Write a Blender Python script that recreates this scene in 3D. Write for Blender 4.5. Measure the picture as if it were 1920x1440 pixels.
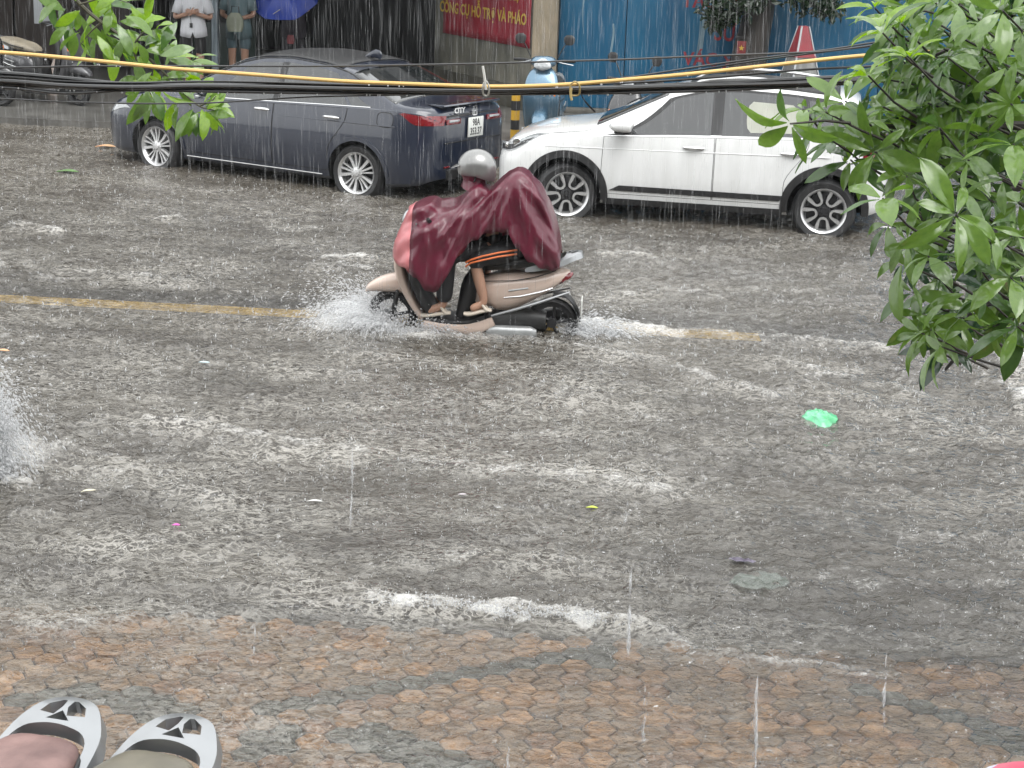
import bpy, bmesh, math, random
import numpy as np
from mathutils import Vector, Matrix, noise as mnoise

for o in list(bpy.data.objects):
    bpy.data.objects.remove(o)
S = bpy.context.scene
COL = S.collection
random.seed(7)
rng = np.random.default_rng(7)
R = math.radians

# ------------------------------------------------------------------ camera, sky, sun, exposure
F, PITCH, ROLL, CAMZ = 3400.0, R(16.05), R(2.15), 3.415      # focal length in pixels of the 1920 px wide photograph
fw = np.array([0, math.cos(PITCH), -math.sin(PITCH)])
rt0 = np.array([1.0, 0, 0])
up0 = np.cross(rt0, fw)
rt = math.cos(ROLL) * rt0 + math.sin(ROLL) * up0
up = -math.sin(ROLL) * rt0 + math.cos(ROLL) * up0
cam_data = bpy.data.cameras.new('camera')
cam = bpy.data.objects.new('camera', cam_data)
COL.objects.link(cam)
cam_data.sensor_width = 36
cam_data.lens = F / 1920 * 36
cam_data.clip_start = 0.1
cam_data.clip_end = 600
M = Matrix(((rt[0], up[0], -fw[0], 0), (rt[1], up[1], -fw[1], 0), (rt[2], up[2], -fw[2], CAMZ), (0, 0, 0, 1)))
cam.matrix_world = M
S.camera = cam

SUN_EL, SUN_AZ = R(62), R(150)
W = bpy.data.worlds.new('World')
S.world = W
W.use_nodes = True
nt = W.node_tree
nt.nodes.clear()
sky = nt.nodes.new('ShaderNodeTexSky')
sky.sky_type = 'NISHITA'
sky.sun_disc = False
sky.sun_elevation = SUN_EL
sky.sun_rotation = SUN_AZ
sky.air_density = 1.0
sky.dust_density = 5.0
sky.ozone_density = 1.0
hs = nt.nodes.new('ShaderNodeHueSaturation')
hs.inputs['Saturation'].default_value = 0.10          # a closed rain cloud cover has next to no blue
bg = nt.nodes.new('ShaderNodeBackground')
bg.inputs['Strength'].default_value = 0.12
wo = nt.nodes.new('ShaderNodeOutputWorld')
nt.links.new(sky.outputs[0], hs.inputs['Color'])
mixc = nt.nodes.new('ShaderNodeMix'); mixc.data_type = 'RGBA'
mixc.inputs['Factor'].default_value = 0.82                # even cloud deck over the clear-sky gradient
mixc.inputs['B'].default_value = (7.6, 7.75, 7.8, 1)
nt.links.new(hs.outputs[0], mixc.inputs['A'])
nt.links.new(mixc.outputs['Result'], bg.inputs['Color'])
nt.links.new(bg.outputs[0], wo.inputs['Surface'])
sl = bpy.data.lights.new('sun', 'SUN')
sl.energy = 0.6
sl.angle = R(40)
sl.color = (1.0, 0.985, 0.96)
sun = bpy.data.objects.new('sun', sl)
COL.objects.link(sun)
sdir = Vector((math.sin(SUN_AZ) * math.cos(SUN_EL), math.cos(SUN_AZ) * math.cos(SUN_EL), math.sin(SUN_EL)))
sun.rotation_euler = sdir.to_track_quat('Z', 'Y').to_euler()
sun.location = (0, 0, 30)
vs = S.view_settings
vs.view_transform = 'Standard'
vs.look = 'None'
vs.gamma = 1
vs.exposure = 1.42
vs.use_curve_mapping = False
S.cycles.max_bounces = 6
S.cycles.transparent_max_bounces = 12
S.cycles.caustics_reflective = False
S.cycles.caustics_refractive = False

# ------------------------------------------------------------------ measuring helpers (photo pixel -> place in the street)
def ray(x, y):
    return fw + rt * ((x - 960) / F) + up * ((720 - y) / F)
def G(x, y, z=0.0):
    d = ray(x, y)
    return np.array([0, 0, CAMZ]) + d * ((z - CAMZ) / d[2])
def D(x, y, Y):
    d = ray(x, y)
    return np.array([0, 0, CAMZ]) + d * (Y / d[1])

# ------------------------------------------------------------------ object helpers
def tag(o, label=None, cat=None, group=None, kind=None):
    if label: o['label'] = label
    if cat: o['category'] = cat
    if group: o['group'] = group
    if kind: o['kind'] = kind
    return o

def empty(name, loc=(0, 0, 0), rz=0.0, label=None, cat=None, group=None):
    o = bpy.data.objects.new(name, None)
    COL.objects.link(o)
    o.empty_display_size = 0.1
    o.location = loc
    o.rotation_euler = (0, 0, rz)
    return tag(o, label, cat, group)

def mesh_obj(name, v, f, mat, parent=None, smooth=True, sharp=35, mats=None, fmat=None):
    me = bpy.data.meshes.new(name)
    me.from_pydata([tuple(map(float, p)) for p in v], [], [tuple(int(i) for i in q) for q in f])
    if mats:
        for m in mats: me.materials.append(m)
        if fmat is not None: me.polygons.foreach_set('material_index', np.array(fmat, dtype=np.int32))
    elif mat: me.materials.append(mat)
    if smooth:
        me.polygons.foreach_set('use_smooth', [True] * len(me.polygons))
        me.set_sharp_from_angle(angle=R(sharp))
    me.update()
    o = bpy.data.objects.new(name, me)
    COL.objects.link(o)
    if parent: o.parent = parent
    return o

def fast_mesh(name, v, f, mat):
    """v (n,3), f (m,k) numpy arrays, all faces with k corners"""
    me = bpy.data.meshes.new(name)
    v = np.ascontiguousarray(v, dtype=np.float32)
    f = np.ascontiguousarray(f, dtype=np.int32)
    m, k = f.shape
    me.vertices.add(len(v)); me.vertices.foreach_set('co', v.ravel())
    me.loops.add(m * k); me.loops.foreach_set('vertex_index', f.ravel())
    me.polygons.add(m)
    me.polygons.foreach_set('loop_start', np.arange(0, m * k, k, dtype=np.int32))
    me.polygons.foreach_set('use_smooth', np.ones(m, dtype=bool))
    me.update(calc_edges=True)
    if mat: me.materials.append(mat)
    o = bpy.data.objects.new(name, me)
    COL.objects.link(o)
    return o

def copy_tree(o, parent=None):
    c = o.copy()
    COL.objects.link(c)
    if parent: c.parent = parent
    for ch in list(o.children): copy_tree(ch, c)
    return c

class MB:
    """collects shapes into one mesh"""
    def __init__(s): s.v = []; s.f = []
    def add(s, v, f):
        n = len(s.v)
        s.v += [tuple(map(float, p)) for p in v]
        s.f += [tuple(i + n for i in q) for q in f]
        return s
    def box(s, c, d, rz=0, bev=0.0):
        v, f = box_geo(c, d, rz, bev); return s.add(v, f)
    def tube(s, pts, r, n=8, caps=True):
        v, f = tube_geo(pts, r, n, caps); return s.add(v, f)
    def build(s, name, mat, parent=None, smooth=True, sharp=35):
        return mesh_obj(name, s.v, s.f, mat, parent, smooth, sharp)

def box_geo(c, d, rz=0, bev=0.0):
    bm = bmesh.new()
    bmesh.ops.create_cube(bm, size=1)
    for w in bm.verts: w.co = Vector((w.co.x * d[0], w.co.y * d[1], w.co.z * d[2]))
    if bev > 0:
        bmesh.ops.bevel(bm, geom=list(bm.edges), offset=bev, segments=2, affect='EDGES', profile=0.5)
    m = Matrix.Translation(Vector(c)) @ Matrix.Rotation(rz, 4, 'Z')
    bm.transform(m)
    bm.verts.index_update()
    v = [w.co[:] for w in bm.verts]; f = [[w.index for w in q.verts] for q in bm.faces]
    bm.free()
    return v, f

def frames(P):
    P = np.asarray(P, float)
    T = np.gradient(P, axis=0)
    T /= np.linalg.norm(T, axis=1)[:, None] + 1e-12
    N = []
    ref = np.array([0, 0, 1.0]) if abs(T[0][2]) < 0.9 else np.array([0, 1.0, 0])
    n = np.cross(T[0], ref); n /= np.linalg.norm(n)
    for t in T:
        n = n - t * (n @ t); n /= np.linalg.norm(n)
        N.append(n.copy())
    N = np.array(N); B = np.cross(T, N)
    return T, N, B

def tube_geo(pts, r, n=8, caps=True):
    P = np.asarray(pts, float)
    r = np.broadcast_to(np.asarray(r, float), (len(P),))
    T, N, B = frames(P)
    a = np.linspace(0, 2 * math.pi, n, endpoint=False)
    v = []
    for i in range(len(P)):
        v += list(P[i] + r[i] * (np.cos(a)[:, None] * N[i] + np.sin(a)[:, None] * B[i]))
    f = []
    for i in range(len(P) - 1):
        for j in range(n):
            k = (j + 1) % n
            f.append((i * n + j, i * n + k, (i + 1) * n + k, (i + 1) * n + j))
    if caps:
        f.append(tuple(range(n))[::-1])
        f.append(tuple(range((len(P) - 1) * n, len(P) * n)))
    return v, f

def smooth_path(pts, k=6):
    """Catmull-Rom through points"""
    P = np.asarray(pts, float)
    Q = np.vstack([2 * P[0] - P[1], P, 2 * P[-1] - P[-2]])
    out = []
    for i in range(1, len(Q) - 2):
        p0, p1, p2, p3 = Q[i - 1], Q[i], Q[i + 1], Q[i + 2]
        for t in np.linspace(0, 1, k, endpoint=False):
            out.append(0.5 * ((2 * p1) + (-p0 + p2) * t + (2 * p0 - 5 * p1 + 4 * p2 - p3) * t * t + (-p0 + 3 * p1 - 3 * p2 + p3) * t ** 3))
    out.append(P[-1])
    return np.array(out)

def rings_geo(rings, closed=True, cap0=True, cap1=True):
    n = len(rings[0]); v = [p for r_ in rings for p in r_]; f = []
    for i in range(len(rings) - 1):
        for j in range(n if closed else n - 1):
            k = (j + 1) % n
            f.append((i * n + j, i * n + k, (i + 1) * n + k, (i + 1) * n + j))
    if closed and cap0: f.append(tuple(range(n))[::-1])
    if closed and cap1: f.append(tuple(range((len(rings) - 1) * n, len(rings) * n)))
    return v, f

def sweep_geo(st, n=16, p=2.4, k=5, y0=0.0):
    """st: list of (x, z, half_width_y, half_height) stations in the XZ plane -> swept superellipse body"""
    A = smooth_path([list(s) for s in st], k)
    P = np.c_[A[:, 0], A[:, 1]]
    T = np.gradient(P, axis=0); T /= np.linalg.norm(T, axis=1)[:, None] + 1e-9
    Nn = np.c_[-T[:, 1], T[:, 0]]
    a = np.linspace(0, 2 * math.pi, n, endpoint=False)
    ca, sa = np.cos(a), np.sin(a)
    ey = np.sign(ca) * np.abs(ca) ** (2 / p); ez = np.sign(sa) * np.abs(sa) ** (2 / p)
    rings = []
    for i in range(len(A)):
        w, h = max(A[i, 2], 0.002), max(A[i, 3], 0.002)
        rings.append([(P[i, 0] + Nn[i, 0] * h * ez[j], y0 + w * ey[j], P[i, 1] + Nn[i, 1] * h * ez[j]) for j in range(n)])
    return rings_geo(rings)

def lathe_geo(prof, n=32, closed=False):
    """prof: (radius, y) pairs, turned about the Y axis"""
    a = np.linspace(0, 2 * math.pi, n, endpoint=False)
    v = []; f = []; m = len(prof)
    for i in range(n):
        for (r_, y) in prof: v.append((r_ * math.cos(a[i]), y, r_ * math.sin(a[i])))
    for i in range(n):
        j = (i + 1) % n
        for q in range(m if closed else m - 1):
            s = (q + 1) % m
            f.append((i * m + q, j * m + q, j * m + s, i * m + s))
    return v, f

def slab_geo(outline, y0, y1, bev=0.0):
    """outline in (x,z) extruded from y0 to y1 with a chamfer"""
    P = np.asarray(outline, float); n = len(P)
    c = P.mean(0)
    def inset(d):
        e = []
        for i in range(n):
            a, b, g = P[i - 1], P[i], P[(i + 1) % n]
            t = (g - a); t /= np.linalg.norm(t) + 1e-9
            nn = np.array([-t[1], t[0]])
            if (c - b) @ nn < 0: nn = -nn
            e.append(b + nn * d)
        return np.array(e)
    rings = []
    lv = [(y0, bev), (y0 + np.sign(y1 - y0) * bev, 0), (y1 - np.sign(y1 - y0) * bev, 0), (y1, bev)] if bev > 0 else [(y0, 0), (y1, 0)]
    for (y, d) in lv:
        q = inset(d) if d > 0 else P
        rings.append([(a[0], y, a[1]) for a in q])
    return rings_geo(rings)

def eval_mesh(o, name, mat, parent):
    """apply an object's modifiers and replace it by the plain mesh"""
    dg = bpy.context.evaluated_depsgraph_get()
    dg.update()
    me = bpy.data.meshes.new_from_object(o.evaluated_get(dg))
    me.name = name
    bpy.data.objects.remove(o)
    n = bpy.data.objects.new(name, me)
    COL.objects.link(n)
    if mat:
        me.materials.clear(); me.materials.append(mat)
    if parent: n.parent = parent
    return n

def text_mesh(name, txt, size, mat, parent=None, mw=None, extrude=0.002, align='CENTER', sx=1.0, bold=0.0):
    c = bpy.data.curves.new(name, 'FONT')
    c.body = txt; c.size = size; c.extrude = extrude; c.align_x = align; c.align_y = 'CENTER'; c.offset = bold
    c.resolution_u = 3
    t = bpy.data.objects.new(name, c)
    COL.objects.link(t)
    dg = bpy.context.evaluated_depsgraph_get(); dg.update()
    me = bpy.data.meshes.new_from_object(t.evaluated_get(dg))
    bpy.data.objects.remove(t)
    if sx != 1: me.transform(Matrix.Diagonal((sx, 1, 1, 1)))
    if mw is not None: me.transform(mw)
    me.materials.clear(); me.materials.append(mat)
    o = bpy.data.objects.new(name, me)
    COL.objects.link(o)
    if parent: o.parent = parent
    return o

def skin_body(name, joints, bones, mat, parent=None, root=0, sub=2):
    """continuous figure: joints [(x,y,z,r)], bones [(i,j)]"""
    me = bpy.data.meshes.new(name)
    me.from_pydata([j[:3] for j in joints], bones, [])
    o = bpy.data.objects.new(name, me)
    COL.objects.link(o)
    m = o.modifiers.new('skin', 'SKIN'); m.use_smooth_shade = True; m.branch_smoothing = 0.6
    for i, j in enumerate(joints):
        sv = me.skin_vertices[0].data[i]
        r_ = j[3]; sv.radius = r_ if isinstance(r_, tuple) else (r_, r_)
        sv.use_root = (i == root)
    s = o.modifiers.new('sub', 'SUBSURF'); s.levels = sub; s.render_levels = sub
    return eval_mesh(o, name, mat, parent)

# ------------------------------------------------------------------ materials
MATS = {}
def mat(name, col, rough=0.5, metal=0.0, coat=0.0, var=0.0, scale=8.0, bump=0.0, bscale=60.0, spec=0.5, trans=0.0, col2=None, stretch=None, emis=None, coat_rough=0.05):
    if name in MATS: return MATS[name]
    m = bpy.data.materials.new(name); m.use_nodes = True
    t = m.node_tree; b = t.nodes['Principled BSDF']
    b.inputs['Roughness'].default_value = rough
    b.inputs['Metallic'].default_value = metal
    b.inputs['Coat Weight'].default_value = coat
    b.inputs['Coat Roughness'].default_value = coat_rough
    b.inputs['Specular IOR Level'].default_value = spec
    b.inputs['Base Color'].default_value = (*col, 1)
    tc = t.nodes.new('ShaderNodeTexCoord')
    src = tc.outputs['Object']
    if stretch:
        mp = t.nodes.new('ShaderNodeMapping'); mp.inputs['Scale'].default_value = stretch
        t.links.new(src, mp.inputs['Vector']); src = mp.outputs[0]
    n = t.nodes.new('ShaderNodeTexNoise'); n.inputs['Scale'].default_value = scale; n.inputs['Detail'].default_value = 6
    t.links.new(src, n.inputs['Vector'])
    rp = t.nodes.new('ShaderNodeValToRGB')
    c2 = col2 if col2 else tuple(max(0, c * (1 - max(var, 0.06))) for c in col)
    rp.color_ramp.elements[0].position = 0.35; rp.color_ramp.elements[1].position = 0.68
    rp.color_ramp.elements[0].color = (*c2, 1); rp.color_ramp.elements[1].color = (*col, 1)
    t.links.new(n.outputs[0], rp.inputs[0]); t.links.new(rp.outputs[0], b.inputs['Base Color'])
    if bump > 0:
        nb = t.nodes.new('ShaderNodeTexNoise'); nb.inputs['Scale'].default_value = bscale; nb.inputs['Detail'].default_value = 4
        t.links.new(src, nb.inputs['Vector'])
        bp = t.nodes.new('ShaderNodeBump'); bp.inputs['Strength'].default_value = bump; bp.inputs['Distance'].default_value = 0.01
        t.links.new(nb.outputs[0], bp.inputs['Height']); t.links.new(bp.outputs[0], b.inputs['Normal'])
    if trans: b.inputs['Transmission Weight'].default_value = trans
    MATS[name] = m
    return m

def soft_mat(name, col, alpha, white=True):
    """thin or broken water: diffuse + translucent let through in part"""
    m = bpy.data.materials.new(name); m.use_nodes = True
    t = m.node_tree; t.nodes.clear()
    d = t.nodes.new('ShaderNodeBsdfDiffuse'); d.inputs['Color'].default_value = (*col, 1)
    tl = t.nodes.new('ShaderNodeBsdfTranslucent'); tl.inputs['Color'].default_value = (*col, 1)
    g = t.nodes.new('ShaderNodeBsdfGlossy'); g.inputs['Roughness'].default_value = 0.15
    tr = t.nodes.new('ShaderNodeBsdfTransparent')
    m1 = t.nodes.new('ShaderNodeMixShader'); m1.inputs[0].default_value = 0.5
    m2 = t.nodes.new('ShaderNodeMixShader'); m2.inputs[0].default_value = 0.15
    m3 = t.nodes.new('ShaderNodeMixShader'); m3.inputs[0].default_value = alpha
    o = t.nodes.new('ShaderNodeOutputMaterial')
    L = t.links.new
    L(d.outputs[0], m1.inputs[1]); L(tl.outputs[0], m1.inputs[2])
    L(m1.outputs[0], m2.inputs[1]); L(g.outputs[0], m2.inputs[2])
    L(tr.outputs[0], m3.inputs[1]); L(m2.outputs[0], m3.inputs[2])
    L(m3.outputs[0], o.inputs['Surface'])
    return m

def leaf_mat(name, col, trans=0.35):
    m = bpy.data.materials.new(name); m.use_nodes = True
    t = m.node_tree; t.nodes.clear(); L = t.links.new
    tc = t.nodes.new('ShaderNodeTexCoord')
    n = t.nodes.new('ShaderNodeTexNoise'); n.inputs['Scale'].default_value = 9; n.inputs['Detail'].default_value = 3
    L(tc.outputs['Object'], n.inputs['Vector'])
    rp = t.nodes.new('ShaderNodeValToRGB')
    rp.color_ramp.elements[0].position = 0.3; rp.color_ramp.elements[1].position = 0.7
    rp.color_ramp.elements[0].color = (col[0] * 0.75, col[1] * 0.8, col[2] * 0.8, 1); rp.color_ramp.elements[1].color = (*col, 1)
    L(n.outputs[0], rp.inputs[0])
    p = t.nodes.new('ShaderNodeBsdfPrincipled'); p.inputs['Roughness'].default_value = 0.16
    p.inputs['Specular IOR Level'].default_value = 0.85
    L(rp.outputs[0], p.inputs['Base Color'])
    hsv = t.nodes.new('ShaderNodeHueSaturation'); hsv.inputs['Saturation'].default_value = 1.15; hsv.inputs['Value'].default_value = 1.5
    L(rp.outputs[0], hsv.inputs['Color'])
    tl = t.nodes.new('ShaderNodeBsdfTranslucent'); L(hsv.outputs[0], tl.inputs['Color'])
    mx = t.nodes.new('ShaderNodeMixShader'); mx.inputs[0].default_value = trans
    L(p.outputs[0], mx.inputs[1]); L(tl.outputs[0], mx.inputs[2])
    o = t.nodes.new('ShaderNodeOutputMaterial'); L(mx.outputs[0], o.inputs['Surface'])
    return m

# ------------------------------------------------------------------ numpy noise
def vnoise(x, y, seed=0):
    """smooth gradient noise, about -1..1"""
    r_ = np.random.default_rng(seed)
    ang = r_.random((256, 256)) * 2 * math.pi
    gx, gy = np.cos(ang), np.sin(ang)
    xi = np.floor(x).astype(int); yi = np.floor(y).astype(int)
    xf = x - xi; yf = y - yi
    u = xf ** 3 * (xf * (xf * 6 - 15) + 10); w = yf ** 3 * (yf * (yf * 6 - 15) + 10)
    def g(i, j, dx, dy):
        a, b = (xi + i) & 255, (yi + j) & 255
        return gx[a, b] * dx + gy[a, b] * dy
    n0 = g(0, 0, xf, yf) * (1 - u) + g(1, 0, xf - 1, yf) * u
    n1 = g(0, 1, xf, yf - 1) * (1 - u) + g(1, 1, xf - 1, yf - 1) * u
    return (n0 * (1 - w) + n1 * w) * 1.5
def sstep(a, b, x):
    t = np.clip((x - a) / (b - a), 0, 1); return t * t * (3 - 2 * t)
def poly_dist(X, Y, pts):
    """distance to polyline and position 0..1 along it"""
    P = np.asarray(pts, float)
    best = np.full(X.shape, 1e9); pos = np.zeros(X.shape)
    L = np.r_[0, np.cumsum(np.linalg.norm(np.diff(P, axis=0), axis=1))]
    sgn = np.zeros(X.shape)
    for i in range(len(P) - 1):
        a, b = P[i], P[i + 1]; d = b - a; l2 = d @ d
        t = np.clip(((X - a[0]) * d[0] + (Y - a[1]) * d[1]) / l2, 0, 1)
        dx, dy = X - a[0] - t * d[0], Y - a[1] - t * d[1]
        q = np.hypot(dx, dy)
        m = q < best
        best[m] = q[m]; pos[m] = ((L[i] + t * math.sqrt(l2)) / L[-1])[m]
        sgn[m] = np.sign(d[0] * dy - d[1] * dx)[m]
    return best, pos, sgn

# ================================================================== SETTING
SL = -0.055                                     # the street runs almost square to the view
def ykerb(x): return 7.91 + SL * x
def yline(x): return 13.70 + SL * x
def yfar(x): return 22.55 + SL * x
def zroad(x, y):                                 # cambered carriageway
    c = (y - yline(x)) / 6.9
    return -0.052 - 0.055 * c * c

m_asph = mat('wet_asphalt', (0.05, 0.047, 0.043), 0.35, var=0.5, scale=5, bump=0.6, bscale=180)
xs = np.linspace(-60, 60, 61); ts = np.linspace(0, 1, 15)
v = []; f = []
for x in xs:
    for t in ts:
        y = ykerb(x) + t * (yfar(x) - ykerb(x)); v.append((x, y, zroad(x, y)))
n = len(ts)
for i in range(len(xs) - 1):
    for j in range(n - 1): f.append((i * n + j, (i + 1) * n + j, (i + 1) * n + j + 1, i * n + j + 1))
road = tag(mesh_obj('road', v, f, m_asph), kind='structure')

m_yel = mat('yellow_road_paint', (0.85, 0.58, 0.12), 0.6, var=0.35, scale=14)
def line_strip(x0, x1, w):
    v = []; f = []
    xx = np.linspace(x0, x1, 40)
    for x in xx:
        for s in (-1, 1):
            y = yline(x) + s * w / 2 + 0.01; v.append((x, y, zroad(x, y) + 0.004))
    for i in range(len(xx) - 1): f.append((2 * i, 2 * i + 2, 2 * i + 3, 2 * i + 1))
    return v, f
v, f = line_strip(-30, 1.9, 0.25); mesh_obj('lane_marking', v, f, m_yel, road)
v, f = line_strip(5.5, 9.0, 0.20); mesh_obj('lane_marking', v, f, m_yel, road)

# ground sheet under everything, out to the horizon
m_ground = mat('far_ground', (0.07, 0.066, 0.06), 0.7, var=0.3, scale=0.5)
mesh_obj('ground', [(-400, -300, -0.4), (400, -300, -0.4), (400, 500, -0.4), (-400, 500, -0.4)], [(0, 1, 2, 3)], m_ground)['kind'] = 'structure'

# near pavement: bedding + hexagonal pavers
m_bed = mat('paver_joint', (0.035, 0.03, 0.026), 0.8, var=0.3, scale=20)
v, f = [], []
for x in (-60, 60):
    v += [(x, -8, -0.05), (x, ykerb(x) - 0.13, -0.05)]
f.append((0, 2, 3, 1))
pavement = tag(mesh_obj('pavement', v, f, m_bed), kind='structure')
m_kerb = mat('kerb_granite', (0.19, 0.185, 0.175), 0.4, var=0.35, scale=12, bump=0.3, bscale=90)
kerb = MB()
k0 = -12.0
while k0 < 12:
    kerb_v, kerb_f = box_geo((k0 + 0.5, ykerb(k0 + 0.5) - 0.065, -0.13), (0.99, 0.13, 0.20), math.atan(SL), 0.012)
    ks = mesh_obj('kerb_stone', kerb_v, kerb_f, m_kerb, pavement)
    k0 += 1.0
pav_m = [mat('paver_terracotta', (0.68, 0.40, 0.20), 0.40, var=0.35, scale=14, bump=0.4, bscale=90),
         mat('paver_brown', (0.50, 0.335, 0.205), 0.40, var=0.4, scale=14, bump=0.4, bscale=90),
         mat('paver_dull', (0.47, 0.345, 0.235), 0.42, var=0.4, scale=11, bump=0.4, bscale=90),
         mat('paver_red', (0.50, 0.295, 0.175), 0.40, var=0.4, scale=12, bump=0.4, bscale=90),
         mat('paver_grey', (0.17, 0.19, 0.175), 0.45, var=0.35, scale=14, bump=0.4, bscale=90)]
HR = 0.077
def hex_geo(r_, h=0.02, b=0.006):
    a = [math.pi / 3 * i for i in range(6)]
    v = [(r_ * math.cos(t), r_ * math.sin(t), -h) for t in a] + [(r_ * math.cos(t), r_ * math.sin(t), -b) for t in a] + [((r_ - b) * math.cos(t), (r_ - b) * math.sin(t), 0) for t in a]
    f = [(i, (i + 1) % 6, 6 + (i + 1) % 6, 6 + i) for i in range(6)] + [(6 + i, 6 + (i + 1) % 6, 12 + (i + 1) % 6, 12 + i) for i in range(6)] + [tuple(range(12, 18))]
    return v, f
hv, hf = hex_geo(HR - 0.005)
pav_me = []
for m in pav_m:
    o = mesh_obj('paver', hv, hf, m, None, smooth=False); pav_me.append(o.data); bpy.data.objects.remove(o)
strokes = [[(505, 1318), (700, 1278), (950, 1236), (1140, 1212)], [(490, 1390), (525, 1375)], [(660, 1362), (760, 1395), (880, 1440)],
           [(30, 1300), (180, 1292), (340, 1318)], [(1640, 1290), (1780, 1325), (1920, 1390)]]
strokes = [[G(*p)[:2] for p in s] for s in strokes]
cells = []
for i in range(-38, 39):
    for j in range(-3, 22):
        x = i * 1.5 * HR; y = 5.6 + (j + 0.5 * (i % 2)) * math.sqrt(3) * HR
        ca, sa = math.cos(math.atan(SL)), math.sin(math.atan(SL))
        X, Y = x * ca - (y - 5.6) * sa, 5.6 + x * sa + (y - 5.6) * ca
        if Y > ykerb(X) - 0.15: continue
        cells.append((X, Y))
cells = np.array(cells)
gd = np.full(len(cells), 9.0)
for s in strokes: gd = np.minimum(gd, poly_dist(cells[:, 0], cells[:, 1], s)[0])
pn = vnoise(cells[:, 0] * 1.3, cells[:, 1] * 1.3, 5)
in_view = np.abs(cells[:, 0]) < cells[:, 1] * 0.30 + 0.12
in_view &= cells[:, 1] > 6.12
order = np.argsort(np.where(in_view, cells[:, 1], 100 + cells[:, 1]))
rest = MB(); rest_m = []
for rank, ci in enumerate(order):
    X, Y = cells[ci]
    u = rng.random()
    k = 4 if gd[ci] < 0.092 else (0 if u < 0.30 + 0.22 * pn[ci] else 1 if u < 0.6 else 2 if u < 0.85 else 3)
    z = -0.026 + rng.normal(0, 0.0022)
    if rank < 300 and in_view[ci]:
        o = bpy.data.objects.new('paver', pav_me[k]); COL.objects.link(o); o.parent = pavement
        o.location = (X, Y, z); o.rotation_euler = (rng.normal(0, 0.008), rng.normal(0, 0.008), math.atan(SL) + rng.integers(0, 6) * math.pi / 3)
    else:
        ca, sa = math.cos(math.atan(SL)), math.sin(math.atan(SL))
        rest.add([(X + p[0] * ca - p[1] * sa, Y + p[0] * sa + p[1] * ca, z + p[2]) for p in hv], hf); rest_m += [k] * len(hf)
mesh_obj('pavers', rest.v, rest.f, None, pavement, smooth=False, mats=pav_m, fmat=rest_m)['kind'] = 'stuff'

# far pavement
m_conc = mat('wet_concrete', (0.13, 0.125, 0.115), 0.35, var=0.45, scale=3, bump=0.3, bscale=40)
v = [(-60, yfar(-60), 0.08), (60, yfar(60), 0.08), (60, 60, 0.08), (-60, 60, 0.08), (-60, yfar(-60), -0.15), (60, yfar(60), -0.15)]
tag(mesh_obj('far_pavement', v, [(0, 1, 2, 3), (4, 5, 1, 0)], m_conc, smooth=False), kind='structure')

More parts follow.
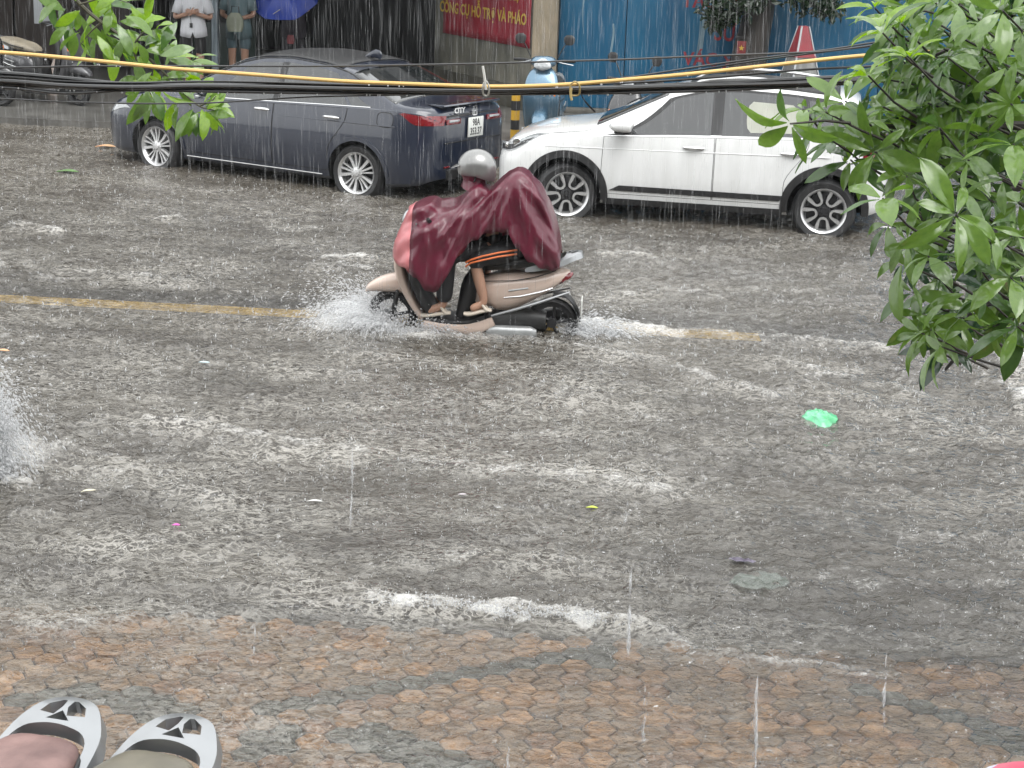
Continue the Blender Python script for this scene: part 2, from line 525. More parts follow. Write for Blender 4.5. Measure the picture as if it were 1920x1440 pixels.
# ------------------------------------------------------------------ water
def water_material():
    m = bpy.data.materials.new('flood_water'); m.use_nodes = True
    t = m.node_tree; t.nodes.clear(); L = t.links.new; N = t.nodes.new
    geo = N('ShaderNodeNewGeometry')
    def noise(scale, det=3, rough=0.55, st=None):
        n = N('ShaderNodeTexNoise'); n.inputs['Scale'].default_value = scale; n.inputs['Detail'].default_value = det; n.inputs['Roughness'].default_value = rough
        if st:
            mp = N('ShaderNodeMapping'); mp.inputs['Scale'].default_value = st; L(geo.outputs['Position'], mp.inputs['Vector']); L(mp.outputs[0], n.inputs['Vector'])
        else: L(geo.outputs['Position'], n.inputs['Vector'])
        return n
    # ripples too small to mesh
    n1 = noise(32, 2.5, 0.6, (0.8, 1.0, 1.0)); n2 = noise(85, 2, 0.5)
    add = N('ShaderNodeMath'); add.operation = 'MULTIPLY_ADD'; add.inputs[1].default_value = 0.30
    L(n2.outputs[0], add.inputs[0]); L(n1.outputs[0], add.inputs[2])
    bp = N('ShaderNodeBump'); bp.inputs['Strength'].default_value = 1.0; bp.inputs['Distance'].default_value = 0.020
    L(add.outputs[0], bp.inputs['Height'])
    # silt
    amk = N('ShaderNodeAttribute'); amk.attribute_name = 'murk'
    afo = N('ShaderNodeAttribute'); afo.attribute_name = 'foam'
    nc = noise(1.7, 5, 0.6, (0.5, 1.3, 1.0))
    rp = N('ShaderNodeValToRGB')
    rp.color_ramp.elements[0].position = 0.32; rp.color_ramp.elements[1].position = 0.7
    rp.color_ramp.elements[0].color = (0.046, 0.034, 0.023, 1); rp.color_ramp.elements[1].color = (0.105, 0.090, 0.068, 1)
    L(nc.outputs[0], rp.inputs[0])
    dif = N('ShaderNodeBsdfDiffuse'); L(rp.outputs[0], dif.inputs['Color']); L(bp.outputs[0], dif.inputs['Normal'])
    tr = N('ShaderNodeBsdfTransparent'); tr.inputs['Color'].default_value = (0.95, 0.92, 0.86, 1)
    body = N('ShaderNodeMixShader'); L(amk.outputs['Fac'], body.inputs[0]); L(tr.outputs[0], body.inputs[1]); L(dif.outputs[0], body.inputs[2])
    # foam and air bubbles
    nf = noise(48, 4, 0.7); nf2 = noise(9, 3, 0.6)
    mm = N('ShaderNodeMath'); mm.operation = 'MULTIPLY_ADD'; mm.inputs[1].default_value = 0.6; L(nf2.outputs[0], mm.inputs[0]); L(nf.outputs[0], mm.inputs[2])
    sub = N('ShaderNodeMath'); sub.operation = 'MULTIPLY_ADD'; sub.inputs[1].default_value = 1.15; sub.inputs[2].default_value = -1.20
    L(afo.outputs['Fac'], sub.inputs[0])
    s2 = N('ShaderNodeMath'); s2.operation = 'ADD'; L(mm.outputs[0], s2.inputs[0]); L(sub.outputs[0], s2.inputs[1])
    s3 = N('ShaderNodeMath'); s3.operation = 'MULTIPLY'; s3.inputs[1].default_value = 2.0; s3.use_clamp = True; L(s2.outputs[0], s3.inputs[0])
    s4 = N('ShaderNodeMath'); s4.operation = 'MULTIPLY'; s4.inputs[1].default_value = 0.9; L(s3.outputs[0], s4.inputs[0])
    fo = N('ShaderNodeBsdfDiffuse'); fo.inputs['Color'].default_value = (0.56, 0.55, 0.525, 1); L(bp.outputs[0], fo.inputs['Normal'])
    # sky reflections painted as pale crescents on the ripple crests, with fine air bubbles
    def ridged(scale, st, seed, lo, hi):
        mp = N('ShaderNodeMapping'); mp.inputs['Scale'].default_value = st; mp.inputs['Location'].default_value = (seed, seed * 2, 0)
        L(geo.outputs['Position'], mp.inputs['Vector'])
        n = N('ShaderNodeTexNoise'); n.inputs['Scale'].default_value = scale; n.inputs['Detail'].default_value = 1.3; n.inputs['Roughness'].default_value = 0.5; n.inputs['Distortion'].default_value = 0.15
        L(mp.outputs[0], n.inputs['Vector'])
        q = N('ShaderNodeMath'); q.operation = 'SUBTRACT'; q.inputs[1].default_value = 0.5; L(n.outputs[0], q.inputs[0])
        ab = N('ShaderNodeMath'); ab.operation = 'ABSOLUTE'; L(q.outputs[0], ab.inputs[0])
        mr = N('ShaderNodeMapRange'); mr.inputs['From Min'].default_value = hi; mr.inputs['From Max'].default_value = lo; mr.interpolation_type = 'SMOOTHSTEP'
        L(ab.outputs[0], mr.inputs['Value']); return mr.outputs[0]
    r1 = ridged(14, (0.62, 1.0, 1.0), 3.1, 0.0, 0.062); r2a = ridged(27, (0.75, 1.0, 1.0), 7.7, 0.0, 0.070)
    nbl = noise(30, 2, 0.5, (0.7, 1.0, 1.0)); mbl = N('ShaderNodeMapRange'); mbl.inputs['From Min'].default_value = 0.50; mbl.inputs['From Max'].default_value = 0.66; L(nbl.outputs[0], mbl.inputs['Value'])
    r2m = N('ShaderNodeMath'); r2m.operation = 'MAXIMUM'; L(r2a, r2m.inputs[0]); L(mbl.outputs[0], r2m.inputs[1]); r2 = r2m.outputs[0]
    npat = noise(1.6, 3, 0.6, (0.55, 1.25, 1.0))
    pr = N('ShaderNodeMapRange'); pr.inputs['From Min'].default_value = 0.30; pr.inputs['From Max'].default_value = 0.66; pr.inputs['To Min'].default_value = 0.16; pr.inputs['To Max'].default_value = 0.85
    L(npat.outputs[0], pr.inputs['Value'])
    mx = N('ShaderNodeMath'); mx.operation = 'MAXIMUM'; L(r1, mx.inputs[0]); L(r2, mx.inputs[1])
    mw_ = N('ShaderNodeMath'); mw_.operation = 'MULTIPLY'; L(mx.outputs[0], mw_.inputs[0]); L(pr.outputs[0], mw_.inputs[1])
    aae = N('ShaderNodeAttribute'); aae.attribute_name = 'air_glint'
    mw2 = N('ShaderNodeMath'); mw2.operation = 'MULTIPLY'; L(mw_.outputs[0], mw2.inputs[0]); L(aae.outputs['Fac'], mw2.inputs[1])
    glint = N('ShaderNodeBsdfDiffuse'); glint.inputs['Color'].default_value = (0.42, 0.40, 0.36, 1); L(bp.outputs[0], glint.inputs['Normal'])
    b1 = N('ShaderNodeMixShader'); L(mw2.outputs[0], b1.inputs[0]); L(body.outputs[0], b1.inputs[1]); L(glint.outputs[0], b1.inputs[2])
    b2 = N('ShaderNodeMixShader'); L(s4.outputs[0], b2.inputs[0]); L(b1.outputs[0], b2.inputs[1]); L(fo.outputs[0], b2.inputs[2])
    gl = N('ShaderNodeBsdfGlossy'); gl.inputs['Roughness'].default_value = 0.06; L(bp.outputs[0], gl.inputs['Normal'])
    fr = N('ShaderNodeFresnel'); fr.inputs['IOR'].default_value = 1.68; L(bp.outputs[0], fr.inputs['Normal'])
    fin = N('ShaderNodeMixShader'); L(fr.outputs[0], fin.inputs[0]); L(b2.outputs[0], fin.inputs[1]); L(gl.outputs[0], fin.inputs[2])
    out = N('ShaderNodeOutputMaterial'); L(fin.outputs[0], out.inputs['Surface'])
    return m

NR, NC = 720, 760
th0, th1 = math.atan2(5.7, CAMZ), math.atan2(23.4, CAMZ)
rowsY = CAMZ * np.tan(np.linspace(th0, th1, NR))
rowsY = np.r_[-7, -2, 2, 4, 5.2, rowsY, 25, 30]
u = np.linspace(-1, 1, NC)
cols = np.r_[-8, -3, -1.5, u, 1.5, 3, 8]
hwid = 0.34 * np.maximum(rowsY, 5) + 0.75
GX = cols[None, :] * hwid[:, None]
GY = np.repeat(rowsY[:, None], len(cols), 1)
wx = GX + 0.05 * vnoise(GX / 0.5, GY / 0.5, 11); wy = GY + 0.05 * vnoise(GX / 0.5, GY / 0.5, 12)
on_walk = sstep(0.10, -0.25, GY - ykerb(GX))
gust = 0.75 + 0.5 * np.clip(vnoise(GX / 1.6, GY / 1.1, 13) + 0.2, -0.6, 1)
c2 = vnoise(wx / 0.165 + 9, wy / 0.105, 2)
chop = (0.0070 * vnoise(wx / 0.052, wy / 0.070, 1) + 0.0205 * np.sign(c2) * np.abs(c2) ** 0.8) * gust \
     + 0.0130 * vnoise(wx / 0.28, wy / 0.30, 3) + 0.008 * vnoise(wx / 1.3, wy / 0.75, 4)
GZ = chop * (1 - 0.45 * on_walk) * sstep(26, 22, GY)
foam = np.zeros_like(GX)
brk = vnoise(GX / 0.30, GY / 0.22, 21) * 0.5 + vnoise(GX / 0.10, GY / 0.09, 22) * 0.5
wake = np.zeros_like(GX)
def ridge(px, h, w, fo, taper=0.15, back=0.5):
    """a wave running along a line read off the photograph; steeper on the side away from the rider"""
    global GZ, foam, wake
    P = smooth_path([list(G(*p)[:2]) for p in px], 8)
    d, s, sg = poly_dist(GX, GY, P)
    ends = sstep(0, taper, s) * sstep(1, 1 - taper, s)
    wv = w * (1 + 0.35 * vnoise(GX / 0.5, GY / 0.5, 31))
    wake = np.maximum(wake, fo * np.exp(-(d / (w * 2.6)) ** 2) * ends)
    GZ = GZ - 0.35 * h * np.exp(-((d - 2.2 * w) / (1.2 * w)) ** 2) * ends
    prof = np.exp(-(d / (wv * np.where(sg > 0, 1.0, 1.6))) ** 2) * ends
    if w >= 0.09: h *= 1.6
    GZ = GZ + h * prof * (1 + 0.35 * brk)
    foam = np.maximum(foam, 0.92 * fo * np.exp(-(d / (w * 1.3)) ** 2) * ends * (0.75 + 0.5 * brk))
# wake of the scooter and older waves
ridge([(930, 632), (1100, 655), (1250, 688), (1420, 735), (1500, 770)], 0.020, 0.09, 0.64)
ridge([(1060, 606), (1180, 622), (1350, 628), (1500, 636), (1640, 650), (1760, 668)], 0.020, 0.10, 0.64)
ridge([(1380, 655), (1500, 690), (1650, 720), (1800, 770)], 0.018, 0.10, 0.62)
ridge([(1450, 690), (1640, 760), (1800, 800), (1920, 830)], 0.014, 0.14, 0.50)
ridge([(560, 640), (700, 668), (900, 700), (1100, 745), (1300, 760)], 0.014, 0.14, 0.50)
ridge([(420, 680), (640, 700), (860, 740), (1050, 800)], 0.012, 0.12, 0.45)
ridge([(120, 775), (300, 790), (480, 820), (660, 845), (860, 875), (1060, 890), (1250, 925), (1420, 975)], 0.020, 0.13, 0.62)
ridge([(0, 830), (160, 850), (330, 905), (500, 960)], 0.014, 0.12, 0.45)
ridge([(60, 990), (300, 1010), (600, 1030), (900, 1050), (1150, 1060)], 0.012, 0.12, 0.36)
ridge([(0, 1060), (250, 1075), (560, 1100), (760, 1110)], 0.012, 0.12, 0.36)
ridge([(640, 1128), (720, 1128), (830, 1132), (960, 1140), (1080, 1152), (1190, 1172), (1300, 1196)], 0.034, 0.060, 0.80, 0.10)
ridge([(0, 1180), (200, 1165), (420, 1145), (660, 1128)], 0.016, 0.07, 0.55)
ridge([(1180, 1180), (1350, 1225), (1600, 1262), (1760, 1285)], 0.016, 0.08, 0.60)
ridge([(1500, 1186), (1640, 1192), (1800, 1202), (1920, 1212)], 0.014, 0.05, 0.35)
ridge([(0, 425), (70, 424), (120, 440)], 0.018, 0.09, 0.70)
ridge([(280, 414), (320, 408), (350, 416)], 0.028, 0.07, 0.80)
ridge([(480, 428), (560, 424), (620, 432)], 0.016, 0.08, 0.62)
ridge([(200, 378), (240, 374), (300, 388)], 0.014, 0.09, 0.60)
ridge([(590, 488), (640, 482), (720, 486)], 0.030, 0.07, 0.85)
ridge([(560, 495), (650, 500), (720, 505)], 0.016, 0.10, 0.66)
ridge([(60, 505), (150, 510), (260, 520), (420, 532)], 0.012, 0.14, 0.55)
ridge([(1090, 470), (1180, 478), (1300, 500)], 0.012, 0.14, 0.5)
ridge([(1090, 565), (1250, 545), (1400, 560)], 0.012, 0.14, 0.55)
ridge([(0, 905), (30, 908), (60, 900)], 0.03, 0.06, 0.95)
ridge([(0, 870), (40, 880), (90, 868)], 0.02, 0.05, 0.75)
ridge([(1850, 668), (1960, 672)], 0.03, 0.16, 1.1, 0.2)
ridge([(1880, 745), (1990, 755)], 0.04, 0.20, 1.2, 0.2)
# churned water round the scooter
for (px, py, rx, ry, fo, h) in [(690, 590, 0.55, 0.40, 1.05, 0.05), (640, 610, 0.40, 0.30, 0.95, 0.03), (780, 628, 0.5, 0.25, 0.85, 0.03), (900, 632, 0.5, 0.22, 0.72, 0.02), (1090, 615, 0.34, 0.26, 1.15, 0.06),
                                 (1190, 622, 0.5, 0.25, 0.95, 0.03), (15, 850, 0.35, 0.4, 0.9, 0.03)]:
    c = G(px, py); e = np.exp(-(((GX - c[0]) / rx) ** 2 + ((GY - c[1]) / ry) ** 2))
    foam = np.maximum(foam, fo * e * (0.8 + 0.4 * brk)); GZ = GZ + h * e * (0.6 + 0.9 * brk)
# wave breaking over the kerb: white lumps
c = poly_dist(GX, GY, smooth_path([list(G(*p)[:2]) for p in [(700, 1132), (800, 1140), (900, 1146), (960, 1160), (1040, 1158), (1130, 1172)]], 6))
lump = np.exp(-((c[0] + 0.03 * vnoise(GX / 0.16, GY / 0.16, 81)) / 0.045) ** 2) * sstep(0, 0.06, c[1]) * sstep(1, 0.94, c[1]) * np.clip(0.62 + 1.3 * brk, 0, 1.3)
foam = np.maximum(foam, 0.98 * lump); GZ = GZ + 0.012 * lump
# rings left by the heaviest drops, near enough to be seen
rg = np.random.default_rng(404)
for _ in range(900):
    cy = 5.95 + 5.5 * rg.random() ** 1.4; cx = (rg.random() * 2 - 1) * (0.30 * cy + 0.3); r0 = rg.uniform(0.012, 0.055); wd = 0.007 + 0.10 * r0
    j0, j1 = np.searchsorted(rowsY, [cy - r0 - 0.03, cy + r0 + 0.03]); hw_ = 0.34 * cy + 0.75
    i0 = int(((cx - r0 - 0.03) / hw_ + 1) / 2 * (NC - 1)) + 3; i1 = int(((cx + r0 + 0.03) / hw_ + 1) / 2 * (NC - 1)) + 5
    sub_ = (slice(j0, j1), slice(max(i0, 0), i1)); q = np.hypot(GX[sub_] - cx, GY[sub_] - cy)
    GZ[sub_] += rg.uniform(0.003, 0.006) * (np.exp(-((q - r0) / wd) ** 2) - 0.6 * np.exp(-((q - r0 * 0.55) / wd) ** 2))
# faint air-bubble veils all over, drawn out along the flow
veil = vnoise(GX / 1.5, GY / 0.42, 41) * 0.6 + vnoise(GX / 0.5, GY / 0.2, 42) * 0.4
foam = np.maximum(foam, np.clip(0.22 + 0.24 * veil, 0, 0.42) * (1 - 0.45 * on_walk))
bnd = smooth_path([list(G(*p)[:2]) for p in [(-500, 1225), (-200, 1205), (0, 1190), (230, 1165), (450, 1145), (700, 1146), (950, 1175), (1150, 1185), (1400, 1222), (1920, 1240), (2300, 1255)]], 5)
by = np.interp(GX, bnd[:, 0], bnd[:, 1])
mk = sstep(-0.16, 0.10, GY - by + 0.10 * vnoise(GX / 0.35, GY / 0.25, 51))
far = sstep(16.5, 19, GY)
murk = 0.12 + (0.34 + 0.30 * far) * mk + 0.10 * vnoise(GX / 0.9, GY / 0.6, 52)
crown = np.exp(-((GY - yline(GX)) / 0.40) ** 2)          # shallowest over the crown of the road
murk = np.clip(murk - 0.34 * crown, 0.08, 0.97)
nr, nc = GX.shape
idx = np.arange(nr * nc).reshape(nr, nc)
faces = np.stack([idx[:-1, :-1], idx[:-1, 1:], idx[1:, 1:], idx[1:, :-1]], -1).reshape(-1, 4)
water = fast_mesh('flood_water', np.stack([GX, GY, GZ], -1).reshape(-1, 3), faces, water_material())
rb = G(1690, 1100); air_glint = 0.48 + 0.10 * sstep(1.5, -2.5, GX) + 0.70 * wake - 0.20 * on_walk * (1 - 0.5 * mk) - 0.24 * np.exp(-(((GX - rb[0]) / 1.3) ** 2 + ((GY - rb[1]) / 1.5) ** 2)) + 0.22 * vnoise(GX / 1.6, GY / 0.6, 61)  # pale pattern amount; dip at lower right paints in the tree's dark reflection
air_glint = air_glint * (1 - 0.5 * crown)
for nme, arr in (('foam', foam), ('murk', murk), ('air_glint', air_glint)):
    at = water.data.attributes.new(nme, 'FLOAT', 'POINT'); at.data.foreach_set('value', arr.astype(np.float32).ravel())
tag(water, kind='structure')
def wz(x, y):
    j = np.clip(np.searchsorted(rowsY, y), 0, nr - 1); i = np.argmin(np.abs(GX[j] - x)); return float(GZ[j, i])

# ================================================================== FAR SIDE: walls and shops
WA = math.atan(SL)
def wall_pt(x, off=0.0): return (x, 25.48 + SL * (x - 0.6) - off)
m_blue = mat('blue_painted_sheet', (0.007, 0.080, 0.165), 0.42, col2=(0.010, 0.11, 0.21), scale=2.2, bump=0.25, bscale=14, stretch=(1.0, 1.0, 0.35))
m_bluedk = mat('blue_seam', (0.008, 0.03, 0.055), 0.6)
m_red = mat('red_letter_paint', (0.33, 0.03, 0.045), 0.6, var=0.45, scale=25)
m_streak = mat('limescale_streak', (0.20, 0.30, 0.36), 0.6, var=0.3, scale=10, stretch=(6, 6, 0.6))
bw = empty('painted_wall', (*wall_pt(4.5), 0.08), WA, 'blue painted sheet metal wall with red lettering behind the white car', 'wall')
xx = [0.46, 1.385, 3.1, 4.9, 6.8, 8.8, 11.0]
for i in range(6):
    a, b = xx[i] - 4.5, xx[i + 1] - 4.5
    vv, ff = box_geo(((a + b) / 2, 0.05, 1.5), (b - a - 0.012, 0.06, 2.86), 0, 0.006)
    mesh_obj('panel', vv, ff, m_blue, bw)
vv, ff = box_geo((1.2, 0.07, 1.55), (10.5, 0.04, 3.0)); mesh_obj('frame', vv, ff, m_bluedk, bw)
m_base = mat('concrete_plinth', (0.12, 0.115, 0.10), 0.6, var=0.4, scale=5)
vv, ff = box_geo((1.2, 0.0, 0.035), (10.6, 0.22, 0.07), 0, 0.01); mesh_obj('plinth', vv, ff, m_base, bw)
def on_wall(px, py, txt, h, m, sx=1.0, bold=0.0):
    p = D(px, py, wall_pt(2.5, 0.0)[1] - 0.02)
    yy = wall_pt(p[0], -0.0)[1]
    p = D(px, py, yy + 0.017)
    lx = (p[0] - 4.5) / math.cos(WA)
    mw = Matrix.Translation((lx, 0.0175, p[2] - 0.08)) @ Matrix.Rotation(math.pi / 2, 4, 'X')
    return text_mesh('lettering', txt, h, m, bw, mw, 0.0015, sx=sx, bold=bold)
on_wall(1312, 3, 'TẠC', 0.26, m_red, 0.95, 0.006)
on_wall(1375, -4, 'A', 0.26, m_red, 0.9, 0.006)
on_wall(1457, -4, 'P', 0.30, m_red, 0.9, 0.006)
on_wall(1359, 62, 'SỬ', 0.33, m_red, 0.75, 0.006)
on_wall(1313, 112, 'VÁC', 0.25, m_red, 0.95, 0.006)
on_wall(1366, 118, 'X', 0.24, m_red, 0.9, 0.006)
for (px, py0, py1, w) in [(1320, 10, 130, 0.05), (1096, -10, 65, 0.03), (1150, 45, 110, 0.025), (1313, 20, 120, 0.012)]:
    p0 = D(px, py0, 25.40); p1 = D(px - 2, py1, 25.40); yy = 0.0172
    lx = (p0[0] - 4.5) / math.cos(WA)
    n = 9; vv = []; ff = []
    for i in range(n):
        t = i / (n - 1); z = p0[2] + (p1[2] - p0[2]) * t - 0.08; ww = w * (0.5 + 0.5 * math.sin(2.5 * t + px)) + 0.006; ox = 0.012 * math.sin(px + 5 * t)
        vv += [(lx + ox - ww / 2, yy, z), (lx + ox + ww / 2, yy, z)]
    for i in range(n - 1): ff.append((2 * i + 2, 2 * i + 3, 2 * i + 1, 2 * i))
    mesh_obj('stain', vv, ff, m_streak, bw)

# beige pier at the end of the blue wall
m_beige = mat('stained_beige_render', (0.33, 0.27, 0.19), 0.75, col2=(0.17, 0.15, 0.11), scale=3.5, bump=0.3, bscale=30, stretch=(1.5, 1.5, 0.7))
m_grey = mat('stained_grey_render', (0.22, 0.21, 0.17), 0.75, col2=(0.09, 0.09, 0.075), scale=2.6, bump=0.3, bscale=30, stretch=(1.5, 1.5, 0.6))
pier = tag(mesh_obj('wall_pier', *box_geo((0.282, 25.50, 1.70), (0.345, 0.40, 3.24), WA, 0.01), m_beige), 'narrow beige plaster pier between the banner and the blue wall', 'pier')
# grey wall set back at an angle, carrying the banner
A0, B0 = np.array([0.105, 25.33]), np.array([-1.35, 27.48])
d0 = (B0 - A0) / np.linalg.norm(B0 - A0); ang0 = math.atan2(-d0[1], -d0[0])
ln0 = np.linalg.norm(B0 - A0)
gw = empty('side_wall', (*((A0 + B0) / 2), 0.08), ang0, 'stained grey plaster wall set at an angle under the red banner', 'wall')
vv, ff = box_geo((0, 0.10, 1.6), (ln0, 0.20, 3.2), 0, 0.008); mesh_obj('wall', vv, ff, m_grey, gw)
m_moss = mat('damp_plinth', (0.09, 0.085, 0.065), 0.5, var=0.5, scale=5, stretch=(1, 1, 0.5))
vv, ff = box_geo((0, -0.012, 0.16), (ln0, 0.022, 0.34), 0, 0.004); mesh_obj('plinth', vv, ff, m_moss, gw)
m_ban = mat('red_banner_cloth', (0.30, 0.018, 0.035), 0.55, var=0.25, scale=3, bump=0.2, bscale=9)
m_bant = mat('yellow_banner_print', (0.55, 0.36, 0.05), 0.6)
bn = empty('banner', (*(A0 + d0 * 0.02 ), 0.95), ang0, 'dark red banner with yellow capital letters on the grey wall', 'banner')
nx, nz = 26, 14; vv = []; ff = []
for i in range(nx):
    for j in range(nz):
        x = -2.3 * i / (nx - 1); z = 1.5 * j / (nz - 1)
        vv.append((x, -0.030 - 0.005 * math.sin(x * 9 + z * 3) * math.sin(z * 5), z))
for i in range(nx - 1):
    for j in range(nz - 1): ff.append((i * nz + j, i * nz + j + 1, (i + 1) * nz + j + 1, (i + 1) * nz + j))
cl = mesh_obj('cloth', vv, ff, m_ban, bn)
so = cl.modifiers.new('s', 'SOLIDIFY'); so.thickness = 0.004
for (t, x, z, h) in [('CÔNG CỤ HỖ TRỢ VÀ PHÁO', -0.09, 0.375, 0.215), ('VỀ VŨ KHÍ,', -0.31, 0.685, 0.215), ('QUẢN LÝ, SỬ DỤNG', -0.31, 1.02, 0.215)]:
    mw = Matrix.Translation((x, -0.0385, z)) @ Matrix.Rotation(math.pi / 2, 4, 'X')
    text_mesh('lettering', t, h, m_bant, bn, mw, 0.001, 'RIGHT', sx=0.80, bold=0.005)

# open fronted shop, deep and unlit
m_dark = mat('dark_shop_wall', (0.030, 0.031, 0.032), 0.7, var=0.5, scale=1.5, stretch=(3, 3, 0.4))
m_brown = mat('dark_brown_shutter', (0.050, 0.038, 0.032), 0.6, var=0.4, scale=4, stretch=(6, 6, 0.4))
m_roofm = mat('corrugated_roof', (0.10, 0.10, 0.10), 0.5, var=0.3)
shop = empty('shop_building', (-7.5, 28.6, 0.08), WA, 'dark open fronted shop building behind the dark sedan', 'building')
def sb(name, c, d, m, bev=0.0):
    vv, ff = box_geo((c[0] + 7.5, c[1] - 27, c[2]), d, 0, bev); return mesh_obj(name, vv, ff, m, shop)
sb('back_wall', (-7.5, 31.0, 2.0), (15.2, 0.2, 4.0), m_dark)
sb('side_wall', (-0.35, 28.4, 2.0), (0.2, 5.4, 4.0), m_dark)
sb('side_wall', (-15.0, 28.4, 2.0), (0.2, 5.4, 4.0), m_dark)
sb('roof', (-7.6, 27.0, 3.55), (15.2, 8.0, 0.12), m_roofm)
sb('fascia', (-7.6, 23.0, 3.35), (15.2, 0.06, 0.5), m_roofm)
for i in range(9):                                           # folding shutter leaves on the left
    sb('shutter_leaf', (-13.9 + 0.92 * i, 26.9, 1.35), (0.88, 0.05, 2.5), m_brown, 0.008)
m_green = mat('dark_green_door', (0.025, 0.042, 0.036), 0.5, var=0.3, scale=6)
sb('door_frame', (-5.0, 26.5, 1.2), (0.09, 0.12, 2.3), m_green, 0.01)
sb('door_frame', (-4.1, 26.5, 1.2), (0.09, 0.12, 2.3), m_green, 0.01)
sb('door_panel', (-4.55, 26.55, 0.45), (0.80, 0.05, 0.75), m_green, 0.01)
sb('door_panel', (-4.55, 26.55, 1.75), (0.80, 0.05, 1.1), m_green, 0.01)
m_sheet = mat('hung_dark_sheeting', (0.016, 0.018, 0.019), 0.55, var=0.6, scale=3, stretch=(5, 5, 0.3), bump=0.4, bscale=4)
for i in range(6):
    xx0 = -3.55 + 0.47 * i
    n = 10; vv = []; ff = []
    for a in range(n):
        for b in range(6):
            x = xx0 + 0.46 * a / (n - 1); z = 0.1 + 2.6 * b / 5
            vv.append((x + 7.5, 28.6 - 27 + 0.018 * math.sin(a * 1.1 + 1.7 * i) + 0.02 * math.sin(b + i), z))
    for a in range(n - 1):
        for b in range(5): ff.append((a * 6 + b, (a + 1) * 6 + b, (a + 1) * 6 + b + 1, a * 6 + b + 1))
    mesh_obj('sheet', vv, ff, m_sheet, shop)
m_board = mat('white_board', (0.50, 0.52, 0.54), 0.5, var=0.1)
p = D(80, 22, 27.0)
tag(mesh_obj('sign_board', *box_geo((p[0], 27.0, p[2] + 0.25), (0.26, 0.03, 0.85), WA, 0.006), m_board), 'blank white upright board above the parked motorbike at far left', 'board')
p = G(404, 162, 0.08)
m_pole = mat('galvanised_pole', (0.30, 0.36, 0.40), 0.35, metal=0.4, var=0.25, scale=5)
pole = MB().tube([(p[0], p[1], 0.07), (p[0], p[1], 1.7), (p[0], p[1], 3.5)], 0.055, 16)
pole.tube([(p[0], p[1], 0.079), (p[0], p[1], 0.10)], 0.09, 16)
tag(pole.build('canopy_pole', m_pole), 'pale grey steel canopy pole beside the person in the white shirt', 'pole')

# the building the picture was taken from stands along the near pavement (out of view, added to shade car sides and reflections)
m_near = mat('near_facade', (0.20, 0.19, 0.17), 0.7, var=0.25, scale=0.8)
nb = empty('unseen_near_building', (0, -3.2, 0), WA); nb['kind'] = 'structure'
mesh_obj('facade', *box_geo((0, 0, 4.2), (60, 0.3, 8.4)), m_near, nb)
for i in range(14):
    for zz in (1.5, 5.6):
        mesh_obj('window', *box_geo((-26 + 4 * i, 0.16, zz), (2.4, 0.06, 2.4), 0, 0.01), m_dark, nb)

# upper floors and the block behind the blue wall: unseen above the picture, added to darken the water's reflection
m_up = mat('weathered_upper_wall', (0.11, 0.105, 0.095), 0.7, var=0.35, scale=0.9)
sb('unseen_upper_wall', (-7.6, 28.2, 6.6), (15.2, 0.3, 6.0), m_up)
for i in range(6): sb('unseen_upper_window', (-14.0 + 2.5 * i, 28.03, 6.2), (1.3, 0.06, 1.7), m_dark, 0.01)
rbk = empty('unseen_rear_building', (8.0, 30.5, 0.08), WA); rbk['kind'] = 'structure'
mesh_obj('wall', *box_geo((0, 0, 4.6), (18, 0.4, 9.2)), m_up, rbk)
for i in range(6):
    for zz in (4.4, 7.2): mesh_obj('window', *box_geo((-7.5 + 3 * i, -0.22, zz), (1.5, 0.06, 1.5), 0, 0.01), m_dark, rbk)

# ================================================================== CARS
m_tyre = mat('tyre_rubber', (0.018, 0.018, 0.019), 0.55, var=0.3, scale=20)
m_blk = mat('black_trim', (0.018, 0.018, 0.019), 0.45, var=0.3, scale=10)
m_liner = mat('wheel_well', (0.008, 0.008, 0.008), 0.9)
m_alloy = mat('silver_alloy', (0.62, 0.62, 0.62), 0.28, metal=0.75, var=0.1)
m_alloyd = mat('dark_alloy', (0.025, 0.025, 0.027), 0.4, metal=0.3)
m_chrome = mat('chrome', (0.75, 0.75, 0.75), 0.12, metal=1.0, var=0.02)
m_glass = mat('tinted_glass', (0.010, 0.012, 0.013), 0.04, spec=0.9, coat=0.6)
m_plate = mat('white_plate', (0.62, 0.63, 0.60), 0.5)
m_ink = mat('plate_ink', (0.02, 0.02, 0.02), 0.6)
m_navy = mat('navy_paint', (0.007, 0.012, 0.028), 0.30, coat=1.0, metal=0.0, var=0.15, scale=3, bump=0.05, bscale=110)
m_white = mat('white_paint', (0.74, 0.745, 0.74), 0.30, coat=1.0, col2=(0.66, 0.665, 0.655), scale=3, stretch=(3, 3, 0.5), bump=0.04, bscale=110)
m_taill = mat('red_lamp', (0.20, 0.006, 0.012), 0.15, coat=0.8, var=0.4, scale=30)
m_lens = mat('clear_lamp', (0.42, 0.44, 0.45), 0.08, coat=1.0, var=0.35, scale=40)
m_seam = mat('panel_gap', (0.012, 0.012, 0.013), 0.8)
m_seamw = mat('panel_gap_grey', (0.10, 0.10, 0.10), 0.8)

class Prof:
    def __init__(s, pts, sig=0.035):
        p = np.array(sorted(pts)); s.x = np.linspace(p[0, 0] - 0.3, p[-1, 0] + 0.3, 1400)
        y = np.interp(s.x, p[:, 0], p[:, 1]); h = s.x[1] - s.x[0]
        k = np.exp(-0.5 * (np.arange(-80, 81) * h / sig) ** 2); k /= k.sum()
        s.y = np.convolve(np.pad(y, 80, mode='edge'), k, 'valid')
    def __call__(s, x): return np.interp(x, s.x, s.y)

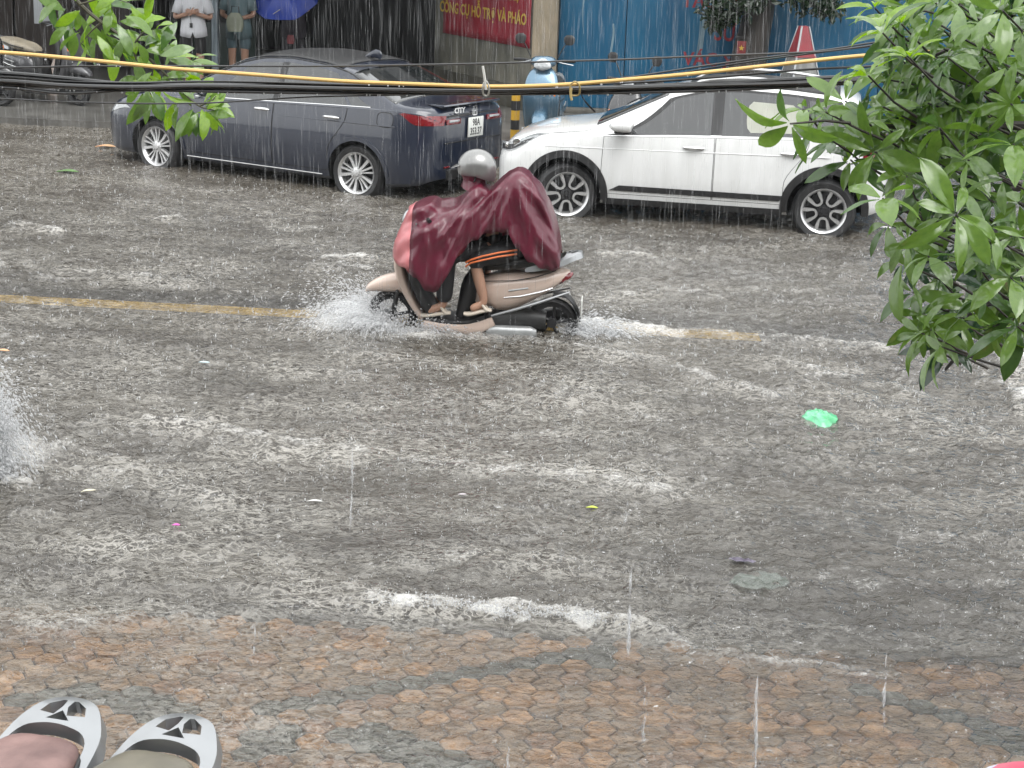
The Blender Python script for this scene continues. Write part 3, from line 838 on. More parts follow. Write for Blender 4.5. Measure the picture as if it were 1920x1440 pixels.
class CarBody:
    def __init__(s, x0, x1, W2, top, belt, bot, tumble=0.40, lo0=0.62, lo1=0.66, lt=0.50, crown=0.075):
        s.x0, s.x1, s.W2 = x0, x1, W2
        s.top, s.belt, s.bot = Prof(top), Prof(belt, 0.06), Prof(bot, 0.04)
        s.tumble, s.lo0, s.lo1, s.lt, s.crown = tumble, lo0, lo1, lt, crown
    def w(s, x):
        out = s.W2
        for e, lo in ((s.x0, s.lo0), (s.x1, s.lo1)):
            u_ = np.clip(abs(x - e) / s.lt, 0, 1)
            out *= lo + (1 - lo) * (1 - (1 - u_) ** 2.4) ** (1 / 2.0)
        return out
    def geo(s, x):
        zs, zt, zb = float(s.belt(x)), float(s.top(x)), float(s.bot(x))
        zt = max(zt, zs + 0.02); h = zt - zs
        zr = zt - min(s.crown, 0.6 * h)
        ys = 0.955 * s.w(x); yr = ys - 0.02 - s.tumble * (zr - zs)
        return zs, zt, zb, zr, ys, yr
    def y(s, x, z):
        zs, zt, zb, zr, ys, yr = s.geo(x); w = s.w(x)
        if z <= zs:
            zm = 0.56
            if z < zm: return w * (1 - 0.085 * ((zm - z) / 0.4) ** 2)
            q = (z - zm) / max(zs - zm, 0.05); return w * (1 - 0.045 * q ** 2.2)
        t = min((z - zs) / max(zr - zs, 1e-3), 1.0)
        return (ys - 0.012) + (yr - ys + 0.012) * t
    def section(s, x):
        zs, zt, zb, zr, ys, yr = s.geo(x); w = s.w(x)
        P = [(0.0, zb), (0.5 * w, zb), (s.y(x, zb + 0.02) - 0.03, zb)]
        for z in np.linspace(zb + 0.03, zs, 12): P.append((s.y(x, z), z))
        for t in np.linspace(0.06, 1, 6): z = zs + (zr - zs) * t; P.append((s.y(x, z), z))
        for a in np.linspace(0.25, math.pi / 2, 7): P.append((yr * math.cos(a) ** 0.85 if a < 1.57 else 0.0, zr + (zt - zr) * math.sin(a)))
        return P
    def body(s, name, matl, parent, wells, wr=0.345):
        xs = np.r_[np.linspace(s.x0, s.x0 + 0.35, 14), np.linspace(s.x0 + 0.40, s.x1 - 0.40, 56), np.linspace(s.x1 - 0.35, s.x1, 14)]
        rings = []
        for x in xs:
            h = s.section(x)
            rings.append([(x, y, z) for (y, z) in h] + [(x, -y, z) for (y, z) in h[-2:0:-1]])
        v, f = rings_geo(rings)
        o = mesh_obj(name, v, f, matl)
        o.data.materials.append(m_liner)
        bm = bmesh.new(); bm.from_mesh(o.data); bmesh.ops.recalc_face_normals(bm, faces=bm.faces); bm.to_mesh(o.data); bm.free()
        cut = MB()
        for (cx, cz) in wells:
            for sd in (1, -1):
                lv, lf = lathe_geo([(0.001, 0.48 * sd), (wr, 0.48 * sd), (wr, 1.2 * sd), (0.001, 1.2 * sd)], 40)
                cut.add([(p[0] + cx, p[1], p[2] + cz) for p in lv], lf)
        c = cut.build('cutter', m_liner)
        bm = bmesh.new(); bm.from_mesh(c.data); bmesh.ops.remove_doubles(bm, verts=bm.verts, dist=0.0015); bmesh.ops.recalc_face_normals(bm, faces=bm.faces); bm.to_mesh(c.data); bm.free()
        b = o.modifiers.new('b', 'BOOLEAN'); b.object = c; b.operation = 'DIFFERENCE'; b.solver = 'EXACT'; b.material_mode = 'TRANSFER'
        n = eval_mesh(o, name, None, parent)
        bpy.data.objects.remove(c)
        n.data.polygons.foreach_set('use_smooth', [True] * len(n.data.polygons)); n.data.set_sharp_from_angle(angle=R(32))
        return n
    def patch(s, name, matl, parent, xl, xr, zb, zt, off=0.004, n=14, m=8, side=1, thick=0.006, cap=None):
        """piece of the flank between two end curves and two height curves, standing off the body"""
        fx = lambda c: (lambda t: c) if not callable(c) else c
        xl, xr, zb, zt = fx(xl), fx(xr), fx(zb), fx(zt)
        def grid(of, sh=0.0):
            P = []
            for j in range(m):
                t = j / (m - 1)
                for i in range(n):
                    q = i / (n - 1); x = xl(t) + (xr(t) - xl(t)) * q
                    z0, z1 = zb(x), zt(x); z = z0 + (z1 - z0) * t
                    P.append((x, side * (s.y(x, z) + of), z))
            return P
        a, b = grid(off), grid(off - thick)
        v = a + b; f = []; N_ = n * m
        for j in range(m - 1):
            for i in range(n - 1):
                q = (j * n + i, j * n + i + 1, (j + 1) * n + i + 1, (j + 1) * n + i)
                f.append(q if side < 0 else q[::-1])
        edge = [(i) for i in range(n)] + [(j * n + n - 1) for j in range(1, m)] + [((m - 1) * n + i) for i in range(n - 2, -1, -1)] + [(j * n) for j in range(m - 2, 0, -1)]
        for k in range(len(edge)):
            p, q = edge[k], edge[(k + 1) % len(edge)]; f.append((p, q, q + N_, p + N_))
        return mesh_obj(name, v, f, matl, parent, sharp=40)
    def toppatch(s, name, matl, parent, x0, x1, k0=0.0, off=0.004, n=16, m=15, marg=0.05):
        """glass on the upper surface (windscreen or rear window)"""
        v = []; f = []
        for i in range(n):
            x = x0 + (x1 - x0) * i / (n - 1)
            zs, zt, zb, zr, ys, yr = s.geo(x)
            for j in range(m):
                a = 0.30 + (math.pi - 0.60) * j / (m - 1)
                y = yr * np.sign(math.cos(a)) * abs(math.cos(a)) ** 0.85; z = zr + (zt - zr) * math.sin(a)
                v.append((x, y, z + off))
        for i in range(n - 1):
            for j in range(m - 1): f.append((i * m + j, (i + 1) * m + j, (i + 1) * m + j + 1, i * m + j + 1))
        o = mesh_obj(name, v, f, matl, parent)
        md = o.modifiers.new('s', 'SOLIDIFY'); md.thickness = 0.008; md.offset = -1
        return o

def strip(name, pts, wdt, matl, parent, th=0.003):
    """thin raised bead along a line of 3D points"""
    return MB().tube(pts, wdt / 2, 6).build(name, matl, parent)

def make_wheel(parent, loc, steer, style, rr, rim, side=1):
    w = bpy.data.objects.new('wheel', None); COL.objects.link(w); w.parent = parent
    w.location = loc; w.rotation_euler = (0, 0, steer if side > 0 else steer + math.pi)
    w.empty_display_size = 0.1
    # local: outer face towards +Y
    hw = 0.095
    prof = [(rim - 0.012, -hw + 0.02), (rim + 0.012, -hw), (rr - 0.035, -hw - 0.008), (rr - 0.006, -hw + 0.03), (rr, 0), (rr - 0.006, hw - 0.03), (rr - 0.035, hw + 0.008), (rim + 0.012, hw), (rim - 0.012, hw - 0.02)]
    v, f = lathe_geo(prof, 44); mesh_obj('tyre', v, f, m_tyre, w)
    v, f = lathe_geo([(rim - 0.02, -0.06), (rim - 0.03, 0.02), (rim - 0.022, hw - 0.028), (rim - 0.012, hw - 0.010), (rim + 0.006, hw + 0.004), (rim + 0.012, hw - 0.012)], 44)
    mesh_obj('rim_lip', v, f, m_alloy, w)
    v, f = lathe_geo([(0.001, 0.02), (rim - 0.025, 0.0)], 36); mesh_obj('brake_disc', v, f, m_alloyd, w)
    sp = MB(); dk = MB()
    if style == 'multi':
        for k in range(5):
            for (da, wi, wo_) in ((-0.20, 0.030, 0.046), (0.20, 0.024, 0.030), (0.50, 0.016, 0.022)):
                a = k * 2 * math.pi / 5 + da
                c_, s_ = math.cos(a), math.sin(a)
                p, q = np.array([c_, s_]), np.array([-s_, c_])
                r0, r1 = 0.045, rim - 0.012
                vv = []
                for (r_, w_, y) in ((r0, wi, 0.078), ((r0 + r1) / 2, (wi + wo_) / 2, 0.072), (r1, wo_, 0.082)):
                    for (sx, dy) in ((-1, -0.025), (-0.75, 0), (0.75, 0), (1, -0.025)):
                        g = p * r_ + q * w_ / 2 * sx; vv.append((g[0], y + dy, g[1]))
                sp.add(vv, [(i * 4 + j, i * 4 + j + 1, (i + 1) * 4 + j + 1, (i + 1) * 4 + j) for i in range(2) for j in range(3)])
        v, f = lathe_geo([(0.062, 0.045), (0.060, 0.080), (0.034, 0.086), (0.030, 0.094), (0.001, 0.096)], 24); sp.add(v, f)
        for k in range(5):
            a = (k + 0.5) * 2 * math.pi / 5; v, f = lathe_geo([(0.011, 0.05), (0.011, 0.088), (0.001, 0.089)], 8)
            sp.add([(p[0] + 0.058 * math.cos(a), p[1], p[2] + 0.058 * math.sin(a)) for p in v], f)
    else:
        for k in range(5):                                       # five U shaped spokes
            a = -math.pi / 2 + k * 2 * math.pi / 5
            c_, s_ = math.cos(a), math.sin(a); p, q = np.array([c_, s_]), np.array([-s_, c_])
            U = [(rim - 0.010, 0.066), (0.150, 0.052), (0.100, 0.040), (0.080, 0.026), (0.073, 0.0), (0.080, -0.026), (0.100, -0.040), (0.150, -0.052), (rim - 0.010, -0.066)]
            vv = []
            for i, (r_, t_) in enumerate(U):
                nx = U[min(i + 1, 8)]; pv = U[max(i - 1, 0)]
                d_ = np.array([nx[0] - pv[0], nx[1] - pv[1]]); d_ /= np.linalg.norm(d_); nn = np.array([-d_[1], d_[0]])
                wv = 0.013 if 1 < i < 7 else 0.020
                for (sg, dy) in ((-1, -0.02), (-0.8, 0), (0.8, 0), (1, -0.02)):
                    rr_, tt_ = r_ + nn[0] * wv * sg, t_ + nn[1] * wv * sg
                    g = p * min(rr_, rim - 0.006) + q * tt_; vv.append((g[0], 0.080 + dy, g[1]))
            sp.add(vv, [(i * 4 + j, i * 4 + j + 1, (i + 1) * 4 + j + 1, (i + 1) * 4 + j) for i in range(8) for j in range(3)])
        v, f = lathe_geo([(0.066, 0.03), (0.064, 0.066), (0.036, 0.070), (0.032, 0.082), (0.001, 0.083)], 24); dk.add(v, f)
        dk.build('hub', m_alloyd, w)
    sp.build('rim', m_alloy, w, sharp=30)
    return w

def arch_ring(cb, name, matl, parent, cx, cz, r0, r1, a0, a1, off=0.012, side=1, n=30):
    v = []; f = []
    for i in range(n):
        a = a0 + (a1 - a0) * i / (n - 1)
        for (r_, o_) in ((r0, -0.03), (r0, off), (r1, off), (r1 + 0.004, -0.004)):
            x, z = cx + r_ * math.cos(a), cz + r_ * math.sin(a)
            z = max(z, float(cb.bot(x)) - 0.02)
            v.append((x, side * (cb.y(x, z) + o_), z))
    for i in range(n - 1):
        for j in range(3): f.append((i * 4 + j, (i + 1) * 4 + j, (i + 1) * 4 + j + 1, i * 4 + j + 1))
    return mesh_obj(name, v, f, matl, parent)

# ------------------------------------------------------------------ dark sedan
sed = empty('sedan_car', (-2.47, 20.30, -0.11), math.pi - R(28.8), 'dark navy sedan parked at an angle with silver multi spoke wheels', 'car')
sed.scale = (1.035, 1.035, 1.0)
sed.rotation_euler[0] = R(1.5)
cb = CarBody(-2.14, 2.12, 0.874,
    [(-2.14, 0.95), (-2.10, 1.045), (-2.02, 1.06), (-1.88, 1.07), (-1.72, 1.09), (-1.05, 1.385), (-0.75, 1.440), (-0.30, 1.468), (0.05, 1.445), (0.32, 1.375), (1.00, 1.035), (1.12, 0.995), (1.60, 0.91), (1.93, 0.80), (2.06, 0.70), (2.12, 0.60)],
    [(-2.14, 0.88), (-2.03, 0.975), (-1.7, 0.995), (-0.9, 0.965), (0.0, 0.925), (0.9, 0.89), (1.5, 0.83), (1.95, 0.72), (2.12, 0.55)],
    [(-2.14, 0.32), (-1.98, 0.24), (-1.7, 0.20), (1.7, 0.19), (2.0, 0.20), (2.12, 0.26)], tumble=0.46)
cb.body('body', m_navy, sed, [(1.2945, 0.30), (-1.2945, 0.30)], 0.345)
zr = lambda x, mg=0.03: cb.geo(x)[3] - mg
belt = lambda x: float(cb.belt(x)) + 0.022
for sd in (1, -1):
    cb.patch('window', m_glass, sed, lambda t: -0.20, lambda t: 0.80 - 0.60 * t ** 0.85, belt, lambda x: zr(x, 0.035), 0.004, side=sd)
    cb.patch('window', m_glass, sed, lambda t: -1.14 + 0.22 * t, lambda t: -0.285, belt, lambda x: zr(x, 0.035), 0.004, side=sd)
    cb.patch('quarter_window', m_glass, sed, lambda t: -1.44 + 0.40 * t, lambda t: -1.19 + 0.22 * t, belt, lambda x: zr(x, 0.045), 0.004, n=6, side=sd)
    cb.patch('pillar_trim', m_blk, sed, lambda t: -0.283, lambda t: -0.202, belt, lambda x: zr(x, 0.03), 0.005, n=3, side=sd)
    # doors with dark gaps showing behind them
    fdb = lambda x: 0.30
    for (nm, xl, xr_) in (('door', lambda t: -0.235, lambda t: 0.84 - 0.02 * t), ('door', lambda t: -0.93 - 0.20 * sstep(0.30, 0.9, t) - 0.02 * t, lambda t: -0.250)):
        cb.patch('door_gap', m_seam, sed, (lambda t, g=xl: g(t) - 0.007), (lambda t, g=xr_: g(t) + 0.007), lambda x: 0.292, lambda x: float(cb.belt(x)) - 0.002, 0.0018, n=20, m=12, side=sd, thick=0.004)
        dr = cb.patch(nm, m_navy, sed, xl, xr_, lambda x: 0.30, lambda x: float(cb.belt(x)) - 0.006, 0.0045, n=20, m=12, side=sd, thick=0.006)
        hx = -0.10 if xl(0) > -0.5 else -0.98
        y_ = cb.y(hx, 0.865)
        hm = MB()
        hp = [(hx + 0.10 - 0.2 * q, sd * (y_ + 0.014 + 0.024 * math.sin(math.pi * q)), 0.862 + 0.004 * math.sin(math.pi * q)) for q in np.linspace(0, 1, 9)]
        hm.tube(hp, [0.008, 0.014, 0.016, 0.016, 0.016, 0.016, 0.016, 0.014, 0.008], 8)
        mesh_obj('handle', hm.v, hm.f, m_chrome, dr)
    strip('belt_moulding', [(x, sd * (cb.y(x, belt(x)) + 0.004), belt(x) - 0.006) for x in np.linspace(0.80, -1.42, 26)], 0.014, m_chrome, sed)
    strip('sill_line', [(x, sd * (cb.y(x, 0.245) + 0.003), 0.245) for x in np.linspace(0.90, -0.86, 20)], 0.010, m_alloy, sed)
    strip('crease', [(x, sd * (cb.y(x, 0.83) + 0.002), 0.80 + 0.035 * (0.9 - x) / 2.8) for x in np.linspace(0.9, -1.75, 26)], 0.012, m_navy, sed)
    strip('roof_moulding', [(x, sd * (cb.geo(x)[5] * 0.985), cb.geo(x)[3] + 0.012) for x in np.linspace(0.55, -1.35, 24)], 0.016, m_blk, sed)
    for (cx) in (1.2945, -1.2945):
        make_wheel(sed, (cx, sd * 0.765, 0.305), R(-6) if (cx > 0 and sd > 0) else 0, 'multi', 0.305, 0.213, sd)
        arch_ring(cb, 'wheel_arch', m_navy, sed, cx, 0.30, 0.345, 0.385, R(2), R(178), 0.010, sd)
    # door mirror
    mr = MB(); v, f = sweep_geo([(0.68, 1.00, 0.02, 0.015), (0.70, 1.01, 0.075, 0.05), (0.78, 1.01, 0.085, 0.06), (0.85, 1.01, 0.05, 0.035), (0.87, 1.01, 0.01, 0.01)], 14, 2.4, 4, sd * 0.93)
    mr.add(v, f); mr.tube([(0.78, sd * 0.80, 0.96), (0.76, sd * 0.88, 0.985)], 0.025, 8)
    mr.build('door_mirror', m_navy, sed)
    # tail lamp wrapped round the corner
    tl = cb.patch('tail_light', m_taill, sed, lambda t: -2.1350, lambda t: -1.77 - 0.04 * t, lambda x: 0.865 + 0.115 * sstep(-1.98, -1.74, x), lambda x: 0.965 + 0.02 * sstep(-2.02, -1.78, x), 0.007, n=18, m=6, side=sd, thick=0.02)
    cb.patch('headlight', m_lens, sed, lambda t: 1.66 + 0.1 * t, lambda t: 2.10, lambda x: 0.62 + 0.08 * sstep(2.05, 1.7, x), lambda x: 0.70 + 0.05 * sstep(2.05, 1.7, x), 0.006, side=sd)
    v, f = box_geo((-2.1480, sd * 0.40, 0.895), (0.018, 0.27, 0.055), 0, 0.006); ti = mesh_obj('tail_light', v, f, m_taill, sed)
    v, f = box_geo((-2.1600, sd * 0.40, 0.905), (0.012, 0.20, 0.024), 0, 0.004); mesh_obj('clear_lens', v, f, m_lens, ti)
    v, f = box_geo((-2.1480, sd * 0.50, 0.43), (0.014, 0.10, 0.020), 0, 0.004); mesh_obj('reflector', v, f, m_taill, sed)
cb.toppatch('windscreen', m_glass, sed, 0.36, 0.98)
cb.toppatch('rear_window', m_glass, sed, -1.10, -1.69)
cb.toppatch('roof_panel', m_blk, sed, -0.95, 0.18, off=0.002)  # black panel paints in the dark building mirrored on the navy roof
v, f = sweep_geo([(-0.78, 1.425, 0.02, 0.006), (-0.86, 1.455, 0.018, 0.03), (-0.93, 1.475, 0.014, 0.045), (-0.97, 1.455, 0.012, 0.045), (-0.985, 1.42, 0.01, 0.01)], 12, 2.2, 4)
mesh_obj('aerial_fin', v, f, m_navy, sed)
v, f = slab_geo([(-1.93, 1.058), (-2.10, 1.040), (-2.135, 1.058), (-2.12, 1.072), (-1.98, 1.070)], -0.56, 0.56, 0.006); mesh_obj('boot_spoiler', v, f, m_navy, sed)
pl = mesh_obj('number_plate', *box_geo((-2.1620, -0.02, 0.815), (0.010, 0.30, 0.205), 0, 0.004), m_plate, sed)
rotm = Matrix.Rotation(-math.pi / 2, 4, 'Z') @ Matrix.Rotation(math.pi / 2, 4, 'X')
text_mesh('lettering', '98A', 0.105, m_ink, pl, Matrix.Translation((-2.1675, -0.02, 0.860)) @ rotm, 0.001, sx=0.85, bold=0.002)
text_mesh('lettering', '353.37', 0.105, m_ink, pl, Matrix.Translation((-2.1675, -0.02, 0.765)) @ rotm, 0.001, sx=0.80, bold=0.002)
text_mesh('badge', 'CITY', 0.075, m_chrome, sed, Matrix.Translation((-2.1530, 0.30, 1.005)) @ rotm, 0.004, sx=1.25, bold=0.002)
em = MB()
for (a, b_, c_, d_) in ((0, 0.045, 0.09, 0.012), (0, -0.045, 0.07, 0.012)): em.box((-2.1550, 0 - 0.0, 0.985 + b_), (0.012, c_, d_))
for sg in (-1, 1): em.box((-2.1550, sg * 0.042, 0.985), (0.012, 0.012, 0.09)); em.box((-2.1560, sg * 0.018, 0.985), (0.012, 0.012, 0.07))
em.box((-2.1570, 0, 0.985), (0.012, 0.036, 0.012)); em.build('emblem', m_chrome, sed)
v, f = box_geo((-2.1450, 0, 0.955), (0.010, 1.02, 0.018), 0, 0.003); mesh_obj('boot_trim', v, f, m_blk, sed)
v, f = box_geo((-2.1420, 0, 0.345), (0.020, 1.00, 0.11), 0, 0.01); mesh_obj('bumper_insert', v, f, m_blk, sed)
strip('boot_gap', [(-2.1460, y, 0.68) for y in np.linspace(-0.56, 0.56, 12)], 0.010, m_seam, sed)
fp = [(-1.62 + 0.095 * math.copysign(abs(math.cos(a)) ** 0.6, math.cos(a)), 0, 0.895 + 0.075 * math.copysign(abs(math.sin(a)) ** 0.6, math.sin(a))) for a in np.linspace(0, 2 * math.pi, 33)]
strip('fuel_flap_gap', [(p[0], cb.y(p[0], p[2]) + 0.0005, p[2]) for p in fp], 0.007, m_seam, sed)

# ------------------------------------------------------------------ white hatchback
whi = empty('hatchback_car', (1.87, 18.71, -0.105), math.pi - R(9.6), 'white hatchback with black cladding and roof rails behind the tree', 'car')
whi.scale = (1.005, 1.005, 0.985)
whi.rotation_euler[0] = R(1.5)
cw = CarBody(-1.88, 2.02, 0.875,
    [(-1.88, 0.80), (-1.84, 1.02), (-1.70, 1.27), (-1.52, 1.43), (-1.30, 1.485), (-0.9, 1.515), (-0.40, 1.530), (-0.05, 1.505), (0.28, 1.420), (1.02, 1.060), (1.14, 1.020), (1.60, 0.955), (1.86, 0.87), (1.97, 0.76), (2.02, 0.66)],
    [(-1.88, 0.70), (-1.8, 0.97), (-1.4, 1.015), (-0.8, 0.995), (0.0, 0.965), (0.9, 0.925), (1.4, 0.885), (1.80, 0.79), (2.02, 0.60)],
    [(-1.88, 0.34), (-1.7, 0.27), (-1.4, 0.24), (1.5, 0.24), (1.85, 0.24), (2.02, 0.30)], tumble=0.42, lo1=0.60)
cw.body('body', m_white, whi, [(1.285, 0.325), (-1.285, 0.325)], 0.365)
zrw = lambda x, mg=0.03: cw.geo(x)[3] - mg
bw_ = lambda x: float(cw.belt(x)) + 0.02
for sd in (1, -1):
    cw.patch('pillar_trim', m_blk, whi, lambda t: -1.60 + 0.22 * t, lambda t: 0.93 - 0.63 * t ** 0.85, lambda x: float(cw.belt(x)) + 0.004, lambda x: zrw(x, 0.012), 0.0025, n=30, side=sd, thick=0.005)
    cw.patch('window', m_glass, whi, lambda t: -0.13, lambda t: 0.80 - 0.56 * t ** 0.85, bw_, lambda x: zrw(x, 0.035), 0.0055, side=sd)
    wr_ = cw.patch('window', m_glass, whi, lambda t: -1.06 + 0.06 * t, lambda t: -0.24, bw_, lambda x: zrw(x, 0.035), 0.0055, side=sd)
    cw.patch('quarter_window', m_glass, whi, lambda t: -1.50 + 0.20 * t, lambda t: -1.12 + 0.06 * t, bw_, lambda x: zrw(x, 0.05), 0.0055, n=6, side=sd)
    if sd > 0:
        m_shade = mat('cream_sunshade', (0.40, 0.41, 0.35), 0.7, var=0.15, scale=6)
        cw.patch('sunshade', m_shade, wr_, lambda t: -0.98 + 0.07 * (1 - math.sin(math.pi * min(max(t, 0.0), 1.0)) ** 0.35), lambda t: -0.47 - 0.05 * (1 - math.sin(math.pi * t) ** 0.35), lambda x: bw_(x) + 0.035, lambda x: zrw(x, 0.115), 0.0072, n=10, side=sd, thick=0.001)
    for (xl, xr_, hx) in ((lambda t: -0.175, lambda t: 0.93 - 0.015 * t, 0.02), (lambda t: -0.87 - 0.22 * sstep(0.30, 0.95, t), lambda t: -0.192, -0.93)):
        cw.patch('door_gap', m_seamw, whi, (lambda t, g=xl: g(t) - 0.006), (lambda t, g=xr_: g(t) + 0.006), lambda x: 0.345, lambda x: float(cw.belt(x)) - 0.001, 0.0012, n=20, m=12, side=sd, thick=0.003)
        dr = cw.patch('door', m_white, whi, xl, xr_, lambda x: 0.35, lambda x: float(cw.belt(x)) - 0.005, 0.0038, n=20, m=12, side=sd, thick=0.006)
        y_ = cw.y(hx, 0.86); zz = 0.862
        hp = [(hx + 0.105 - 0.21 * q, sd * (y_ + 0.012 + 0.022 * math.sin(math.pi * q)), zz) for q in np.linspace(0, 1, 9)]
        hm = MB().tube(hp, [0.007, 0.015, 0.018, 0.018, 0.018, 0.018, 0.018, 0.015, 0.007], 8); mesh_obj('handle', hm.v, hm.f, m_chrome, dr)
    # black lower cladding
    cw.patch('side_cladding', m_blk, whi, lambda t: -0.84 - 0.06 * t, lambda t: 0.84 - 0.10 * t, lambda x: 0.382, lambda x: 0.438, 0.014, n=26, m=5, side=sd, thick=0.018)
    cw.patch('sill', m_blk, whi, lambda t: -0.88, lambda t: 0.90, lambda x: 0.235, lambda x: 0.30, 0.006, n=20, m=4, side=sd, thick=0.012)
    for cx in (1.285, -1.285):
        make_wheel(whi, (cx, sd * 0.775, 0.312), (R(17) if cx > 0 else 0), 'uspoke', 0.315, 0.218, sd)
        arch_ring(cw, 'arch_cladding', m_blk, whi, cx, 0.325, 0.362, 0.432, R(-8), R(188), 0.012, sd)
    mr = MB(); v, f = sweep_geo([(0.62, 1.045, 0.02, 0.02), (0.64, 1.05, 0.085, 0.06), (0.72, 1.05, 0.10, 0.072), (0.81, 1.045, 0.075, 0.05), (0.86, 1.04, 0.015, 0.012)], 16, 2.4, 5, sd * 0.975)
    mr.add(v, f); mo = mr.build('door_mirror', m_white, whi)
    mb_ = MB(); mb_.tube([(0.76, sd * 0.84, 0.975), (0.73, sd * 0.94, 1.0)], 0.028, 8); v, f = sweep_geo([(0.63, 0.985, 0.06, 0.012), (0.72, 0.978, 0.085, 0.018), (0.80, 0.99, 0.06, 0.012)], 12, 2.4, 4, sd * 0.965); mb_.add(v, f)
    mesh_obj('mirror_base', mb_.v, mb_.f, m_blk, mo)
    hl = cw.patch('headlight', m_lens, whi, lambda t: 1.48 + 0.12 * (1 - t), lambda t: 1.99, lambda x: 0.70 + 0.19 * sstep(1.92, 1.50, x), lambda x: 0.79 + 0.12 * sstep(1.92, 1.55, x), 0.007, n=18, side=sd)
    cw.patch('headlight_bezel', m_blk, hl, lambda t: 1.62 + 0.05 * (1 - t), lambda t: 1.97, lambda x: 0.712 + 0.15 * sstep(1.92, 1.55, x), lambda x: 0.765 + 0.11 * sstep(1.92, 1.55, x), 0.0095, n=16, side=sd)
    for (hx, hz, r_) in ((1.80, 0.80, 0.045), (1.91, 0.755, 0.03)):
        v, f = lathe_geo([(r_, 0.0), (r_ * 0.8, 0.014), (0.001, 0.02)], 16)
        mesh_obj('lamp', [(p[0] + hx, sd * (cw.y(hx, hz) + 0.006 + p[1]), p[2] + hz) for p in v], f, m_chrome, hl)
    cw.patch('tail_light', m_taill, whi, lambda t: -1.86, lambda t: -1.62, lambda x: 0.86, lambda x: 1.0, 0.007, n=10, side=sd)
    rp = [(x, sd * (cw.geo(x)[5] * 0.93), cw.geo(x)[3] + 0.075 + 0.03 * math.sin(math.pi * (0.10 - x) / 1.35) ** 0.5) for x in np.linspace(0.10, -1.25, 16)]
    rp[0] = (rp[0][0] + 0.06, rp[0][1], rp[0][2] - 0.05); rp[-1] = (rp[-1][0] - 0.06, rp[-1][1], rp[-1][2] - 0.05)
    MB().tube(rp, 0.017, 8).build('roof_rail', m_alloy, whi)
cw.toppatch('windscreen', m_glass, whi, 0.32, 1.00)
cw.toppatch('rear_window', m_glass, whi, -1.56, -1.78)
cw.toppatch('roof_panel', m_blk, whi, -1.35, 0.14, off=0.003)
v, f = box_geo((2.014, 0, 0.52), (0.03, 0.80, 0.24), 0, 0.01); mesh_obj('grille', v, f, m_blk, whi)
fp = [(-1.50 + 0.085 * math.cos(a), 0, 0.88 + 0.085 * math.sin(a)) for a in np.linspace(0, 2 * math.pi, 29)]
strip('fuel_flap_gap', [(p[0], cw.y(p[0], p[2]) + 0.0005, p[2]) for p in fp], 0.007, m_seamw, whi)
strip('bonnet_gap', [(x, cw.w(x) * (0.93 - 0.06 * (x - 1.1)), cw.geo(x)[3] + 0.004) for x in np.linspace(1.05, 1.90, 14)], 0.006, m_seamw, whi)
strip('shoulder_crease', [(x, cw.y(x, 0.80) + 0.001, 0.80 + 0.02 * (0.9 - x)) for x in np.linspace(1.5, -1.3, 24)], 0.010, m_white, whi)

# ================================================================== SCOOTERS
m_gripb = mat('black_plastic', (0.016, 0.016, 0.017), 0.5, var=0.3, scale=12)
m_eng = mat('engine_grey', (0.05, 0.05, 0.05), 0.45, metal=0.4, var=0.4, scale=15)
m_silver = mat('silver_plastic', (0.33, 0.34, 0.35), 0.30, metal=0.75, coat=0.3, var=0.08)
m_indic = mat('amber_lens', (0.75, 0.20, 0.03), 0.2, coat=1.0)
m_cover = mat('crankcase_cover', (0.42, 0.43, 0.43), 0.35, metal=0.5, var=0.3, scale=9)

def hole_plate(name, outer, holes, th, matl, parent, zf, nout=0, bev=0.011):
    """flat casting with cut-outs; loops in (x,y), height zf(x,y)"""
    bm = bmesh.new()
    edges = []
    for lp in [outer] + holes:
        vs_ = [bm.verts.new((p[0], p[1], 0)) for p in lp]
        for i in range(len(vs_)): edges.append(bm.edges.new((vs_[i], vs_[(i + 1) % len(vs_)])))
    bmesh.ops.triangle_fill(bm, use_beauty=True, use_dissolve=False, edges=edges)
    fs = list(bm.faces)
    r_ = bmesh.ops.extrude_face_region(bm, geom=fs)
    up_ = [e for e in r_['geom'] if isinstance(e, bmesh.types.BMVert)]
    for w in up_: w.co.z += th
    bmesh.ops.recalc_face_normals(bm, faces=bm.faces)
    low = [w for w in bm.verts if w.co.z < 1e-6]
    for w in low:                                   # flanks splay outwards like a casting
        e_ = abs(w.co.y) / 0.15
        w.co.y *= 1.10; w.co.x += 0.012 * (1 if w.co.x > 0.74 else 0)
    for w in bm.verts: w.co.z += zf(w.co.x, w.co.y)
    me = bpy.data.meshes.new(name); bm.to_mesh(me); bm.free()
    me.materials.append(matl)
    o = bpy.data.objects.new(name, me); COL.objects.link(o); o.parent = parent
    me.polygons.foreach_set('use_smooth', [True] * len(me.polygons)); me.set_sharp_from_angle(angle=R(30))
    b = o.modifiers.new('b', 'BEVEL'); b.width = bev; b.segments = 3; b.limit_method = 'ANGLE'; b.angle_limit = R(40)
    return o

def sw(name, st, matl, parent, n=18, p=2.5, k=6, y0=0.0):
    v, f = sweep_geo(st, n, p, k, y0); return mesh_obj(name, v, f, matl, parent)

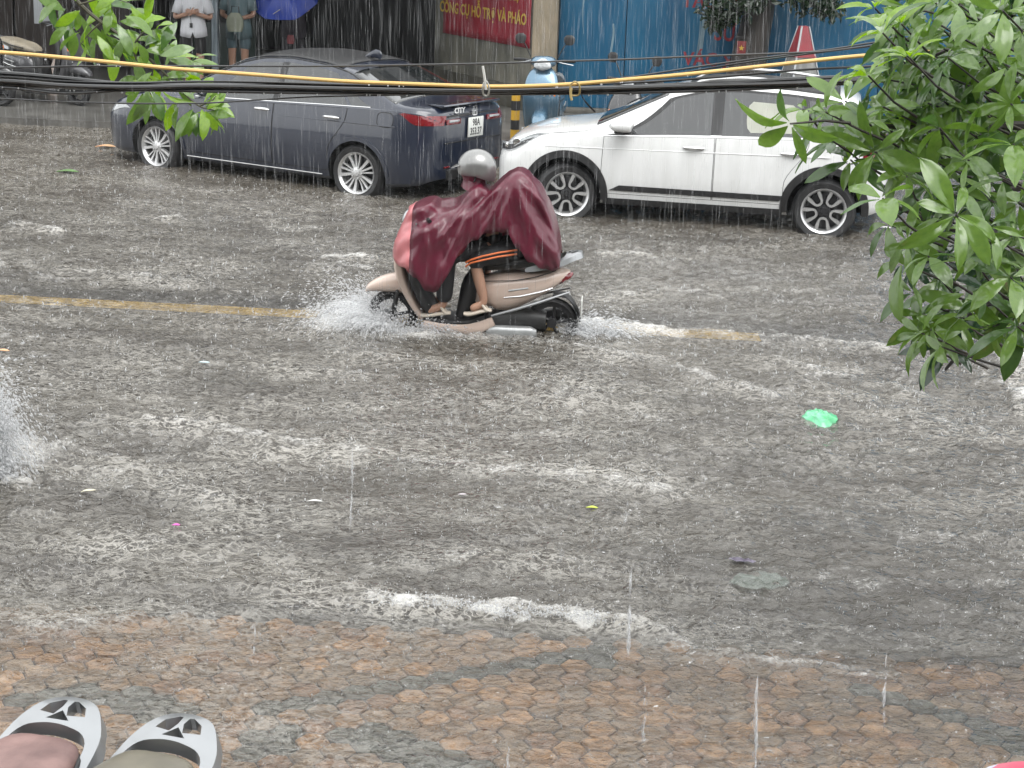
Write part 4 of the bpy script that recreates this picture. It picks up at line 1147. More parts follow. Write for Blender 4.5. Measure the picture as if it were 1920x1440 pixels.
def grab_rail(parent, matl, zb=0.635):
    """cast rear carrier: two arms round the seat joined by a plate with openings"""
    outer = [(0.30, 0.135), (0.45, 0.150), (0.60, 0.140), (0.70, 0.115), (0.78, 0.080), (0.815, 0.045), (0.825, 0.0), (0.815, -0.045), (0.78, -0.080), (0.70, -0.115), (0.60, -0.140), (0.45, -0.150), (0.30, -0.135),
             (0.30, -0.112), (0.45, -0.122), (0.56, -0.115), (0.605, -0.090), (0.620, -0.045), (0.624, 0), (0.620, 0.045), (0.605, 0.090), (0.56, 0.115), (0.45, 0.122), (0.30, 0.112)]
    cx_ = lambda q: [((0.68 + (x - 0.60) * 0.66) if x > 0.60 else x + 0.08, y) for (x, y) in q]
    h1 = [(0.675, 0.020), (0.695, 0.068), (0.745, 0.055), (0.780, 0.022), (0.775, 0.010), (0.725, 0.008)]
    h2 = [(x, -y) for (x, y) in h1][::-1]
    h3 = [(0.650, 0.034), (0.700, 0.0), (0.650, -0.034)]
    outer = [tuple(q) for q in smooth_path([list(q) for q in cx_(outer)] + [list(cx_(outer)[0])], 3)[:-1]]
    return hole_plate('grab_rail', outer, [cx_(h1), cx_(h2), cx_(h3)], 0.040, matl, parent, lambda x, y: zb + 0.24 * (x - 0.38) + 0.05 * max(x - 0.68, 0) - 1.6 * y * y - 3.0 * max(x - 0.74, 0) ** 2, len(outer))

def scooter(name, label, cat, main, seatm, loc, rz, scale=1.0, lean=0.0, group=None, inner=None, mirrors=True):
    r_ = empty(name, loc, rz, label, cat, group); r_.scale = (scale,) * 3
    r_.rotation_euler[1] = 0; r_.rotation_euler[0] = lean
    inner = inner or m_gripb
    sw('front_fender', [(-0.965, 0.345, 0.03, 0.010), (-0.93, 0.375, 0.065, 0.035), (-0.85, 0.405, 0.085, 0.060), (-0.74, 0.425, 0.09, 0.080), (-0.63, 0.43, 0.09, 0.085), (-0.57, 0.42, 0.07, 0.05)], main, r_)
    sw('leg_shield', [(-0.52, 0.95, 0.09, 0.03), (-0.585, 0.88, 0.155, 0.05), (-0.655, 0.75, 0.19, 0.055), (-0.675, 0.60, 0.205, 0.052), (-0.63, 0.43, 0.195, 0.045), (-0.55, 0.27, 0.175, 0.036), (-0.475, 0.16, 0.145, 0.028)], main, r_, n=22, p=3.0)
    sw('inner_shield', [(-0.47, 0.92, 0.08, 0.03), (-0.535, 0.80, 0.185, 0.05), (-0.565, 0.62, 0.206, 0.06), (-0.525, 0.44, 0.197, 0.06), (-0.44, 0.27, 0.176, 0.055), (-0.36, 0.18, 0.15, 0.04)], inner, r_, n=18, p=3.0)
    hb = sw('handlebar_cover', [(-0.635, 0.965, 0.05, 0.03), (-0.58, 1.005, 0.13, 0.06), (-0.50, 1.015, 0.14, 0.065), (-0.42, 0.99, 0.10, 0.05), (-0.38, 0.965, 0.04, 0.02)], main, r_)
    sw('headlight', [(-0.645, 0.935, 0.03, 0.02), (-0.645, 0.965, 0.095, 0.03), (-0.625, 1.015, 0.085, 0.03), (-0.595, 1.05, 0.04, 0.015)], m_lens, r_, n=16)
    for s_ in (-1, 1):
        MB().tube([(-0.48, s_ * 0.10, 1.01), (-0.45, s_ * 0.22, 1.025), (-0.41, s_ * 0.34, 1.02)], 0.017, 10).build('grip', m_gripb, r_)
        MB().tube([(-0.52, s_ * 0.13, 1.03), (-0.53, s_ * 0.20, 1.01), (-0.52, s_ * 0.33, 0.99)], 0.007, 6).build('brake_lever', m_silver, r_)
        if mirrors:
          mi = MB().tube([(-0.47, s_ * 0.15, 1.06), (-0.46, s_ * 0.20, 1.16), (-0.45, s_ * 0.25, 1.24)], 0.007, 6).build('mirror', m_gripb, r_)
          v, f = sweep_geo([(-0.465, 1.20, 0.03, 0.01), (-0.46, 1.23, 0.055, 0.012), (-0.455, 1.28, 0.06, 0.012), (-0.45, 1.31, 0.03, 0.008)], 12, 2.2, 4, s_ * 0.27); mesh_obj('mirror_glass', v, f, m_gripb, mi)
        sw('indicator', [(-0.675, 0.74, 0.012, 0.012), (-0.70, 0.70, 0.022, 0.018), (-0.705, 0.62, 0.018, 0.012)], m_indic, r_, n=10, y0=s_ * 0.145)
        st = [(0.10, 0.22), (0.30, 0.285), (0.50, 0.355), (0.74, 0.435)]
        MB().tube([(x, s_ * (0.165 - 0.09 * max(x - 0.45, 0) / 0.3), z) for (x, z) in st], [0.010, 0.014, 0.014, 0.008], 8).build('trim_strip', m_silver, r_)
        sw('side_skirt', [(-0.46, 0.12, 0.02, 0.03), (-0.25, 0.095, 0.022, 0.045), (-0.02, 0.11, 0.022, 0.05), (0.12, 0.17, 0.02, 0.04)], main, r_, n=12, y0=s_ * 0.15)
    sw('floorboard', [(-0.50, 0.165, 0.13, 0.02), (-0.35, 0.145, 0.165, 0.028), (-0.10, 0.15, 0.17, 0.03), (0.05, 0.19, 0.15, 0.05)], m_gripb, r_, p=3.5)
    sw('rear_body', [(-0.02, 0.30, 0.09, 0.07), (0.06, 0.38, 0.14, 0.14), (0.22, 0.415, 0.18, 0.165), (0.42, 0.475, 0.185, 0.125), (0.58, 0.535, 0.145, 0.085), (0.69, 0.575, 0.085, 0.045), (0.735, 0.595, 0.03, 0.015)], main, r_, n=22, p=2.6)
    sw('underseat_panel', [(-0.16, 0.17, 0.11, 0.05), (-0.115, 0.30, 0.13, 0.075), (-0.075, 0.45, 0.125, 0.085), (-0.03, 0.57, 0.10, 0.06)], m_gripb, r_, n=16)
    sw('engine', [(-0.05, 0.10, 0.06, 0.05), (0.10, 0.12, 0.12, 0.10), (0.35, 0.16, 0.11, 0.11), (0.55, 0.16, 0.08, 0.08)], m_eng, r_, n=14)
    sw('crankcase_cover', [(0.06, 0.075, 0.02, 0.03), (0.12, 0.075, 0.045, 0.058), (0.28, 0.075, 0.05, 0.062), (0.42, 0.08, 0.045, 0.058), (0.48, 0.085, 0.02, 0.03)], m_cover, r_, n=16, y0=-0.135)
    sw('muffler', [(0.20, 0.12, 0.025, 0.025), (0.34, 0.13, 0.05, 0.055), (0.62, 0.18, 0.055, 0.06), (0.78, 0.21, 0.045, 0.05), (0.80, 0.215, 0.02, 0.02)], m_gripb, r_, n=14, y0=0.15)
    seat = sw('seat', [(-0.03, 0.585, 0.07, 0.02), (0.02, 0.615, 0.115, 0.04), (0.15, 0.645, 0.155, 0.055), (0.30, 0.665, 0.165, 0.058), (0.46, 0.695, 0.150, 0.055), (0.57, 0.700, 0.128, 0.050), (0.635, 0.700, 0.105, 0.042), (0.660, 0.698, 0.06, 0.018)], seatm, r_, n=24, p=3.2)
    MB().tube(smooth_path([(0.10, -0.150, 0.640), (0.30, -0.168, 0.665), (0.46, -0.154, 0.695), (0.58, -0.128, 0.702), (0.645, -0.085, 0.702), (0.664, 0.0, 0.700), (0.645, 0.085, 0.702), (0.58, 0.128, 0.702), (0.46, 0.154, 0.695), (0.30, 0.168, 0.665), (0.10, 0.150, 0.640)], 4), 0.008, 7).build('seat_piping', m_gripb, seat)
    for s_ in (-1, 1):
        MB().tube([(0.20, s_ * 0.184, 0.385), (0.34, s_ * 0.190, 0.405), (0.50, s_ * 0.176, 0.445), (0.60, s_ * 0.150, 0.478)], [0.003, 0.006, 0.006, 0.003], 6).build('accent_strip', m_chrome, r_)
        MB().tube(smooth_path([(0.02, s_ * 0.118, 0.50), (0.12, s_ * 0.160, 0.515), (0.30, s_ * 0.178, 0.535), (0.48, s_ * 0.165, 0.575), (0.62, s_ * 0.122, 0.62)], 4), 0.004, 6).build('panel_gap', m_gripb, r_)
        MB().tube([(0.24, s_ * 0.186, 0.445), (0.40, s_ * 0.186, 0.475)], 0.008, 6).build('badge', m_cover, r_)
    grab_rail(r_, m_silver)
    sw('tail_light', [(0.54, 0.49, 0.12, 0.030), (0.64, 0.53, 0.105, 0.045), (0.72, 0.562, 0.075, 0.035), (0.76, 0.58, 0.02, 0.012)], m_taill, r_, n=16)
    sw('rear_mudguard', [(0.60, 0.40, 0.06, 0.02), (0.72, 0.38, 0.075, 0.015), (0.80, 0.28, 0.075, 0.012), (0.835, 0.18, 0.07, 0.008)], m_gripb, r_, n=12)
    v, f = box_geo((0.842, 0, 0.30), (0.008, 0.19, 0.14), 0, 0.003); mesh_obj('number_plate', v, f, m_plate, r_)
    for (cx, cz, rr_) in ((-0.74, 0.15, 0.215), (0.60, 0.15, 0.215)):
        w = bpy.data.objects.new('wheel', None); COL.objects.link(w); w.parent = r_; w.location = (cx, 0, cz)
        v, f = lathe_geo([(rr_ - 0.055, -0.035), (rr_ - 0.03, -0.048), (rr_ - 0.008, -0.03), (rr_, 0), (rr_ - 0.008, 0.03), (rr_ - 0.03, 0.048), (rr_ - 0.055, 0.035)], 32); mesh_obj('tyre', v, f, m_tyre, w)
        rm = MB(); v, f = lathe_geo([(rr_ - 0.075, -0.03), (rr_ - 0.05, -0.034), (rr_ - 0.055, 0), (rr_ - 0.05, 0.034), (rr_ - 0.075, 0.03)], 28); rm.add(v, f)
        for k in range(5):
            a = k * 2 * math.pi / 5; rm.tube([(0.03 * math.cos(a), 0, 0.03 * math.sin(a)), ((rr_ - 0.06) * math.cos(a + 0.2), 0, (rr_ - 0.06) * math.sin(a + 0.2))], 0.014, 6)
        v, f = lathe_geo([(0.001, -0.05), (0.04, -0.045), (0.04, 0.045), (0.001, 0.05)], 16); rm.add(v, f); rm.build('rim', m_alloyd, w)
    for s_ in (-1, 1): MB().tube([(-0.74, s_ * 0.07, 0.15), (-0.68, s_ * 0.065, 0.45), (-0.64, s_ * 0.05, 0.70)], 0.017, 8).build('fork', m_eng, r_)
    return r_

m_cream = mat('rose_cream_paint', (0.58, 0.455, 0.385), 0.32, coat=0.8, var=0.06)
m_seatb = mat('black_seat_vinyl', (0.02, 0.02, 0.02), 0.4, var=0.2, scale=10)
SC0 = G(900, 618); SCY = SC0[1]
RZ = math.atan(SL)
S_ = 0.905
scooter('motor_scooter', 'cream and rose scooter ploughing through the flood with two people', 'scooter', m_cream, m_seatb, (SC0[0] + 0.0, SCY + 0.02, -0.055), RZ, S_, mirrors=False)

# ------------------------------------------------------------------ people helpers
m_skin = mat('skin', (0.42, 0.24, 0.165), 0.5, var=0.15, scale=6)
m_hair = mat('black_hair', (0.012, 0.011, 0.010), 0.4)
def head_geo(c, r_=0.105, yaw=0.0, pitch=0.0):
    """head facing local -x: narrow jaw, nose, brow, eye sockets, ears"""
    v = []; f = []; nu, nv = 28, 20
    for j in range(nv + 1):
        ph = math.pi * j / nv
        for i in range(nu):
            th = 2 * math.pi * i / nu
            d = np.array([-math.sin(ph) * math.cos(th), math.sin(ph) * math.sin(th), math.cos(ph)])
            p = d * np.array([1.0, 0.78, 1.22])
            fr_ = max(0.0, -d[0])
            if d[2] < 0: p[1] *= 1 - 0.30 * (-d[2]) ** 1.3; p[0] *= 1 - 0.12 * (-d[2])
            nz = math.exp(-((d[1] / 0.13) ** 2 + ((d[2] + 0.12) / 0.20) ** 2)) * (fr_ > 0.2); p[0] -= 0.22 * nz
            for s in (-1, 1): p[0] += 0.07 * math.exp(-(((d[1] - s * 0.33) / 0.16) ** 2 + ((d[2] - 0.08) / 0.10) ** 2)) * (fr_ > 0.2)
            p[0] -= 0.05 * math.exp(-((d[1] / 0.25) ** 2 + ((d[2] + 0.42) / 0.07) ** 2)) * (fr_ > 0.2)
            for s in (-1, 1): p[1] += s * 0.16 * math.exp(-(((d[0] - 0.05) / 0.14) ** 2 + ((d[2]) / 0.20) ** 2)) * (d[1] * s > 0.3)
            v.append(p * r_)
    for j in range(nv):
        for i in range(nu):
            k = (i + 1) % nu; f.append((j * nu + i, j * nu + k, (j + 1) * nu + k, (j + 1) * nu + i))
    m = Matrix.Translation(Vector(c)) @ Matrix.Rotation(yaw, 4, 'Z') @ Matrix.Rotation(pitch, 4, 'Y')
    return [tuple(m @ Vector(p)) for p in v], f
def add_features(parent, c, r_, yaw=0.0, pitch=0.0):
    m = Matrix.Translation(Vector(c)) @ Matrix.Rotation(yaw, 4, 'Z') @ Matrix.Rotation(pitch, 4, 'Y')
    for s in (-1, 1):
        e = MB(); v, f = lathe_geo([(0.001, -0.1), (0.09, -0.06), (0.11, 0), (0.09, 0.06), (0.001, 0.1)], 10)
        e.add([tuple(m @ Vector((-0.86 * r_ + p[0] * r_ * 0.5, s * 0.30 * r_ + p[1] * r_ * 1.3, 0.09 * r_ + p[2] * r_ * 0.6))) for p in v], f); e.build('eye', m_hair, parent)
    MB().tube([tuple(m @ Vector((-0.90 * r_ + 0.06 * r_ * abs(q), q * 0.26 * r_, -0.50 * r_))) for q in np.linspace(-1, 1, 5)], 0.035 * r_, 6).build('mouth', mat('lips', (0.30, 0.10, 0.09), 0.5), parent)

def hand_geo(mb, wrist, dirv, upv, curl=0.5, r_=0.0085):
    """palm with four fingers and a thumb, curling"""
    d = Vector(dirv).normalized(); u_ = Vector(upv); u_ = (u_ - d * u_.dot(d)).normalized(); s = d.cross(u_)
    w = Vector(wrist)
    pts = [w, w + d * 0.045, w + d * 0.085]
    v, f = tube_geo(pts, [0.024, 0.034, 0.034], 10); c0 = Vector(pts[1])
    mb.add([tuple(c0 + (Vector(p) - c0) - u_ * ((Vector(p) - c0).dot(u_)) * 0.5) for p in v], f)
    for i, (o_, L_) in enumerate(((-0.027, 0.070), (-0.009, 0.080), (0.009, 0.076), (0.027, 0.060))):
        b = w + d * 0.082 + s * o_; a = curl; q = [b]; dd = d.copy()
        for k in range(3):
            dd = (Matrix.Rotation(-a if True else a, 3, s) @ dd); b = b + dd * (L_ / 3); q.append(b.copy())
        mb.tube(q, [r_, r_, r_ * 0.9, r_ * 0.7], 7)
    b = w + d * 0.035 - s * 0.028
    t1 = b + (d * 0.6 - s * 0.7 - u_ * 0.2).normalized() * 0.032; t2 = t1 + (d * 0.9 - s * 0.2 - u_ * 0.35).normalized() * 0.028
    mb.tube([b, t1, t2], [0.011, 0.010, 0.007], 7)

# ------------------------------------------------------------------ driver and passenger, raincoat
m_trous = mat('black_trousers', (0.016, 0.016, 0.018), 0.7, var=0.3, scale=14, bump=0.3, bscale=25)
m_shirt = mat('dark_shirt', (0.05, 0.02, 0.03), 0.7)
m_sandal = mat('pale_sandal', (0.62, 0.55, 0.46), 0.6, var=0.15)
m_orange = mat('orange_stripe', (0.70, 0.17, 0.05), 0.6)
m_poncho = mat('maroon_raincoat', (0.135, 0.011, 0.032), 0.30, coat=0.45, var=0.22, scale=5, bump=0.35, bscale=22, coat_rough=0.25)
m_pink = mat('pink_clear_panel', (0.66, 0.22, 0.235), 0.33, coat=0.3, var=0.18, scale=7, coat_rough=0.2)

def seated(name, label, P, knee, ank, toe, hand, trous_to, parent_scale=S_, side_sgn=(-1, 1)):
    r_ = empty(name, (SC0[0], SCY + 0.02, -0.055), RZ, label, 'person'); r_.scale = (parent_scale,) * 3
    J = [(*P['pelvis'], (0.15, 0.12)), (*P['waist'], (0.13, 0.105)), (*P['chest'], (0.16, 0.12)), (*P['neck'], 0.055), (*P['headb'], 0.05)]
    B = [(0, 1), (1, 2), (2, 3), (3, 4)]
    for i, s in enumerate((-1, 1)):
        n = len(J)
        sh = P['chest']; J += [(sh[0] - 0.01, s * 0.175, sh[2] + 0.06, 0.06), (*[P['elbow'][0], s * P['elbow'][1], P['elbow'][2]], 0.043), (hand[0] + 0.06, s * (hand[1] - 0.01), hand[2] + 0.005, 0.03)]
        B += [(2, n), (n, n + 1), (n + 1, n + 2)]
        n = len(J); k, a, t = knee[i], ank[i], toe[i]
        J += [(P['pelvis'][0] - 0.03, s * 0.09, P['pelvis'][2] - 0.03, 0.085), (k[0], s * k[1], k[2], 0.062), (a[0], s * a[1], a[2], 0.038), (t[0], s * t[1], t[2], 0.035)]
        B += [(0, n), (n, n + 1), (n + 1, n + 2), (n + 2, n + 3)]
    body = skin_body('body', J, B, m_skin, r_)
    # loose trousers down to the shin
    J = [(*P['pelvis'], (0.185, 0.155)), (P['waist'][0], P['waist'][1], P['waist'][2], (0.165, 0.14))]; B = [(0, 1)]
    for i, s in enumerate((-1, 1)):
        n = len(J); k, a = np.array(knee[i]), np.array(ank[i]); e = k + (a - k) * trous_to
        J += [(P['pelvis'][0] - 0.04, s * 0.095, P['pelvis'][2] - 0.03, 0.105), (k[0], s * k[1], k[2], 0.088), (e[0], s * e[1], e[2], 0.072)]
        B += [(0, n), (n, n + 1), (n + 1, n + 2)]
    skin_body('trousers', J, B, m_trous, r_)
    J = [(P['pelvis'][0] * 0.7 + P['waist'][0] * 0.3, 0, P['pelvis'][2] + 0.05, (0.165, 0.14)), (*P['chest'], (0.175, 0.135)), (P['neck'][0], 0, P['neck'][2] - 0.03, 0.07)]; B = [(0, 1), (1, 2)]
    for s in (-1, 1):
        n = len(J); sh = P['chest']; J += [(sh[0] - 0.01, s * 0.18, sh[2] + 0.06, 0.075), (P['elbow'][0], s * P['elbow'][1], P['elbow'][2], 0.058)]; B += [(1, n), (n, n + 1)]
    skin_body('shirt', J, B, m_shirt, r_)
    for i, s in enumerate((-1, 1)):
        a, t = ank[i], toe[i]; sx = t[0] - a[0]
        sw('sandal', [(a[0] + 0.06, a[2] - 0.062, 0.03, 0.012), (a[0], a[2] - 0.065, 0.042, 0.016), (t[0], t[2] - 0.035, 0.046, 0.016), (t[0] - 0.05, t[2] - 0.035, 0.03, 0.012)], m_sandal, r_, n=12, y0=s * a[1])
        MB().tube([(a[0] + 0.02, s * a[1] - 0.04, a[2] - 0.055), (a[0] - 0.035, s * a[1] - 0.02, a[2] + 0.005), (a[0] - 0.035, s * a[1] + 0.02, a[2] + 0.005), (a[0] + 0.02, s * a[1] + 0.04, a[2] - 0.055)], 0.012, 8).build('strap', m_sandal, r_)
    hd = MB()
    for s in (-1, 1): hand_geo(hd, (hand[0] + 0.055, s * hand[1], hand[2] + 0.01), (-1, 0, -0.15), (0, 0, 1), 0.75)
    hd.build('hands', m_skin, body)
    return r_
Pd = dict(pelvis=(0.13, 0, 0.80), waist=(0.08, 0, 0.95), chest=(0.0, 0, 1.14), neck=(-0.045, 0, 1.29), headb=(-0.06, 0, 1.36), elbow=(-0.22, 0.19, 0.98))
drv = seated('person', 'person in a silver helmet steering the scooter under a maroon raincoat', Pd,
    [(-0.28, 0.15, 0.72), (-0.30, 0.15, 0.72)], [(-0.30, 0.13, 0.28), (-0.32, 0.13, 0.28)], [(-0.44, 0.14, 0.225), (-0.46, 0.14, 0.225)], (-0.42, 0.235, 0.985), 0.97)
hv_, hf_ = head_geo((-0.075, 0, 1.40), 0.105, 0.0, R(-12)); hdo = mesh_obj('head', hv_, hf_, m_skin, drv); add_features(hdo, (-0.075, 0, 1.40), 0.105, 0, R(-12))
# open-face helmet
hm = MB(); prof = []
for j in range(13):
    ph = math.pi * 0.56 * j / 12; prof.append((0.142 * math.sin(ph), 0.142 * math.cos(ph)))
prof += [(0.128, -0.035), (0.125, -0.01)]
for i in range(36):
    th = 2 * math.pi * i / 36
    for (r__, z_) in prof:
        low = max(0.0, -z_) * (1 + 1.6 * max(0, math.cos(th)))
        hm.v.append((-0.068 + r__ * math.cos(th) * 1.12, r__ * math.sin(th) * 0.96, 1.465 + z_ * 1.0 - low * 0.9))
np_ = len(prof)
for i in range(36):
    for j in range(np_ - 1): k = (i + 1) % 36; hm.f.append((i * np_ + j, k * np_ + j, k * np_ + j + 1, i * np_ + j + 1))
m_helm = mat('silver_helmet', (0.26, 0.26, 0.255), 0.30, metal=0.6, coat=0.4, var=0.08)
helm = tag(hm.build('helmet', m_helm), 'silver open face helmet on the scooter driver', 'helmet')
helm.location = (SC0[0], SCY + 0.02, -0.085); helm.rotation_euler = (0, 0, RZ); helm.scale = (S_,) * 3
v, f = sweep_geo([(-0.205, 1.475, 0.07, 0.004), (-0.24, 1.463, 0.075, 0.005), (-0.275, 1.445, 0.05, 0.004)], 14, 2.4, 4); mesh_obj('peak', v, f, m_helm, helm)
MB().tube([(-0.06, -0.118, 1.44), (-0.075, -0.10, 1.36), (-0.11, -0.04, 1.315), (-0.11, 0.04, 1.315), (-0.075, 0.10, 1.36), (-0.06, 0.118, 1.44)], 0.007, 6).build('chin_strap', m_gripb, helm)
# maroon scarf-like collar of the raincoat hides neck and chin
Pp = dict(pelvis=(0.42, 0, 0.84), waist=(0.40, 0, 0.98), chest=(0.34, 0, 1.14), neck=(0.30, 0, 1.25), headb=(0.28, 0, 1.29), elbow=(0.24, 0.20, 1.04))
pas = seated('person', 'passenger hidden under the maroon raincoat, orange striped black trousers and bare foot showing', Pp,
    [(-0.05, 0.20, 0.69), (-0.03, 0.20, 0.69)], [(0.045, 0.19, 0.335), (0.06, 0.19, 0.335)], [(-0.075, 0.20, 0.27), (-0.06, 0.20, 0.27)], (0.12, 0.10, 1.12), 0.22)
hv_, hf_ = head_geo((0.265, 0, 1.325), 0.088, 0.0, R(25)); hdo = mesh_obj('head', hv_, hf_, m_skin, pas); add_features(hdo, (0.265, 0, 1.325), 0.088, 0, R(25))
for dz in (0.012, 0.045):
    MB().tube([(0.30, -0.235, 0.755 + dz), (0.15, -0.287, 0.735 + dz), (0.02, -0.290, 0.70 + dz), (-0.07, -0.285, 0.675 + dz * 0.8), (-0.115, -0.262, 0.635 + dz)], 0.008, 6).build('stripe', m_orange, pas)

# the raincoat: one cape over both of them and the handlebar
prof = np.array([  # x, top, half width, hem near, hem far
    (-0.735, 0.72, 0.08, 0.66, 0.66), (-0.70, 0.86, 0.19, 0.64, 0.62), (-0.625, 1.03, 0.29, 0.62, 0.60), (-0.50, 1.115, 0.39, 0.55, 0.55), (-0.41, 1.115, 0.39, 0.45, 0.5), (-0.32, 1.11, 0.385, 0.47, 0.5),
    (-0.24, 1.12, 0.375, 0.60, 0.55), (-0.17, 1.185, 0.355, 0.74, 0.6), (-0.11, 1.25, 0.315, 0.82, 0.65), (-0.04, 1.285, 0.305, 0.875, 0.7), (0.04, 1.27, 0.285, 0.915, 0.7), (0.12, 1.315, 0.29, 0.955, 0.7),
    (0.20, 1.395, 0.295, 0.945, 0.7), (0.28, 1.435, 0.295, 0.86, 0.7), (0.36, 1.405, 0.295, 0.76, 0.7), (0.44, 1.31, 0.29, 0.70, 0.68), (0.52, 1.17, 0.28, 0.665, 0.66), (0.585, 1.01, 0.25, 0.645, 0.645), (0.63, 0.86, 0.20, 0.64, 0.64), (0.655, 0.74, 0.12, 0.64, 0.64)])
pr_ = smooth_path(prof, 4)
pon = empty('raincoat', (SC0[0], SCY + 0.02, -0.055), RZ, 'billowing maroon raincoat with pink front panel covering scooter riders', 'raincoat'); pon.scale = (S_,) * 3
for _m in (m_poncho, m_pink):
    _t = _m.node_tree; _b = _t.nodes['Principled BSDF']; _o = _t.nodes['Material Output']
    _tl = _t.nodes.new('ShaderNodeBsdfTranslucent'); _tl.inputs['Color'].default_value = (0.42, 0.05, 0.09, 1) if _m is m_poncho else (0.85, 0.42, 0.42, 1)
    _mx = _t.nodes.new('ShaderNodeMixShader'); _mx.inputs[0].default_value = 0.22
    _t.links.new(_b.outputs[0], _mx.inputs[1]); _t.links.new(_tl.outputs[0], _mx.inputs[2]); _t.links.new(_mx.outputs[0], _o.inputs['Surface'])
def cape(i0, i1, name, matl):
    nt_ = 23; v = []; f = []
    seg = pr_[i0:i1]
    for (x, zt, hw, hn, hf2) in seg:
        for j in range(2 * nt_ - 1):
            t = (j - (nt_ - 1)) / (nt_ - 1); a = abs(t)
            hem = hn if t < 0 else hf2
            y = hw * (1 - (1 - a) ** 2.3) ** 0.62 * (1 if t > 0 else -1)
            z = zt - (zt - hem) * a ** 2.4
            # folds fan out from the two heads and from the hands
            def fan(cx, cz, fr, sd): 
                an = math.atan2(z - cz, x - cx); rd = math.hypot(z - cz, x - cx)
                n1 = float(mnoise.noise(Vector((an * fr, rd * 1.5, sd + (3 if t > 0 else 0))))); n2 = float(mnoise.noise(Vector((an * fr * 2.6, rd * 2.2, sd + 9))))
                return ((0.55 - 1.9 * abs(n1)) * 1.0 + (0.4 - 1.5 * abs(n2)) * 0.45) * min(rd, 0.45)
            wb = 1 / (1 + math.exp((x + 0.10) * 22))
            fd = (1 - wb) * fan(0.24, 1.46, 4.2, 0.3) * 0.20 + wb * (fan(-0.04, 1.28, 3.6, 5.1) * 0.16 + fan(-0.45, 1.10, 3.4, 7.7) * 0.13)
            nz = float(mnoise.noise(Vector((x * 9, y * 7, z * 9)))) * 0.008
            y2 = y + (fd + nz) * (1 if t >= 0 else -1) * min(1, a * 2.5)
            z2 = z + (fd * 0.7 + nz) * (1 - 0.6 * a)
            if a > 0.80: z2 += (a - 0.8) * 5 * (0.030 * float(mnoise.noise(Vector((x * 11, 3.0 if t > 0 else 1.0, 0)))) + 0.010 * math.sin(60 * x)); y2 += (a - 0.8) * 5 * 0.03 * float(mnoise.noise(Vector((x * 14, 8.0, 0))))
            v.append((x + 0.6 * nz, y2, z2))
    m_ = 2 * nt_ - 1
    for i in range(len(seg) - 1):
        for j in range(m_ - 1): f.append((i * m_ + j, (i + 1) * m_ + j, (i + 1) * m_ + j + 1, i * m_ + j + 1))
    o = mesh_obj(name, v, f, matl, pon, sharp=80)
    sd_ = o.modifiers.new('s', 'SOLIDIFY'); sd_.thickness = 0.003
    return o
cape(10, len(pr_), 'cape', m_poncho)
cape(0, 11, 'front_panel', m_pink)
# collar gathered at the neck
v, f = [], []
for j in range(5):
    for i in range(20):
        th = 2 * math.pi * i / 20; rr_ = (0.125, 0.105, 0.088, 0.092, 0.10)[j] * (1 + 0.07 * math.sin(5 * th + j)); v.append((-0.06 - 0.012 * j + rr_ * math.cos(th) * 1.1, rr_ * math.sin(th), (1.235, 1.275, 1.31, 1.345, 1.365)[j] - 0.05 * math.cos(th) * 0.5))
for j in range(4):
    for i in range(20): k = (i + 1) % 20; f.append((j * 20 + i, j * 20 + k, (j + 1) * 20 + k, (j + 1) * 20 + i))
mesh_obj('collar', v, f, m_poncho, pon)

# ================================================================== PARKED BIKES, PEOPLE AND THINGS ON THE FAR PAVEMENT
m_lblue = mat('light_blue_metallic', (0.11, 0.20, 0.28), 0.25, metal=0.5, coat=1.0, var=0.08)
pb = G(1020, 130, 1.12)
scooter('motor_scooter', 'light blue scooter parked facing the street beside the blue wall', 'scooter', m_lblue, m_seatb, (pb[0] + 0.05, pb[1] + 0.55, 0.14), R(90 - 6), 1.05, mirrors=True)
m_dkbike = mat('black_bike_paint', (0.02, 0.02, 0.022), 0.25, coat=1.0)
pk = G(1185, 172, 1.06)
scooter('motor_scooter', 'black motorbike parked behind the white car windscreen', 'motorbike', m_dkbike, m_seatb, (pk[0] + 0.25, pk[1] + 0.55, 0.14), R(60), 1.0)
m_dkgrey = mat('grey_bike_paint', (0.07, 0.07, 0.075), 0.3, coat=0.8)
m_beigeseat = mat('beige_seat_vinyl', (0.33, 0.29, 0.22), 0.5, var=0.3, scale=8)
pm = G(72, 185, 0.1)
scooter('motor_scooter', 'dark grey motorbike with a beige seat parked at the far left', 'motorbike', m_dkgrey, m_beigeseat, (pm[0], pm[1], 0.14), R(150), 1.0)
pm2 = G(-10, 180, 0.1)
scooter('motor_scooter', 'black motorbike cut by the left edge in front of the shutters', 'motorbike', m_dkbike, m_seatb, (pm2[0] - 0.4, pm2[1] - 0.6, 0.14), R(165), 1.0)
# pale cone of folded sheeting leaning by the bikes
pc = G(97, 175, 0.1)
m_pale = mat('pale_canvas', (0.50, 0.42, 0.37), 0.7, var=0.3, scale=9)
v, f = sweep_geo([(0, 0.0, 0.09, 0.085), (0.01, 0.15, 0.075, 0.07), (0.03, 0.33, 0.05, 0.05), (0.06, 0.48, 0.02, 0.02), (0.07, 0.52, 0.006, 0.006)], 14, 2.0, 5)
o = tag(mesh_obj('folded_umbrella', v, f, m_pale), 'pale folded umbrella standing beside the parked grey motorbike', 'umbrella'); o.location = (pc[0], pc[1], 0.085)
MB().tube([(0.07, 0, 0.50), (0.085, 0, 0.66)], 0.006, 6).build('handle', m_gripb, o)

